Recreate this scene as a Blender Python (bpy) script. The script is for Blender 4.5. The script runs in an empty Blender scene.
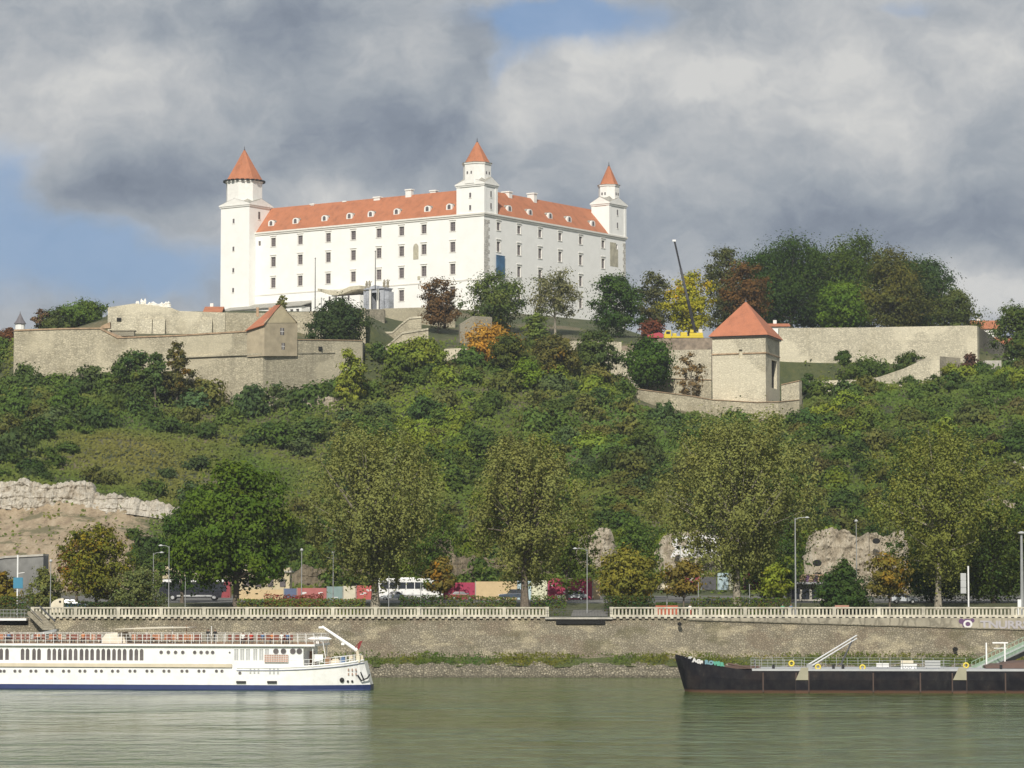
import bpy, math, random
import numpy as np
from mathutils import Vector, Matrix
R = math.radians
random.seed(7)
rng = np.random.default_rng(11)
scene = bpy.context.scene
col = scene.collection

# ------------------------------------------------------------------ camera
FOC, HZ, EYE = 2900.0, 580.0, 13.4
TILT = math.atan((HZ - 384) / FOC)
cd = bpy.data.cameras.new('camera'); cam = bpy.data.objects.new('camera', cd); col.objects.link(cam)
cam.location = (0, 0, EYE); cam.rotation_euler = (math.pi / 2 + TILT, 0, 0)
cd.sensor_width = 36; cd.lens = FOC / 1024 * 36; cd.clip_start = 1; cd.clip_end = 20000
scene.camera = cam
scene.render.resolution_x = 1024; scene.render.resolution_y = 768
scene.view_settings.view_transform = 'Standard'; scene.view_settings.look = 'None'
scene.view_settings.gamma = 1; scene.view_settings.exposure = 0.0

# ------------------------------------------------------------------ sun
SUN_EL, SUN_AZ = 37.0, 188.5      # degrees; azimuth clockwise from +Y (behind the camera, to the left)
sd = bpy.data.lights.new('sun', 'SUN'); sun = bpy.data.objects.new('sun', sd); col.objects.link(sun)
sd.energy = 4.6; sd.angle = R(0.5); sd.color = (1.0, 0.94, 0.84)
sv = Vector((math.sin(R(SUN_AZ)) * math.cos(R(SUN_EL)), math.cos(R(SUN_AZ)) * math.cos(R(SUN_EL)), math.sin(R(SUN_EL))))
sun.rotation_euler = sv.to_track_quat('Z', 'Y').to_euler()
sun.location = (-200, -300, 300)

# ------------------------------------------------------------------ world: Nishita sky with a layer of cumulus
world = bpy.data.worlds.new('World'); scene.world = world; world.use_nodes = True
class NT:
    """small helper for writing node graphs"""
    def __init__(s, tree): s.t = tree; s.n = tree.nodes; s.l = tree.links
    def node(s, typ, **kw):
        n = s.n.new(typ)
        for k, v in kw.items(): setattr(n, k, v)
        return n
    def put(s, sock, v):
        if hasattr(v, 'is_linked'): s.l.new(v, sock)
        else: sock.default_value = v
    def m(s, op, a, b=0.0, c=0.0, clamp=False):
        n = s.node('ShaderNodeMath', operation=op, use_clamp=clamp)
        s.put(n.inputs[0], a); s.put(n.inputs[1], b); s.put(n.inputs[2], c); return n.outputs[0]
    def v(s, op, a, b=(0, 0, 0), out=0):
        n = s.node('ShaderNodeVectorMath', operation=op)
        s.put(n.inputs[0], a); s.put(n.inputs[1], b); return n.outputs[out]
    def mix(s, f, a, b, blend='MIX'):
        n = s.node('ShaderNodeMix', data_type='RGBA', blend_type=blend)
        s.put(n.inputs[0], f)
        s.put(n.inputs[6], a if hasattr(a, 'is_linked') else (*a[:3], 1)); s.put(n.inputs[7], b if hasattr(b, 'is_linked') else (*b[:3], 1))
        return n.outputs[2]
    def noise(s, vec, scale, detail=4, rough=0.55, out=0, dist=0.0):
        n = s.node('ShaderNodeTexNoise'); s.put(n.inputs['Vector'], vec)
        n.inputs['Scale'].default_value = scale; n.inputs['Detail'].default_value = detail
        n.inputs['Roughness'].default_value = rough; n.inputs['Distortion'].default_value = dist
        return n.outputs[out]
    def ramp(s, f, stops):
        n = s.node('ShaderNodeValToRGB'); s.put(n.inputs[0], f); e = n.color_ramp.elements
        for i, (p, c) in enumerate(stops):
            el = e[i] if i < 2 else e.new(p)
            el.position = p; el.color = (*c[:3], 1) if not isinstance(c, (int, float)) else (c, c, c, 1)
        return n.outputs[0]
    def smooth(s, x, a, b):
        n = s.node('ShaderNodeMapRange', interpolation_type='SMOOTHSTEP'); s.put(n.inputs[0], x)
        n.inputs[1].default_value = a; n.inputs[2].default_value = b; return n.outputs[0]

def lin(r, g, b):
    f = lambda c: (c / 255 / 12.92) if c / 255 <= 0.04045 else ((c / 255 + 0.055) / 1.055) ** 2.4
    return (f(r), f(g), f(b))

wt = NT(world.node_tree)
for n in list(wt.n): wt.n.remove(n)
wout = wt.node('ShaderNodeOutputWorld'); bg = wt.node('ShaderNodeBackground'); wt.l.new(bg.outputs[0], wout.inputs[0])
SKY = 0.10
bg.inputs[1].default_value = SKY
sky = wt.node('ShaderNodeTexSky', sky_type='NISHITA', sun_disc=False, sun_elevation=R(SUN_EL), sun_rotation=R(SUN_AZ), air_density=1.0, dust_density=0.6, ozone_density=2.0)
tc = wt.node('ShaderNodeTexCoord'); sx = wt.node('ShaderNodeSeparateXYZ'); wt.l.new(tc.outputs['Generated'], sx.inputs[0])
yy = wt.m('MAXIMUM', sx.outputs[1], 0.12)
AA = wt.m('DIVIDE', sx.outputs[0], yy)                    # tangent of bearing
BB = wt.m('DIVIDE', sx.outputs[2], yy)                    # tangent of elevation
cx = wt.node('ShaderNodeCombineXYZ'); wt.l.new(AA, cx.inputs[0]); wt.l.new(BB, cx.inputs[1])
cv = cx.outputs[0]
wn = wt.noise(cv, 14, 4, 0.55, out=1)
warp = wt.v('MULTIPLY', wt.v('SUBTRACT', wn, (0.5, 0.5, 0.5)), (0.035, 0.026, 0))
wn2 = wt.noise(cv, 45, 5, 0.6, out=1)
warp2 = wt.v('MULTIPLY', wt.v('SUBTRACT', wn2, (0.5, 0.5, 0.5)), (0.016, 0.012, 0))
cw = wt.v('ADD', wt.v('ADD', cv, warp), warp2)
def bk(px, py): return ((px - 512) / FOC, (HZ - py) / FOC)
def blob(px, py, rx, ry, amp, p=1.0):
    a, b = bk(px, py)
    d = wt.v('MULTIPLY', wt.v('SUBTRACT', cw, (a, b, 0)), (FOC / rx, FOC / ry, 0))
    q = wt.v('DOT_PRODUCT', d, d, out=1)
    e = wt.m('POWER', 2.718281828, wt.m('MULTIPLY', q, -p))
    return wt.m('MULTIPLY', e, amp)
def total(bl):
    s = None
    for b in bl:
        o = blob(*b); s = o if s is None else wt.m('ADD', s, o)
    return s
# how bright the cloud is (sum of bright heads and dark bases)
bright = total([(80, 60, 120, 45, .32), (190, 110, 120, 40, .12), (420, 40, 60, 40, .14), (505, 110, 30, 70, .3), (640, 60, 90, 40, .24),
                (720, 95, 60, 40, .3), (850, 60, 80, 70, .28), (690, 75, 26, 18, .25), (745, 60, 22, 16, .2), (860, 50, 30, 30, .22), (560, 120, 50, 40, .18), (560, 60, 45, 45, .22), (985, 60, 60, 60, .22), (330, 195, 70, 22, .3),
                (1000, 295, 60, 26, .55), (880, 120, 60, 45, .2), (20, 180, 60, 30, .16), (200, 255, 120, 30, .14), (60, 120, 60, 40, .1), (760, 185, 80, 30, .1), (640, 165, 40, 26, .16),
                (275, 15, 110, 30, -.34), (360, 130, 190, 50, -.2), (130, 185, 66, 28, -.5), (230, 185, 50, 26, -.16), (420, 160, 70, 50, -.14), (900, 205, 190, 36, -.26), (950, 235, 110, 30, -.16),
                (700, 235, 120, 40, -.13), (30, 150, 60, 30, .18), (220, 215, 60, 14, .15), (470, 60, 20, 50, -.12), (960, 130, 60, 40, -.1), (790, 140, 90, 22, -.1)])
fb = wt.noise(wt.v('MULTIPLY', cw, (1, 1.25, 1)), 24, 8, 0.6)
fb2 = wt.m('ABSOLUTE', wt.m('SUBTRACT', wt.noise(wt.v('MULTIPLY', cw, (1, 1.3, 1)), 34, 7, 0.6), 0.5))
val = wt.m('ADD', wt.m('ADD', bright, 0.55), wt.m('ADD', wt.m('MULTIPLY', wt.m('SUBTRACT', fb, 0.5), 1.15), wt.m('MULTIPLY', wt.m('SUBTRACT', fb2, 0.08), -0.75)))
cc = wt.ramp(val, [(0.0, lin(118, 128, 143)), (0.25, lin(138, 147, 160)), (0.5, lin(161, 168, 176)), (0.75, lin(187, 190, 193)), (1.0, lin(212, 212, 210))])
ccs = wt.v('SCALE', cc); ccs_n = ccs.node; ccs_n.inputs['Scale'].default_value = 1.0 / SKY
# where blue shows through
clear = total([(60, 235, 130, 80, .85), (160, 278, 120, 34, .55), (15, 165, 50, 40, .5), (132, 182, 74, 32, -1.3), (250, 262, 60, 30, .2), (565, 6, 120, 24, 1.1), (520, 38, 46, 30, .8), (492, 78, 18, 26, .5), (640, 262, 60, 30, .15), (925, 2, 60, 12, .5)])
clearm = wt.smooth(wt.m('ADD', clear, wt.m('MULTIPLY', wt.m('SUBTRACT', fb, 0.5), 1.1)), 0.22, 0.95)
blue = wt.mix(0.75, sky.outputs[0], tuple(c / SKY for c in lin(116, 150, 196)))
wt.l.new(wt.mix(wt.m('MULTIPLY', clearm, 0.8), ccs, blue), bg.inputs[0])

# ------------------------------------------------------------------ measuring: bearings of the survey to places in the world
_t = TILT; _F = np.array([0, math.cos(_t), math.sin(_t)]); _U = np.array([0, -math.sin(_t), math.cos(_t)]); _C = np.array([0, 0, EYE])
def _dir(px, py): return _F + (px - 512) / FOC * np.array([1., 0, 0]) + (384 - py) / FOC * _U
def W(px, py, Y):
    d = _dir(px, py); return _C + d * Y / d[1]
def on(px, py, z):
    d = _dir(px, py); return _C + d * (z - EYE) / d[2]
def pr(P):
    q = np.array(P) - _C; dd = q @ _F; return 512 + FOC * q[0] / dd, 384 - FOC * (q @ _U) / dd
def zat(py, Y): return W(512, py, Y)[2]
def xat(px, Y): return (px - 512) / FOC * Y * 1.0 / math.cos(_t) * (math.cos(_t)) if False else W(px, 500, Y)[0]

# ------------------------------------------------------------------ objects
def tag(o, label=None, cat=None, group=None, kind=None):
    if label: o['label'] = label
    if cat: o['category'] = cat
    if group: o['group'] = group
    if kind: o['kind'] = kind
    return o
WO = {}      # world origin of each unrotated root, for parts given in world coordinates
def thing(name, label, cat, loc=(0, 0, 0), rz=0.0, group=None):
    o = bpy.data.objects.new(name, None); col.objects.link(o); o.location = loc; o.rotation_euler = (0, 0, rz)
    o.empty_display_size = 0.5; WO[o] = np.array(loc, float); tag(o, label, cat, group); return o
class MB:
    def __init__(s): s.v = []; s.f = []
    def add(s, vs, fs):
        b = len(s.v); s.v += [tuple(map(float, v)) for v in vs]; s.f += [tuple(b + i for i in f) for f in fs]; return s
    def box(s, c, d, rz=0.0, ry=0.0, taper=1.0):
        x, y, z = d[0] / 2, d[1] / 2, d[2] / 2
        vs = [(-x, -y, -z), (x, -y, -z), (x, y, -z), (-x, y, -z), (-x * taper, -y * taper, z), (x * taper, -y * taper, z), (x * taper, y * taper, z), (-x * taper, y * taper, z)]
        if rz or ry:
            M = Matrix.Rotation(rz, 3, 'Z') @ Matrix.Rotation(ry, 3, 'Y'); vs = [M @ Vector(v) for v in vs]
        return s.add([(c[0] + v[0], c[1] + v[1], c[2] + v[2]) for v in vs], [(3, 2, 1, 0), (4, 5, 6, 7), (0, 1, 5, 4), (1, 2, 6, 5), (2, 3, 7, 6), (3, 0, 4, 7)])
    def hexa(s, p):   # 8 points: bottom 4 ccw, top 4 ccw
        return s.add(p, [(3, 2, 1, 0), (4, 5, 6, 7), (0, 1, 5, 4), (1, 2, 6, 5), (2, 3, 7, 6), (3, 0, 4, 7)])
    def tube(s, pts, rad, n=8, cap=True):
        pts = [Vector(p) for p in pts]
        if not hasattr(rad, '__len__'): rad = [rad] * len(pts)
        vs = []; fs = []
        for i, p in enumerate(pts):
            d = (pts[min(i + 1, len(pts) - 1)] - pts[max(i - 1, 0)]).normalized()
            a = d.orthogonal().normalized() if abs(d.z) > 0.9 else d.cross(Vector((0, 0, 1))).normalized()
            if abs(d.z) > 0.9: a = d.cross(Vector((0, 1, 0))).normalized()
            b = d.cross(a)
            for k in range(n):
                t = 2 * math.pi * k / n; vs.append(p + (a * math.cos(t) + b * math.sin(t)) * rad[i])
        for i in range(len(pts) - 1):
            for k in range(n): fs.append((i * n + k, i * n + (k + 1) % n, (i + 1) * n + (k + 1) % n, (i + 1) * n + k))
        if cap: fs.append(tuple(reversed(range(n)))); fs.append(tuple((len(pts) - 1) * n + k for k in range(n)))
        return s.add(vs, fs)
    def lathe(s, c, prof, n=12, ph=0.0, ax=1.0, ay=1.0):
        vs = []; fs = []
        for r, z in prof:
            for k in range(n):
                t = 2 * math.pi * k / n + ph; vs.append((c[0] + r * ax * math.cos(t), c[1] + r * ay * math.sin(t), c[2] + z))
        for i in range(len(prof) - 1):
            for k in range(n): fs.append((i * n + k, i * n + (k + 1) % n, (i + 1) * n + (k + 1) % n, (i + 1) * n + k))
        fs.append(tuple(reversed(range(n)))); fs.append(tuple((len(prof) - 1) * n + k for k in range(n)))
        return s.add(vs, fs)
    def prism(s, pts, h):   # polygon of 3d points extruded by vector h
        n = len(pts); P = [np.array(p, float) for p in pts]; h = np.array(h, float)
        vs = [tuple(p) for p in P] + [tuple(p + h) for p in P]
        return s.add(vs, [tuple(reversed(range(n))), tuple(range(n, 2 * n))] + [(i, (i + 1) % n, n + (i + 1) % n, n + i) for i in range(n)])
    def disc(s, c, r, th, n=12, axis='y'):
        ring = [(r * math.cos(2 * math.pi * k / n), r * math.sin(2 * math.pi * k / n)) for k in range(n)]
        if axis == 'y': return s.prism([(c[0] + a, c[1], c[2] + b) for a, b in ring], (0, th, 0))
        if axis == 'x': return s.prism([(c[0], c[1] + a, c[2] + b) for a, b in ring], (th, 0, 0))
        return s.prism([(c[0] + a, c[1] + b, c[2]) for a, b in ring], (0, 0, th))
    def build(s, name, m, parent=None, world=False, smooth=False, bevel=0.0, rz=0.0):
        vs = np.array(s.v, float); loc = np.zeros(3)
        if parent is not None:
            if world: vs = vs - WO[parent]
        elif world is not None and not isinstance(world, tuple):
            loc = np.array([(vs[:, 0].min() + vs[:, 0].max()) / 2, (vs[:, 1].min() + vs[:, 1].max()) / 2, vs[:, 2].min()]); vs = vs - loc
        me = bpy.data.meshes.new(name); me.from_pydata([tuple(v) for v in vs], [], s.f); me.update()
        if not isinstance(m, (list, tuple)): m = [m]
        for k in m: me.materials.append(k)
        if smooth: me.polygons.foreach_set('use_smooth', [True] * len(me.polygons))
        o = bpy.data.objects.new(name, me); col.objects.link(o); o.location = loc
        if parent is not None:
            o.parent = parent; WO[o] = WO[parent]
        if bevel:
            b = o.modifiers.new('bevel', 'BEVEL'); b.width = bevel; b.segments = 2; b.limit_method = 'ANGLE'
        return o
def kids(o): return [c for c in bpy.data.objects if c.parent == o]
def copy_tree(o, parent=None):
    c = o.copy(); col.objects.link(c)
    if parent is not None: c.parent = parent
    for ch in kids(o): copy_tree(ch, c)
    return c

# ------------------------------------------------------------------ materials
def newmat(name):
    m = bpy.data.materials.new(name); m.use_nodes = True; t = NT(m.node_tree)
    for n in list(t.n): t.n.remove(n)
    o = t.node('ShaderNodeOutputMaterial'); b = t.node('ShaderNodeBsdfPrincipled'); t.l.new(b.outputs[0], o.inputs[0])
    g = t.node('ShaderNodeNewGeometry')
    return m, t, b, g.outputs['Position']
def bump(t, b, h, strength, dist):
    n = t.node('ShaderNodeBump'); n.inputs['Strength'].default_value = strength; n.inputs['Distance'].default_value = dist
    t.l.new(h, n.inputs['Height']); t.l.new(n.outputs[0], b.inputs['Normal'])
def mat(name, c, rough=0.6, vary=0.12, scale=1.5, metallic=0.0, bmp=0.0):
    m, t, b, pos = newmat(name)
    tcn = t.node('ShaderNodeTexCoord'); n = t.noise(tcn.outputs['Object'], scale, 5, 0.6)
    lo = tuple(x * (1 - vary * 1.6) for x in c); hi = tuple(min(1, x * (1 + vary)) for x in c)
    t.l.new(t.ramp(n, [(0.3, lo), (0.68, hi)]), b.inputs['Base Color'])
    b.inputs['Roughness'].default_value = rough; b.inputs['Metallic'].default_value = metallic
    if bmp: bump(t, b, n, bmp, 0.1)
    return m
def stone(name, base, cell=0.8, contrast=0.5, mort=None, stain=(0.16, 0.14, 0.10), zs=1.8, stain_amt=0.5, bmp=0.5):
    """irregular coursed masonry with stains"""
    m, t, b, pos = newmat(name)
    wob = t.v('MULTIPLY', t.v('SUBTRACT', t.noise(pos, 0.9, 3, 0.6, out=1), (0.5, 0.5, 0.5)), (0.5, 0.5, 0.35))
    p = t.v('MULTIPLY', t.v('ADD', pos, wob), (1 / cell, 1 / cell, zs / cell))
    vo = t.node('ShaderNodeTexVoronoi', feature='F1'); t.put(vo.inputs['Vector'], p); vo.inputs['Scale'].default_value = 1
    ve = t.node('ShaderNodeTexVoronoi', feature='DISTANCE_TO_EDGE'); t.put(ve.inputs['Vector'], p); ve.inputs['Scale'].default_value = 1
    sc = t.node('ShaderNodeSeparateColor'); t.l.new(vo.outputs['Color'], sc.inputs[0])
    lo = tuple(x * (1 - contrast) for x in base); hi = tuple(min(1, x * (1 + contrast * 0.45)) for x in base)
    c = t.ramp(sc.outputs[0], [(0.0, lo), (0.5, base), (1.0, hi)])
    edge = t.smooth(ve.outputs[0], 0.0, 0.12)
    c = t.mix(edge, mort or tuple(x * 0.6 for x in base), c)
    big = t.noise(pos, 0.12, 6, 0.65); med = t.noise(t.v('MULTIPLY', pos, (1, 1, 0.25)), 0.7, 5, 0.6)
    c = t.mix(t.m('MULTIPLY', t.smooth(big, 0.5, 0.72), stain_amt), c, stain)
    c = t.mix(t.m('MULTIPLY', t.smooth(med, 0.55, 0.8), stain_amt * 0.7), c, tuple(x * 0.7 for x in stain))
    crs = t.noise(t.v('MULTIPLY', pos, (.05, .05, 1.1)), 1.0, 3, 0.6); rain = t.noise(t.v('MULTIPLY', pos, (.8, .8, .07)), 1.0, 5, 0.65); rep = t.noise(pos, .055, 3, .5)
    c = t.mix(t.m('MULTIPLY', t.smooth(crs, .52, .66), .4), c, tuple(x * .62 for x in base)); c = t.mix(t.m('MULTIPLY', t.smooth(rain, .5, .72), .5), c, tuple(x * .5 for x in base)); c = t.mix(t.m('MULTIPLY', t.smooth(rep, .5, .55), .45), c, tuple(min(1, x * 1.3) for x in base))
    t.l.new(c, b.inputs['Base Color']); b.inputs['Roughness'].default_value = 0.9
    bump(t, b, edge, bmp, 0.12)
    return m
def foliage_mat():
    m = bpy.data.materials.new('foliage'); m.use_nodes = True; t = NT(m.node_tree)
    for n in list(t.n): t.n.remove(n)
    o = t.node('ShaderNodeOutputMaterial')
    oi = t.node('ShaderNodeObjectInfo'); at = t.node('ShaderNodeAttribute', attribute_name='leaf')
    c = t.v('MULTIPLY', t.v('MULTIPLY', oi.outputs['Color'], at.outputs['Color']), (1.72, 1.64, 1.16))
    d = t.node('ShaderNodeBsdfDiffuse'); tr = t.node('ShaderNodeBsdfTranslucent'); mx = t.node('ShaderNodeMixShader')
    t.l.new(c, d.inputs[0]); t.l.new(t.mix(1.0, c, (1.1, 1.15, 0.5), 'MULTIPLY'), tr.inputs[0]); mx.inputs[0].default_value = 0.22
    t.l.new(d.outputs[0], mx.inputs[1]); t.l.new(tr.outputs[0], mx.inputs[2]); t.l.new(mx.outputs[0], o.inputs[0])
    return m
M = {}
M['leaf'] = foliage_mat()
M['bark'] = mat('bark', (0.16, 0.13, 0.10), 0.9, 0.3, 3)
M['bark_pale'] = mat('pale_bark', (0.30, 0.27, 0.21), 0.9, 0.3, 3)
M['fort'] = stone('fort_stone', (0.46, 0.415, 0.30), 0.7, 0.24, stain=(0.20, 0.17, 0.10), stain_amt=0.5)
M['fort_pale'] = stone('pale_fort_stone', (0.56, 0.515, 0.39), 0.65, 0.2, stain=(0.28, 0.24, 0.15), stain_amt=0.4)
M['fort_grey_shade'] = stone('grey_shade_fort_stone', (0.27, 0.245, 0.185), 0.7, 0.28, stain_amt=0.5)  # grey stone; on the stepped rampart side wall its dark tone paints shade
M['coping'] = mat('stone_coping', (0.38, 0.27, 0.17), 0.9, 0.25, 1)
M['plaster'] = mat('white_plaster', (0.84, 0.835, 0.80), 0.85, 0.03, 0.3)
M['plaster_side'] = M['plaster']
M['trim'] = mat('plaster_trim', (0.74, 0.72, 0.66), 0.85, 0.05, 1)
M['quoin'] = stone('quoin_plaster', (0.62, 0.60, 0.55), 0.9, 0.22, mort=(0.36, 0.34, 0.30), stain_amt=0.15, zs=2.2)
M['bare'] = mat('bare_old_plaster', (0.44, 0.41, 0.31), 0.9, 0.2, 0.8)
M['cream_plaster'] = mat('cream_plaster', (0.50, 0.43, 0.28), 0.9, 0.12, 0.5)
M['lead'] = mat('lead_roof', (0.33, 0.32, 0.28), 0.7, 0.15, 0.8)
M['pane'] = mat('window_pane', (0.13, 0.115, 0.115), 0.25, 0.25, 0.7)
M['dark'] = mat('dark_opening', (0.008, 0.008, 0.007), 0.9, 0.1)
M['wframe'] = mat('window_frame', (0.30, 0.26, 0.25), 0.7, 0.1)
M['rock'] = None
def tiles(name, base):
    m, t, b, pos = newmat(name)
    n = t.noise(t.v('MULTIPLY', pos, (1, 1, 0.5)), 0.5, 6, 0.65); fine = t.noise(pos, 3.5, 3, 0.7)
    w = t.node('ShaderNodeTexWave', wave_type='BANDS', bands_direction='Z'); t.put(w.inputs['Vector'], pos); w.inputs['Scale'].default_value = 1.1; w.inputs['Distortion'].default_value = 0.6
    c = t.ramp(t.m('ADD', t.m('MULTIPLY', n, 0.6), t.m('MULTIPLY', fine, 0.4)), [(0.32, tuple(x * 0.62 for x in base)), (0.5, base), (0.7, tuple(min(1, x * 1.18) for x in base))])
    c = t.mix(t.m('MULTIPLY', w.outputs[1], 0.18), c, tuple(x * 0.55 for x in base))
    t.l.new(c, b.inputs['Base Color']); b.inputs['Roughness'].default_value = 0.8
    return m
M['tile'] = tiles('roof_tiles', (0.42, 0.16, 0.078))
M['tile_red'] = tiles('red_roof_tiles', (0.42, 0.155, 0.08))
M['concrete'] = mat('concrete', (0.42, 0.40, 0.35), 0.9, 0.2, 0.6)
M['balus'] = mat('balustrade_stone', (0.52, 0.49, 0.40), 0.9, 0.22, 0.5)
M['white'] = mat('white_paint', (0.80, 0.80, 0.79), 0.45, 0.03, 1)
M['cream'] = mat('cream_paint', (0.66, 0.60, 0.46), 0.6, 0.1, 1)
M['black'] = mat('black_paint', (0.025, 0.025, 0.028), 0.5, 0.3, 1)
M['steel'] = mat('galvanised_steel', (0.30, 0.31, 0.31), 0.45, 0.1, 2)
M['darksteel'] = mat('dark_steel', (0.08, 0.08, 0.085), 0.5, 0.2, 2)
M['glass'] = mat('tinted_glass', (0.035, 0.04, 0.05), 0.12, 0.2, 1)
M['rubber'] = mat('rubber', (0.03, 0.03, 0.03), 0.9, 0.1)
def paint(name, c, rough=0.4): 
    if name not in M: M[name] = mat(name, c, rough, 0.06, 1.2)
    return M[name]
# ================================================================== SETTING
def sheet(name, xs, ys, fz, m, kind='structure', smooth=True, fy=None):
    X, Y = np.meshgrid(xs, ys); Z = fz(X, Y)
    if fy is not None: Y = Y + fy(X, Y)
    nx, ny = len(xs), len(ys)
    vs = np.stack([X, Y, Z], -1).reshape(-1, 3)
    i = np.arange(nx - 1)[None, :] + np.arange(ny - 1)[:, None] * nx; i = i.reshape(-1)
    fs = np.stack([i, i + 1, i + nx + 1, i + nx], -1)
    return npmesh(name, vs, fs, m, kind, smooth)
def npmesh(name, vs, fs, m, kind=None, smooth=False, parent=None, leaf=None):
    me = bpy.data.meshes.new(name); nv, nf, k = len(vs), len(fs), fs.shape[1]
    me.vertices.add(nv); me.vertices.foreach_set('co', np.ascontiguousarray(vs, np.float32).ravel())
    me.loops.add(nf * k); me.loops.foreach_set('vertex_index', np.ascontiguousarray(fs, np.int32).ravel())
    me.polygons.add(nf); me.polygons.foreach_set('loop_start', np.arange(nf, dtype=np.int32) * k)
    if smooth: me.polygons.foreach_set('use_smooth', np.ones(nf, bool))
    me.update(calc_edges=True)
    if leaf is not None:
        a = me.attributes.new('leaf', 'FLOAT_COLOR', 'FACE')
        a.data.foreach_set('color', np.concatenate([leaf, np.ones((nf, 1))], 1).astype(np.float32).ravel())
    me.materials.append(m)
    o = bpy.data.objects.new(name, me); col.objects.link(o)
    if kind: o['kind'] = kind
    if parent is not None: o.parent = parent; WO[o] = WO[parent]
    return o
def vnoise(x, y, s, seed=0):
    """smooth value noise"""
    x = np.asarray(x, float) / s; y = np.asarray(y, float) / s
    xi = np.floor(x).astype(int); yi = np.floor(y).astype(int); fx = x - xi; fy = y - yi
    fx = fx * fx * (3 - 2 * fx); fy = fy * fy * (3 - 2 * fy)
    def h(a, b):
        n = (a * 374761393 + b * 668265263 + seed * 1442695041) & 0x7fffffff
        n = ((n ^ (n >> 13)) * 1274126177) & 0x7fffffff
        return ((n ^ (n >> 16)) & 0xffff) / 65535.0
    return (h(xi, yi) * (1 - fx) + h(xi + 1, yi) * fx) * (1 - fy) + (h(xi, yi + 1) * (1 - fx) + h(xi + 1, yi + 1) * fx) * fy
def fbm(x, y, s, seed=0, o=4):
    r = 0; a = 0.5
    for k in range(o): r = r + a * (vnoise(x, y, s / 2 ** k, seed + k) - 0.5); a *= 0.55
    return r

# ---- terrain table: columns are bearings, rows are distances; values >=200 are sighting heights, below that metres
TC = [-150, 0, 60, 120, 170, 250, 300, 365, 400, 450, 520, 600, 650, 720, 790, 850, 900, 980, 1024, 1180]
TT = {
 411.8: 8.2, 425: 8.3, 440: 9.8, 500: 10.3, 512: 10.6,
 520: [589] * 20,
 545: [545, 545, 548, 555, 565, 572, 572, 568, 566, 566, 568, 565, 565, 565, 565, 565, 565, 565, 565, 565],
 575: [514, 514, 514, 518, 525, 535, 540, 536, 532, 530, 530, 525, 525, 525, 530, 530, 528, 525, 522, 520],
 583: [487, 487, 490, 497, 512, 525, 530, 528, 522, 520, 520, 512, 510, 515, 520, 520, 518, 515, 512, 510],
 620: [455, 455, 458, 462, 475, 485, 490, 488, 480, 478, 478, 475, 470, 472, 474, 472, 470, 467, 464, 462],
 660: [427, 427, 430, 432, 440, 450, 452, 450, 440, 437, 437, 432, 430, 440, 438, 434, 432, 428, 424, 422],
 688: [404, 402, 402, 404, 408, 418, 415, 412, 410, 405, 402, 402, 412, 423, 422, 415, 408, 398, 393, 390],
 712: [396, 394, 392, 394, 397, 400, 400, 390, 382, 378, 376, 387, 404, 414, 414, 400, 393, 382, 376, 374],
 715: [385, 376, 338, 338, 338, 336, 338, 352, 372, 372, 370, 382, 402, 412, 410, 398, 391, 381, 375, 373],
 740: [375, 345, 336, 336, 334, 334, 338, 354, 366, 360, 355, 370, 398, 403, 396, 389, 384, 374, 370, 369],
 751: [370, 343, 334, 334, 334, 334, 336, 354, 364, 356, 352, 362, 392, 394, 388, 380, 374, 368, 367, 367],
 757: [369, 341, 333, 316, 316, 316, 316, 354, 360, 352, 350, 357, 390, 392, 384, 377, 371, 367, 367, 367],
 760: [368, 340, 333, 314, 314, 315, 315, 318, 356, 349, 348, 355, 362, 362, 364, 364, 364, 366, 366, 366],
 765: [368, 340, 332, 313, 313, 315, 317, 320, 344, 343, 347, 352, 341, 341, 337, 337, 337, 350, 366, 366],
 800: [368, 340, 331, 311, 311, 311, 312, 312, 322, 332, 334, 338, 338, 338, 337, 337, 337, 350, 366, 366],
 866: [68, 78, 82, 93, 93.5, 93.5, 93.5, 93.5, 93.5, 94.5, 93, 91, 86, 84, 82, 82, 80, 74, 70, 68],
 1000: [60, 75, 80, 90, 93, 93, 93, 93, 93, 93, 92, 90, 84, 80, 78, 78, 76, 72, 66, 60],
 1200: [40] * 20, 2200: [10] * 20}
TY = sorted(TT)
TZ = np.zeros((len(TY), len(TC)))
for i, Yk in enumerate(TY):
    row = TT[Yk]
    for j, pc in enumerate(TC):
        v = row if not isinstance(row, list) else row[j]
        TZ[i, j] = zat(v, Yk) if v >= 200 else v
def ground(x, Y, rough=True):
    x = np.asarray(x, float); Y = np.asarray(Y, float)
    pc = np.clip(512 + FOC * x / np.maximum(Y, 1), TC[0], TC[-1]); Yc = np.clip(Y, TY[0], TY[-1])
    i = np.clip(np.searchsorted(TY, Yc, side='right') - 1, 0, len(TY) - 2); j = np.clip(np.searchsorted(TC, pc, side='right') - 1, 0, len(TC) - 2)
    ya = np.array(TY); ca = np.array(TC, float)
    fy = (Yc - ya[i]) / (ya[i + 1] - ya[i]); fx = (pc - ca[j]) / (ca[j + 1] - ca[j])
    z = (TZ[i, j] * (1 - fx) + TZ[i, j + 1] * fx) * (1 - fy) + (TZ[i + 1, j] * (1 - fx) + TZ[i + 1, j + 1] * fx) * fy
    if rough: z = z + fbm(x, Y, 22, 5, 4) * 3.0 * np.clip((Y - 522) / 40, 0, 1) * np.clip((1200 - Y) / 300, 0, 1) * np.where((Y > 705) & (Y < 900), 0.25, 1)
    return z
def gz(x, Y): return float(ground(np.array([x]), np.array([Y]))[0])

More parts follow.
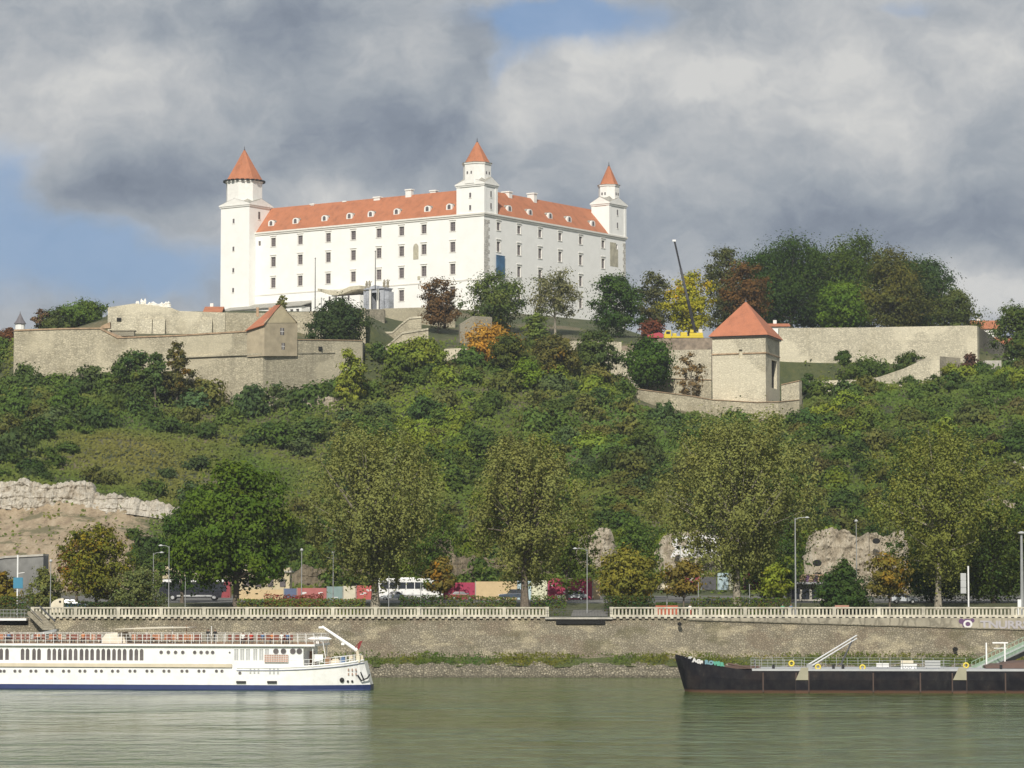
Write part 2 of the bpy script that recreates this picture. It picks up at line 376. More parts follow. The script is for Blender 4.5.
def ground_mat():
    m, t, b, pos = newmat('hillside_ground')
    n1 = t.noise(pos, 0.05, 6, 0.65); n2 = t.noise(pos, 0.6, 6, 0.7); n3 = t.noise(pos, 2.5, 4, 0.7)
    g = t.ramp(n2, [(0.3, (0.035, 0.05, 0.018)), (0.6, (0.075, 0.085, 0.03)), (0.8, (0.11, 0.10, 0.045))])
    br = t.ramp(n3, [(0.3, (0.12, 0.095, 0.06)), (0.7, (0.24, 0.19, 0.12))])
    c = t.mix(t.m('MULTIPLY', t.smooth(n1, 0.46, 0.66), 0.75), g, br)
    s = t.node('ShaderNodeSeparateXYZ'); t.l.new(pos, s.inputs[0])
    pc = t.m('DIVIDE', s.outputs[0], s.outputs[1])
    # bare marl slope on the left (western) side of the hill
    west = t.m('MULTIPLY', t.smooth(t.m('ADD', pc, t.m('MULTIPLY', t.m('SUBTRACT', n2, 0.5), 0.05)), -0.118, -0.135), t.smooth(t.m('ADD', s.outputs[1], t.m('MULTIPLY', t.m('SUBTRACT', n2, .5), 14)), 586, 578))
    west = t.m('MULTIPLY', west, t.smooth(s.outputs[1], 514, 520))
    gul = t.noise(t.v('MULTIPLY', pos, (1, .25, .25)), 0.5, 6, .65)
    marl = t.ramp(t.m('ADD', t.m('MULTIPLY', n3, .45), t.m('MULTIPLY', gul, .55)), [(0.36, (0.17, 0.125, 0.08)), (0.5, (0.33, 0.255, 0.165)), (0.66, (0.45, 0.37, 0.26))])
    marl = t.mix(t.m('MULTIPLY', t.smooth(t.noise(pos, .16, 5, .65), .52, .62), .75), marl, (.10, .10, .045))
    c = t.mix(west, c, marl)
    lawn = t.ramp(n2, [(.3, (.045, .055, .02)), (.6, (.085, .09, .035)), (.8, (.16, .14, .08))])
    pave = t.smooth(s.outputs[1], 514, 510); asph = t.ramp(n3, [(0.3, (0.10, 0.10, 0.095)), (0.7, (0.17, 0.165, 0.155))])
    c = t.mix(pave, c, asph); c = t.mix(t.smooth(t.m('ADD', s.outputs[1], t.m('MULTIPLY', n2, 3)), 452, 449), c, lawn)
    t.l.new(c, b.inputs['Base Color']); b.inputs['Roughness'].default_value = 0.95
    bump(t, b, n3, 0.6, 0.4)
    return m
xs = np.concatenate([[-1500, -1000, -600, -400, -320], np.arange(-260, 261, 2.2), [320, 400, 600, 1000, 1500]])
ys = np.unique(np.concatenate([[411.8, 425, 440, 470, 500, 512], np.arange(516, 880, 2.4), [712, 715, 740, 751, 757, 760, 765], np.arange(880, 1010, 10), [1100, 1200, 1600, 2200]]))
terrain = sheet('ground', xs, ys, lambda X, Y: ground(X, Y), ground_mat())

# ---- river
def water_mat():
    m, t, b, pos = newmat('river_water')
    n1 = t.noise(t.v('MULTIPLY', pos, (1, .7, 1)), 0.8, 5, 0.62); n2 = t.noise(t.v('MULTIPLY', pos, (1.0, .8, 1)), 1.7, 3, 0.6); n3 = t.noise(t.v('MULTIPLY', pos, (0.5, 1, 1)), 0.03, 4, 0.6)
    mott = t.noise(t.v('MULTIPLY', pos, (0.6, 0.3, 1)), 0.7, 6, 0.75)
    c = t.mix(t.smooth(mott, 0.42, 0.58), (0.046, 0.080, 0.018), (0.098, 0.142, 0.040))
    t.l.new(c, b.inputs['Base Color']); b.inputs['Roughness'].default_value = 0.12; b.inputs['IOR'].default_value = 1.33
    amp = t.m('ADD', 0.3, t.m('MULTIPLY', t.smooth(n3, 0.38, 0.62), 1.3))
    sw = t.noise(t.v('MULTIPLY', pos, (1, .8, 1)), 0.30, 3, 0.55)
    h = t.m('MULTIPLY', t.m('ADD', t.m('ADD', t.m('MULTIPLY', sw, .50), t.m('MULTIPLY', n1, .16)), t.m('MULTIPLY', n2, 0.035)), amp)
    bump(t, b, h, 1.0, 1.0)
    return m
M['water'] = water_mat()
river = sheet('river_water', np.array([-1500, -600, -100, 0, 100, 600, 1500.]), np.array([-100, 100, 200, 300, 401.5]), lambda X, Y: X * 0, M['water'])

# ---- embankment: rubble foot, grass ledge, pitched stone slope
def bank_mat(kind):
    m, t, b, pos = newmat('bank_' + kind)
    n1 = t.noise(pos, 0.5, 6, 0.7); n2 = t.noise(pos, 2.5, 5, 0.7); n0 = t.noise(t.v('MULTIPLY', pos, (1, 1, 2)), 0.10, 5, 0.6)
    vo = t.node('ShaderNodeTexVoronoi', feature='F1'); t.put(vo.inputs['Vector'], pos); vo.inputs['Scale'].default_value = 3.0 if kind == 'slope' else 2.8
    ve = t.node('ShaderNodeTexVoronoi', feature='DISTANCE_TO_EDGE'); t.put(ve.inputs['Vector'], pos); ve.inputs['Scale'].default_value = vo.inputs['Scale'].default_value
    sc = t.node('ShaderNodeSeparateColor'); t.l.new(vo.outputs['Color'], sc.inputs[0])
    if kind == 'slope':
        c = t.ramp(sc.outputs[0], [(0, (0.24, 0.21, 0.15)), (0.5, (0.29, 0.255, 0.185)), (1, (0.35, 0.31, 0.225))])
        c = t.mix(t.m('MULTIPLY', t.smooth(ve.outputs[0], 0.14, 0.0), 0.6), c, (0.14, 0.125, 0.08))
        c = t.mix(t.m('MULTIPLY', t.smooth(t.noise(pos, .16, 6, .68), .52, .6), .5), c, (0.20, 0.15, 0.10)); c = t.mix(t.m('MULTIPLY', t.smooth(n1, 0.5, 0.62), 0.5), c, (0.17, 0.15, 0.10))
        c = t.mix(t.m('MULTIPLY', t.smooth(t.noise(t.v('MULTIPLY', pos, (1, 1, 1.6)), 0.22, 7, 0.7), 0.50, 0.62), 0.75), c, (0.46, 0.40, 0.27))
        c = t.mix(t.m('MULTIPLY', t.smooth(n0, 0.46, 0.38), 0.55), c, (0.13, 0.12, 0.06))
    elif kind == 'rubble':
        c = t.ramp(sc.outputs[0], [(0, (0.20, 0.175, 0.125)), (0.5, (0.28, 0.25, 0.18)), (1, (0.38, 0.34, 0.25))])
        c = t.mix(t.m('MULTIPLY', t.smooth(ve.outputs[0], 0.14, 0.0), 0.85), c, (0.06, 0.055, 0.035))
        s = t.node('ShaderNodeSeparateXYZ'); t.l.new(pos, s.inputs[0])
        c = t.mix(t.m('MULTIPLY', t.smooth(s.outputs[2], 0.45, 0.1), 0.7), c, (0.09, 0.08, 0.05))
    else:
        c = t.ramp(n2, [(0.3, (0.05, 0.075, 0.018)), (0.55, (0.11, 0.135, 0.035)), (0.75, (0.20, 0.19, 0.08))])
        c = t.mix(t.smooth(n1, 0.55, 0.75), c, (0.20, 0.17, 0.10))
    t.l.new(c, b.inputs['Base Color']); b.inputs['Roughness'].default_value = 0.95
    bump(t, b, t.m('ADD', t.smooth(ve.outputs[0], 0.0, 0.2), n2), 0.8, 0.25)
    return m
bx = np.concatenate([[-1500, -1000, -300], np.arange(-100, 100.1, 0.5), [300, 1000, 1500]])
sheet('riverbank_rubble', bx, np.linspace(399, 403.6, 16), lambda X, Y: (Y - 400) * 0.47 + fbm(X, Y, 1.1, 3) * 1.5 + fbm(X, Y, .6, 8, 2) * .8, bank_mat('rubble'), smooth=False)
sheet('riverbank_grass', bx, np.linspace(403.0, 406.4, 8), lambda X, Y: 1.45 + (Y - 403) * 0.36 + fbm(X, Y, 3, 9) * 0.5, bank_mat('grass'))
sheet('stone_embankment', bx, np.linspace(405.8, 411.9, 18), lambda X, Y: 2.2 + (Y - 405.8) * 0.98 + fbm(X, Y, 5, 31) * 0.5 * np.clip((411.5 - Y), 0, 1), bank_mat('slope'))

# grass tufts and low weeds along the ledge
def quads_from(cent, size, nrm, asp=0.6, r=rng):
    n = len(cent); nrm = nrm / (np.linalg.norm(nrm, axis=1, keepdims=True) + 1e-9)
    a = r.normal(size=(n, 3)); u = np.cross(nrm, a); u /= (np.linalg.norm(u, axis=1, keepdims=True) + 1e-9); v = np.cross(nrm, u)
    su = size[:, None] * u; svv = size[:, None] * asp * v
    vs = np.stack([cent - su, cent - svv, cent + su, cent + svv], 1).reshape(-1, 3)   # diamond leaves
    return vs, np.arange(4 * n).reshape(-1, 4)
n = 26000
gx = rng.uniform(-80, 80, n); gy = rng.uniform(403.2, 407.0, n)
keep = (fbm(gx, gy, 6, 77) + rng.uniform(-.25, .25, n) > 0.03); gx, gy = gx[keep], gy[keep]; n = len(gx)
hh = rng.uniform(0.0, 0.55, n) * (0.5 + 1.6 * np.clip(fbm(gx, gy, 4, 78) + 0.3, 0, 1)); gzv = 1.5 + (gy - 403) * 0.36 + hh
vs, fs = quads_from(np.stack([gx, gy, gzv], 1), rng.uniform(.12, .3, n), rng.normal(size=(n, 3)) * [1, 1, .4], .35)
lc = rng.uniform(.75, 1.1, (n, 1)) * (1 + np.clip(fbm(gx, gy, 5, 88), -.3, .3)[:, None] * np.array([1.6, .4, .2]))
wd = npmesh('grass', vs, fs, M['leaf'], 'stuff', leaf=lc); wd.color = (.085, .105, .03, 1)
tag(wd, 'tall green grass growing on the ledge at the foot of the stone embankment', 'grass')

# road seen through the gap in the balustrade
def asphalt():
    m, t, b, pos = newmat('asphalt'); n = t.noise(pos, 1.5, 5, .6)
    t.l.new(t.ramp(n, [(.3, (.13, .125, .115)), (.7, (.19, .185, .17))]), b.inputs['Base Color']); b.inputs['Roughness'].default_value = .9; return m
M['asphalt'] = asphalt()
mb = MB(); path = [(11.0, 414), (11.6, 430), (12.2, 446), (12.9, 455), (14, 466), (18, 478), (26, 487), (40, 491), (60, 492), (120, 492)]
for i in range(len(path) - 1):
    (x0, y0), (x1, y1) = path[i], path[i + 1]; d = Vector((x1 - x0, y1 - y0)).normalized(); nx_, ny_ = -d.y * 2.6, d.x * 2.6
    p = [(x0 - nx_, y0 - ny_), (x1 - nx_, y1 - ny_), (x1 + nx_, y1 + ny_), (x0 + nx_, y0 + ny_)]
    mb.add([(a, b_, float(ground(np.array([a]), np.array([b_]), False)[0]) + .05 + .004 * i) for a, b_ in p], [(0, 1, 2, 3)])
mb.build('road', M['asphalt'])['kind'] = 'structure'

# ---- rock faces
def rock_mat(name, lo, mid, hi, stain):
    m, t, b, pos = newmat(name)
    n1 = t.noise(t.v('MULTIPLY', pos, (1, 1, .6)), 0.9, 8, 0.78); n2 = t.noise(pos, 0.22, 4, .6); n3 = t.noise(pos, 3, 4, .7)
    c = t.ramp(n1, [(.32, lo), (.5, mid), (.68, hi)]); c = t.mix(t.m('MULTIPLY', t.smooth(n2, .52, .7), .6), c, stain)
    t.l.new(c, b.inputs['Base Color']); b.inputs['Roughness'].default_value = .95; bump(t, b, t.m('ADD', n1, t.m('MULTIPLY', n3, .3)), 1, .8); return m
M['limestone'] = rock_mat('limestone', (.36, .32, .25), (.58, .53, .44), (.76, .72, .63), (.36, .29, .2))
M['rock'] = rock_mat('tan_rock', (.27, .22, .155), (.46, .40, .30), (.62, .56, .45), (.30, .24, .16))
M['darkrock'] = rock_mat('brown_rock', (.12, .10, .07), (.22, .18, .12), (.32, .26, .18), (.12, .1, .06))
def cliff(name, top, bot, Y0, lean, m, amp=1.4, seed=1, n=None, th=5.0):
    """top, bot: lists of (px, py); face leaning back by lean metres, closed behind"""
    pxs = np.linspace(top[0][0], top[-1][0], n or max(8, int((top[-1][0] - top[0][0]) / .9)))
    tp = np.interp(pxs, [a for a, _ in top], [b_ for _, b_ in top]); bp = np.interp(pxs, [a for a, _ in bot], [b_ for _, b_ in bot]) + 8
    nz = 34; vs = []
    r = np.random.default_rng(seed)
    tp = tp + fbm(pxs, pxs * 0, 9, seed) * 9 + fbm(pxs, pxs * 0, 2.2, seed + 3, 3) * 5
    F_ = np.linspace(0, 1, nz)[:, None] * np.ones(len(pxs))[None]; I_ = np.arange(len(pxs))[None] * np.ones((nz, 1))
    E_ = np.minimum(1, 4.4 * np.minimum(I_, len(pxs) - 1 - I_) / len(pxs)); sl = (zat(600, Y0) - zat(601, Y0)); z6 = zat(600, Y0)
    Zc = z6 + (600 - (bp[None] + (tp - bp)[None] * F_)) * sl; Xc = np.array([W(p, 500, Y0)[0] for p in pxs])[None] * np.ones((nz, 1))
    B_ = (fbm(Xc, Zc * .55, 5.5, seed) * 3.2 + np.abs(fbm(Xc * 1.7, Zc * .4 + 9, 2.6, seed + 5)) * 3.4 + (vnoise(Xc, Zc * .6 + 3, 1.1, seed + 8) > .55) * .35
          + np.floor((Zc + fbm(Xc, Zc, 4, seed + 9) * 2) / 1.1) % 2 * .3 + fbm(Xc, Zc * 1.3, .8, seed + 4, 2) * 1.3) * amp
    Yc_ = Y0 + lean * F_ - B_ * E_ + (1 - E_) * 2.0
    vs = [tuple(v) for v in np.stack([Xc, Yc_, Zc], -1).reshape(-1, 3)]
    L = len(pxs)
    fs = [(k * L + i, k * L + i + 1, (k + 1) * L + i + 1, (k + 1) * L + i) for k in range(nz - 1) for i in range(L - 1)]
    b0 = len(vs); vs += [(v[0], Y0 + lean + th, v[2] - .3) for v in vs[-L:]]
    fs += [((nz - 1) * L + i, (nz - 1) * L + i + 1, b0 + i + 1, b0 + i) for i in range(L - 1)]
    mb = MB(); mb.add(vs, fs); o = mb.build(name, m); o['kind'] = 'structure'; return o
cliff('limestone_cliff', [(-60, 474), (0, 484), (25, 479), (40, 486), (60, 482), (72, 480), (88, 483), (92, 494), (110, 494), (134, 496), (138, 502), (150, 499), (182, 507)],
      [(-60, 506), (0, 500), (40, 505), (90, 505), (130, 506), (178, 513)], 577, 4.0, M['limestone'], 1.0, 3)
cliff('rock_face', [(576, 552), (583, 530), (590, 536), (600, 524), (612, 530), (618, 548)], [(576, 572), (618, 574)], 535, 3, M['rock'], .9, 11)
cliff('rock_face', [(655, 552), (664, 534), (690, 529), (712, 538), (724, 560)], [(655, 578), (724, 580)], 530, 2, M['rock'], .45, 12)
cliff('rock_face', [(806, 556), (812, 534), (824, 530), (848, 530), (860, 537), (876, 533), (886, 536), (906, 531), (912, 545)], [(806, 590), (912, 592)], 512, 3, M['rock'], .8, 14)
cliff('rock_face', [(978, 500), (1000, 498), (1024, 503), (1050, 500), (1075, 520)], [(978, 522), (1075, 530)], 580, 3, M['rock'], .8, 15)
cliff('rock_face', [(1003, 466), (1012, 460), (1024, 462), (1040, 470)], [(1003, 482), (1040, 486)], 610, 3, M['limestone'], .7, 16)
cliff('rock_face', [(390, 572), (420, 555), (437, 540), (450, 538), (458, 556), (480, 558), (560, 562)], [(390, 586), (560, 586)], 528, 2, M['darkrock'], .6, 17)
cliff('rock_face', [(285, 580), (300, 568), (340, 566), (372, 572)], [(285, 590), (372, 590)], 520, 2, M['darkrock'], .6, 18)
cliff('rock_face', [(190, 572), (215, 565), (250, 568), (262, 580)], [(190, 592), (262, 592)], 518, 2, M['rock'], .5, 19)
# cave mouths in the tan rock
for (px, py, r_) in ((817, 563, .7), (876, 541, .6)):
    p = W(px, py, 511.0); mb = MB(); mb.lathe((0, 0, 0), [(r_ * .2, 0), (r_ * .9, 0), (r_, .25), (r_ * .85, .3)], 14)
    mb.v = [(p[0] + a * 1.15, 511.2 - c_ * 2, p[2] + b_ * .85) for a, b_, c_ in mb.v]; mb.build('cave_mouth', M['dark'])['kind'] = 'structure'
# ================================================================== CASTLE
cc_ = W(484, 213, 870); EZ = cc_[2]                # near corner at the eaves
cA = on(256, 233.5, EZ); cB = on(626, 236, EZ)
aL = (cA - cc_); LA = np.linalg.norm(aL); aL /= LA
bR = np.array([-aL[1], aL[0], 0]); bR = bR if bR[1] > 0 else -bR; LB = 100.0
def CP(a, b, z): return np.array([cc_[0] + a * aL[0] + b * bR[0], cc_[1] + a * aL[1] + b * bR[1], z])
def A_of(px, b=0.0, z=None):
    lo, hi = -10., 120.
    for _ in range(50):
        m_ = (lo + hi) / 2
        if pr(CP(m_, b, z or EZ))[0] > px: lo = m_
        else: hi = m_
    return lo
def B_of(px, a=0.0, z=None):
    lo, hi = -20., 130.
    for _ in range(50):
        m_ = (lo + hi) / 2
        if pr(CP(a, m_, z or EZ))[0] < px: lo = m_
        else: hi = m_
    return lo
LB = B_of(625.5)
def zP(py, a, b): return zat(py, CP(a, b, 0)[1])
def boxAB(mb, a0, a1, b0, b1, z0, z1):
    return mb.hexa([CP(a0, b0, z0), CP(a1, b0, z0), CP(a1, b1, z0), CP(a0, b1, z0), CP(a0, b0, z1), CP(a1, b0, z1), CP(a1, b1, z1), CP(a0, b1, z1)])
def holed(mb, P, u0, u1, z0, z1, holes, depth):
    """P(u, d, z): point on a wall, d = depth inward. Wall sheet with real openings and reveals."""
    us = sorted({u0, u1, *[h[0] for h in holes], *[h[1] for h in holes]}); zs = sorted({z0, z1, *[h[2] for h in holes], *[h[3] for h in holes]})
    for i in range(len(us) - 1):
        for j in range(len(zs) - 1):
            um, zm = (us[i] + us[i + 1]) / 2, (zs[j] + zs[j + 1]) / 2
            if any(h[0] < um < h[1] and h[2] < zm < h[3] for h in holes): continue
            mb.add([P(us[i], 0, zs[j]), P(us[i + 1], 0, zs[j]), P(us[i + 1], 0, zs[j + 1]), P(us[i], 0, zs[j + 1])], [(0, 1, 2, 3)])
    for a, b_, c, d in holes:
        q = [(a, c), (b_, c), (b_, d), (a, d)]
        for k in range(4):
            (ua, za), (ub, zb) = q[k], q[(k + 1) % 4]
            mb.add([P(ua, 0, za), P(ub, 0, zb), P(ub, depth, zb), P(ua, depth, za)], [(0, 1, 2, 3)])
        mb.add([P(a, depth + .02, c), P(b_, depth + .02, c), P(b_, depth + .02, d), P(a, depth + .02, d)], [(0, 1, 2, 3)])
castle = thing('castle', 'large white castle with four corner towers and red tiled roofs on top of the hill', 'castle', tuple(CP(0, 0, 93)))
ZB = 90.0
PL = lambda u, d, z: CP(u, d, z)          # left (river) face
PR = lambda u, d, z: CP(d, u, z)          # right face
def rowz(pys, px): 
    a = A_of(px); return [zP(p, a, 0) for p in pys]
RZ = rowz([226.6, 247, 269, 292], 452.8)
holesL = []; winL = []
for px in (273.5, 300.4, 328.4, 353.5, 379, 401.7, 424, 452.8):
    a = A_of(px)
    for r_ in range(4):
        if r_ == 3 and px not in (401.7, 452.8): continue
        w, h = (1.9, [2.75, 3.05, 3.15, 3.4][r_])
        holesL.append((a - w / 2, a + w / 2, RZ[r_] - h / 2, RZ[r_] + h / 2))
a = A_of(259.6); holesL.append((a - .5, a + .5, RZ[0] - .75, RZ[0] + .75))
aN = A_of(416); nic = (aN - .9, aN + .9, RZ[1] - 3.0, RZ[1] + 1.0)
mb = MB(); holed(mb, PL, 0, LA + 12, ZB, EZ, holesL, .42); mb.build('wall', M['plaster'], castle, True)
holesR = []
for k, px in enumerate((498.5, 519, 540, 560, 580.6, 603)):
    b = B_of(px)
    for r_ in range(4):
        if r_ == 2 and px == 498.5: continue
        h = [2.4, 3.1, 3.2, 3.1][r_]; holesR.append((b - .9, b + .9, RZ[r_] - h / 2, RZ[r_] + h / 2))
for px in (487.5, 617): b = B_of(px); holesR.append((b - .4, b + .4, RZ[0] - .7, RZ[0] + .7))
mb = MB(); holed(mb, PR, 0, LB, ZB, EZ, holesR, .42); mb.build('wall', M['plaster'], castle, True)
# back and courtyard walls
mb = MB(); boxAB(mb, .5, LA + 11, LB - 14, LB, ZB, EZ); boxAB(mb, LA - 2, LA + 11, 8, LB - 10, ZB, EZ); mb.build('rear_wall', M['plaster'], castle, True)
# cornice and string courses
mb = MB(); boxAB(mb, -.55, LA + .5, -.55, 0, EZ - .25, EZ + .25); boxAB(mb, -.55, 0, 0, LB + .6, EZ - .25, EZ + .25)
boxAB(mb, -.3, LA + .5, -.3, 0, EZ - .75, EZ - .25); boxAB(mb, -.3, 0, 0, LB + .4, EZ - .75, EZ - .25)
mb.build('cornice', M['trim'], castle, True)
zs_ = zP(281, A_of(452.8), 0); mb = MB(); boxAB(mb, 0, LA, -.14, -.003, zs_ - .2, zs_ + .2); mb.build('string_course', M['trim'], castle, True)
# windows
def window(parent, P, h, bars=(2, 4), sur=.22, sill=True, lintel=True):
    a, b, c, d = h; mb = MB()
    def bar(u0, u1, z0, z1, d0, d1): mb.hexa([P(u0, d0, z0), P(u1, d0, z0), P(u1, d1, z0), P(u0, d1, z0), P(u0, d0, z1), P(u1, d0, z1), P(u1, d1, z1), P(u0, d1, z1)])
    bar(a - .0, a + .1, c, d, .25, .36); bar(b - .1, b, c, d, .25, .36); bar(a, b, c, c + .1, .25, .355); bar(a, b, d - .1, d, .25, .355)
    for i in range(1, bars[0]): u = a + (b - a) * i / bars[0]; bar(u - .045, u + .045, c, d, .28, .35)
    for i in range(1, bars[1]): z = c + (d - c) * i / bars[1]; bar(a, b, z - .04, z + .04, .285, .345)
    w = mb.build('window', M['wframe'], parent, True)
    m2 = MB(); m2.hexa([P(a, .37, c), P(b, .37, c), P(b, .40, c), P(a, .40, c), P(a, .37, d), P(b, .37, d), P(b, .40, d), P(a, .40, d)]); m2.build('pane', M['pane'], w, True)
    if sur:
        m3 = MB(); mb = m3
        bar(a - sur, a, c - sur, d + sur, -.05, .02); bar(b, b + sur, c - sur, d + sur, -.05, .02); bar(a, b, d, d + sur, -.05, .02)
        bar(a - sur - .08, b + sur + .08, c - sur, c, -.14, .02)
        if lintel: bar(a - sur - .15, b + sur + .15, d + sur + .35, d + sur + .55, -.22, .02)
        m3.build('window_surround', M['trim'], w, True)
    return w
for h in holesL: window(castle, PL, h, sur=.2 if h[1] - h[0] > 1.2 else 0, bars=(2, 4) if h[1] - h[0] > 1.2 else (1, 2))
for h in holesR: window(castle, PR, h, sur=.24 if h[1] - h[0] > 1.2 else 0, bars=(2, 4) if h[1] - h[0] > 1.2 else (1, 2))
# old arched niche left bare, stone patches, quoins, banner
mb = MB(); pts = [(-1.0, -2.9), (1.0, -2.9), (1.0, .6)] + [(1.0 * math.cos(t), .6 + 1.4 * math.sin(t)) for t in np.linspace(.3, math.pi - .3, 7)] + [(-1.0, .6)]
mb.prism([CP(aN + u, -.04, RZ[1] + z) for u, z in pts], -bR * .05 * 0 + bR * -.02); mb.build('bare_niche', M['bare'], castle, True)
a = A_of(419); mb = MB(); boxAB(mb, a - .5, a + .5, -.05, -.004, RZ[2] - 2.6, RZ[2] - 1.4); mb.build('bare_patch', M['bare'], castle, True)
b0, b1 = B_of(610), B_of(619.5); bs = B_of(617)
mb = MB(); boxAB(mb, -.05, -.004, b0, bs - .55, zP(266, 0, b0), EZ - 2.2); boxAB(mb, -.05, -.004, bs - .55, bs + .55, zP(266, 0, b0), RZ[0] - .9); mb.build('bare_patch', M['bare'], castle, True)
mb = MB()
for k in range(int((EZ - ZB - 1) / 1.15)):
    z = ZB + k * 1.15; w = 2.9 if k % 2 else 2.2
    boxAB(mb, -.06, -.004, 0, w, z, z + 1.05)
mb.build('quoins', M['quoin'], castle, True); mb = MB()
for k in range(int((EZ - ZB - 1) / 1.15)):
    z = ZB + k * 1.15; w2 = 1.7 if k % 2 else 1.2; boxAB(mb, -.06, -.004, LB - w2, LB, z, z + 1.05)
mb.build('quoins', M['quoin'], castle, True)
mb = MB(); b0, b1 = B_of(495), B_of(503.5); z0, z1 = zP(276, 0, b0), zP(255.5, 0, b0)
boxAB(mb, -.5, -.44, b0, b1, z0, z1); boxAB(mb, -.55, -.40, b0 - .1, b1 + .1, z1 - .002, z1 + .2); 
mb.build('banner', mat('blue_banner', (.05, .13, .24), .7, .3, .4), castle, True)
# roofs: wings around the courtyard
DW, RH = 15.0, 0
zr1 = zP(190.5, A_of(457, 7.5), 7.5) ; RZ_ = zr1
roof = None
def wing_roof():
    mb = MB(); e = .12; h = DW / 2
    # ridge line loop at depth h; outer eave loop; inner eave loop
    def ring(a0, a1, b0, b1, z): return [CP(a0, b0, z), CP(a1, b0, z), CP(a1, b1, z), CP(a0, b1, z)]
    o_ = ring(-e, LA + 12.5, -e, LB + e, EZ + .3); r_ = ring(h, LA + 12.5 - h, h, LB - h, RZ_); i_ = ring(DW, LA + 12.5 - DW, DW, LB - DW, EZ + .3)
    o2 = [p - np.array([0, 0, .18]) for p in o_]
    for k in range(4):
        j = (k + 1) % 4
        mb.add([o_[k], o_[j], r_[j], r_[k]], [(0, 1, 2, 3)]); mb.add([r_[k], r_[j], i_[j], i_[k]], [(0, 1, 2, 3)]); mb.add([o2[k], o2[j], o_[j], o_[k]], [(0, 1, 2, 3)])
    mb.add(o2 + ring(.5, LA + 12, .5, LB - .5, EZ + .1), [(0, 1, 5, 4), (1, 2, 6, 5), (2, 3, 7, 6), (3, 0, 4, 7)])
    return mb.build('roof', M['tile'], castle, True)
roof = wing_roof()
slope = (RZ_ - EZ - .3) / (DW / 2 + .12)
def dormer(P, u, up=1.6):
    """small white arched dormer standing on the slope at inset up"""
    w, z0 = 1.15, EZ + .3 + slope * (up + .12); H = 2.0; back = up + (H + w * .0) / slope * .75
    arch = [(-w, 0), (w, 0), (w, H - .7)] + [(w * math.cos(t), H - .7 + .75 * math.sin(t)) for t in np.linspace(.3, math.pi - .3, 6)] + [(-w, H - .7)]
    mb = MB(); mb.prism([P(u + x, up, z0 + z - .15) for x, z in arch], P(0, 3.2, 0) - P(0, 0, 0)); d = mb.build('dormer', M['white_trim'], roof, True)
    m2 = MB(); ar = [(-.55, .3), (.55, .3), (.55, H - .75)] + [(.55 * math.cos(t), H - .75 + .45 * math.sin(t)) for t in np.linspace(.3, math.pi - .3, 5)] + [(-.55, H - .75)]
    m2.prism([P(u + x, up - .08, z0 + z - .1) for x, z in ar], P(0, .06, 0) - P(0, 0, 0)); m2.build('dormer_window', M['pane'], roof, True)
    m3 = MB(); out = [(x * 1.16, z + .08) for x, z in arch[2:]]
    q = [P(u + x, up + .5, z0 + z - .12) for x, z in out]
    for i in range(len(q) - 1):
        dv = P(0, 2.8, 0) - P(0, 0, 0); m3.add([q[i], q[i + 1], q[i + 1] + dv, q[i] + dv], [(0, 1, 2, 3)])
    m3.build('dormer_roof', M['lead'], roof, True)
M['white_trim'] = mat('white_trim', (.78, .77, .73), .8, .05, 1)
for px in (267.7, 292, 321, 346, 367.3, 393.2, 424, 446): dormer(PL, A_of(px))
for px in (497.5, 514, 534.6, 554.6, 573.7, 597.4): dormer(PR, B_of(px))
def chimney(a, b, w=1.2, h=2.4):
    mb = MB(); z = RZ_ - 1.5; boxAB(mb, a - w, a + w, b - w * .6, b + w * .6, z, z + h + .9); boxAB(mb, a - w - .2, a + w + .2, b - w * .6 - .2, b + w * .6 + .2, z + h + .9, z + h + 1.3)
    mb.build('chimney', M['white_trim'], roof, True)
chimney(A_of(409.5, 7.5, RZ_), 7.5, 1.1, 2.0); chimney(A_of(378, 7.5, RZ_), 7.5, 1.2, .6); chimney(A_of(434, 9, RZ_), 9, 1.1, 1.2); chimney(7.5, B_of(507, 7.5, RZ_), 1.4, .9); chimney(7.5, B_of(532, 7.5, RZ_), 1.3, 1.9)
chimney(A_of(313, 7.5, RZ_), 7.5, .7, .4); chimney(A_of(345, 7.5, RZ_), 7.5, .5, .3)
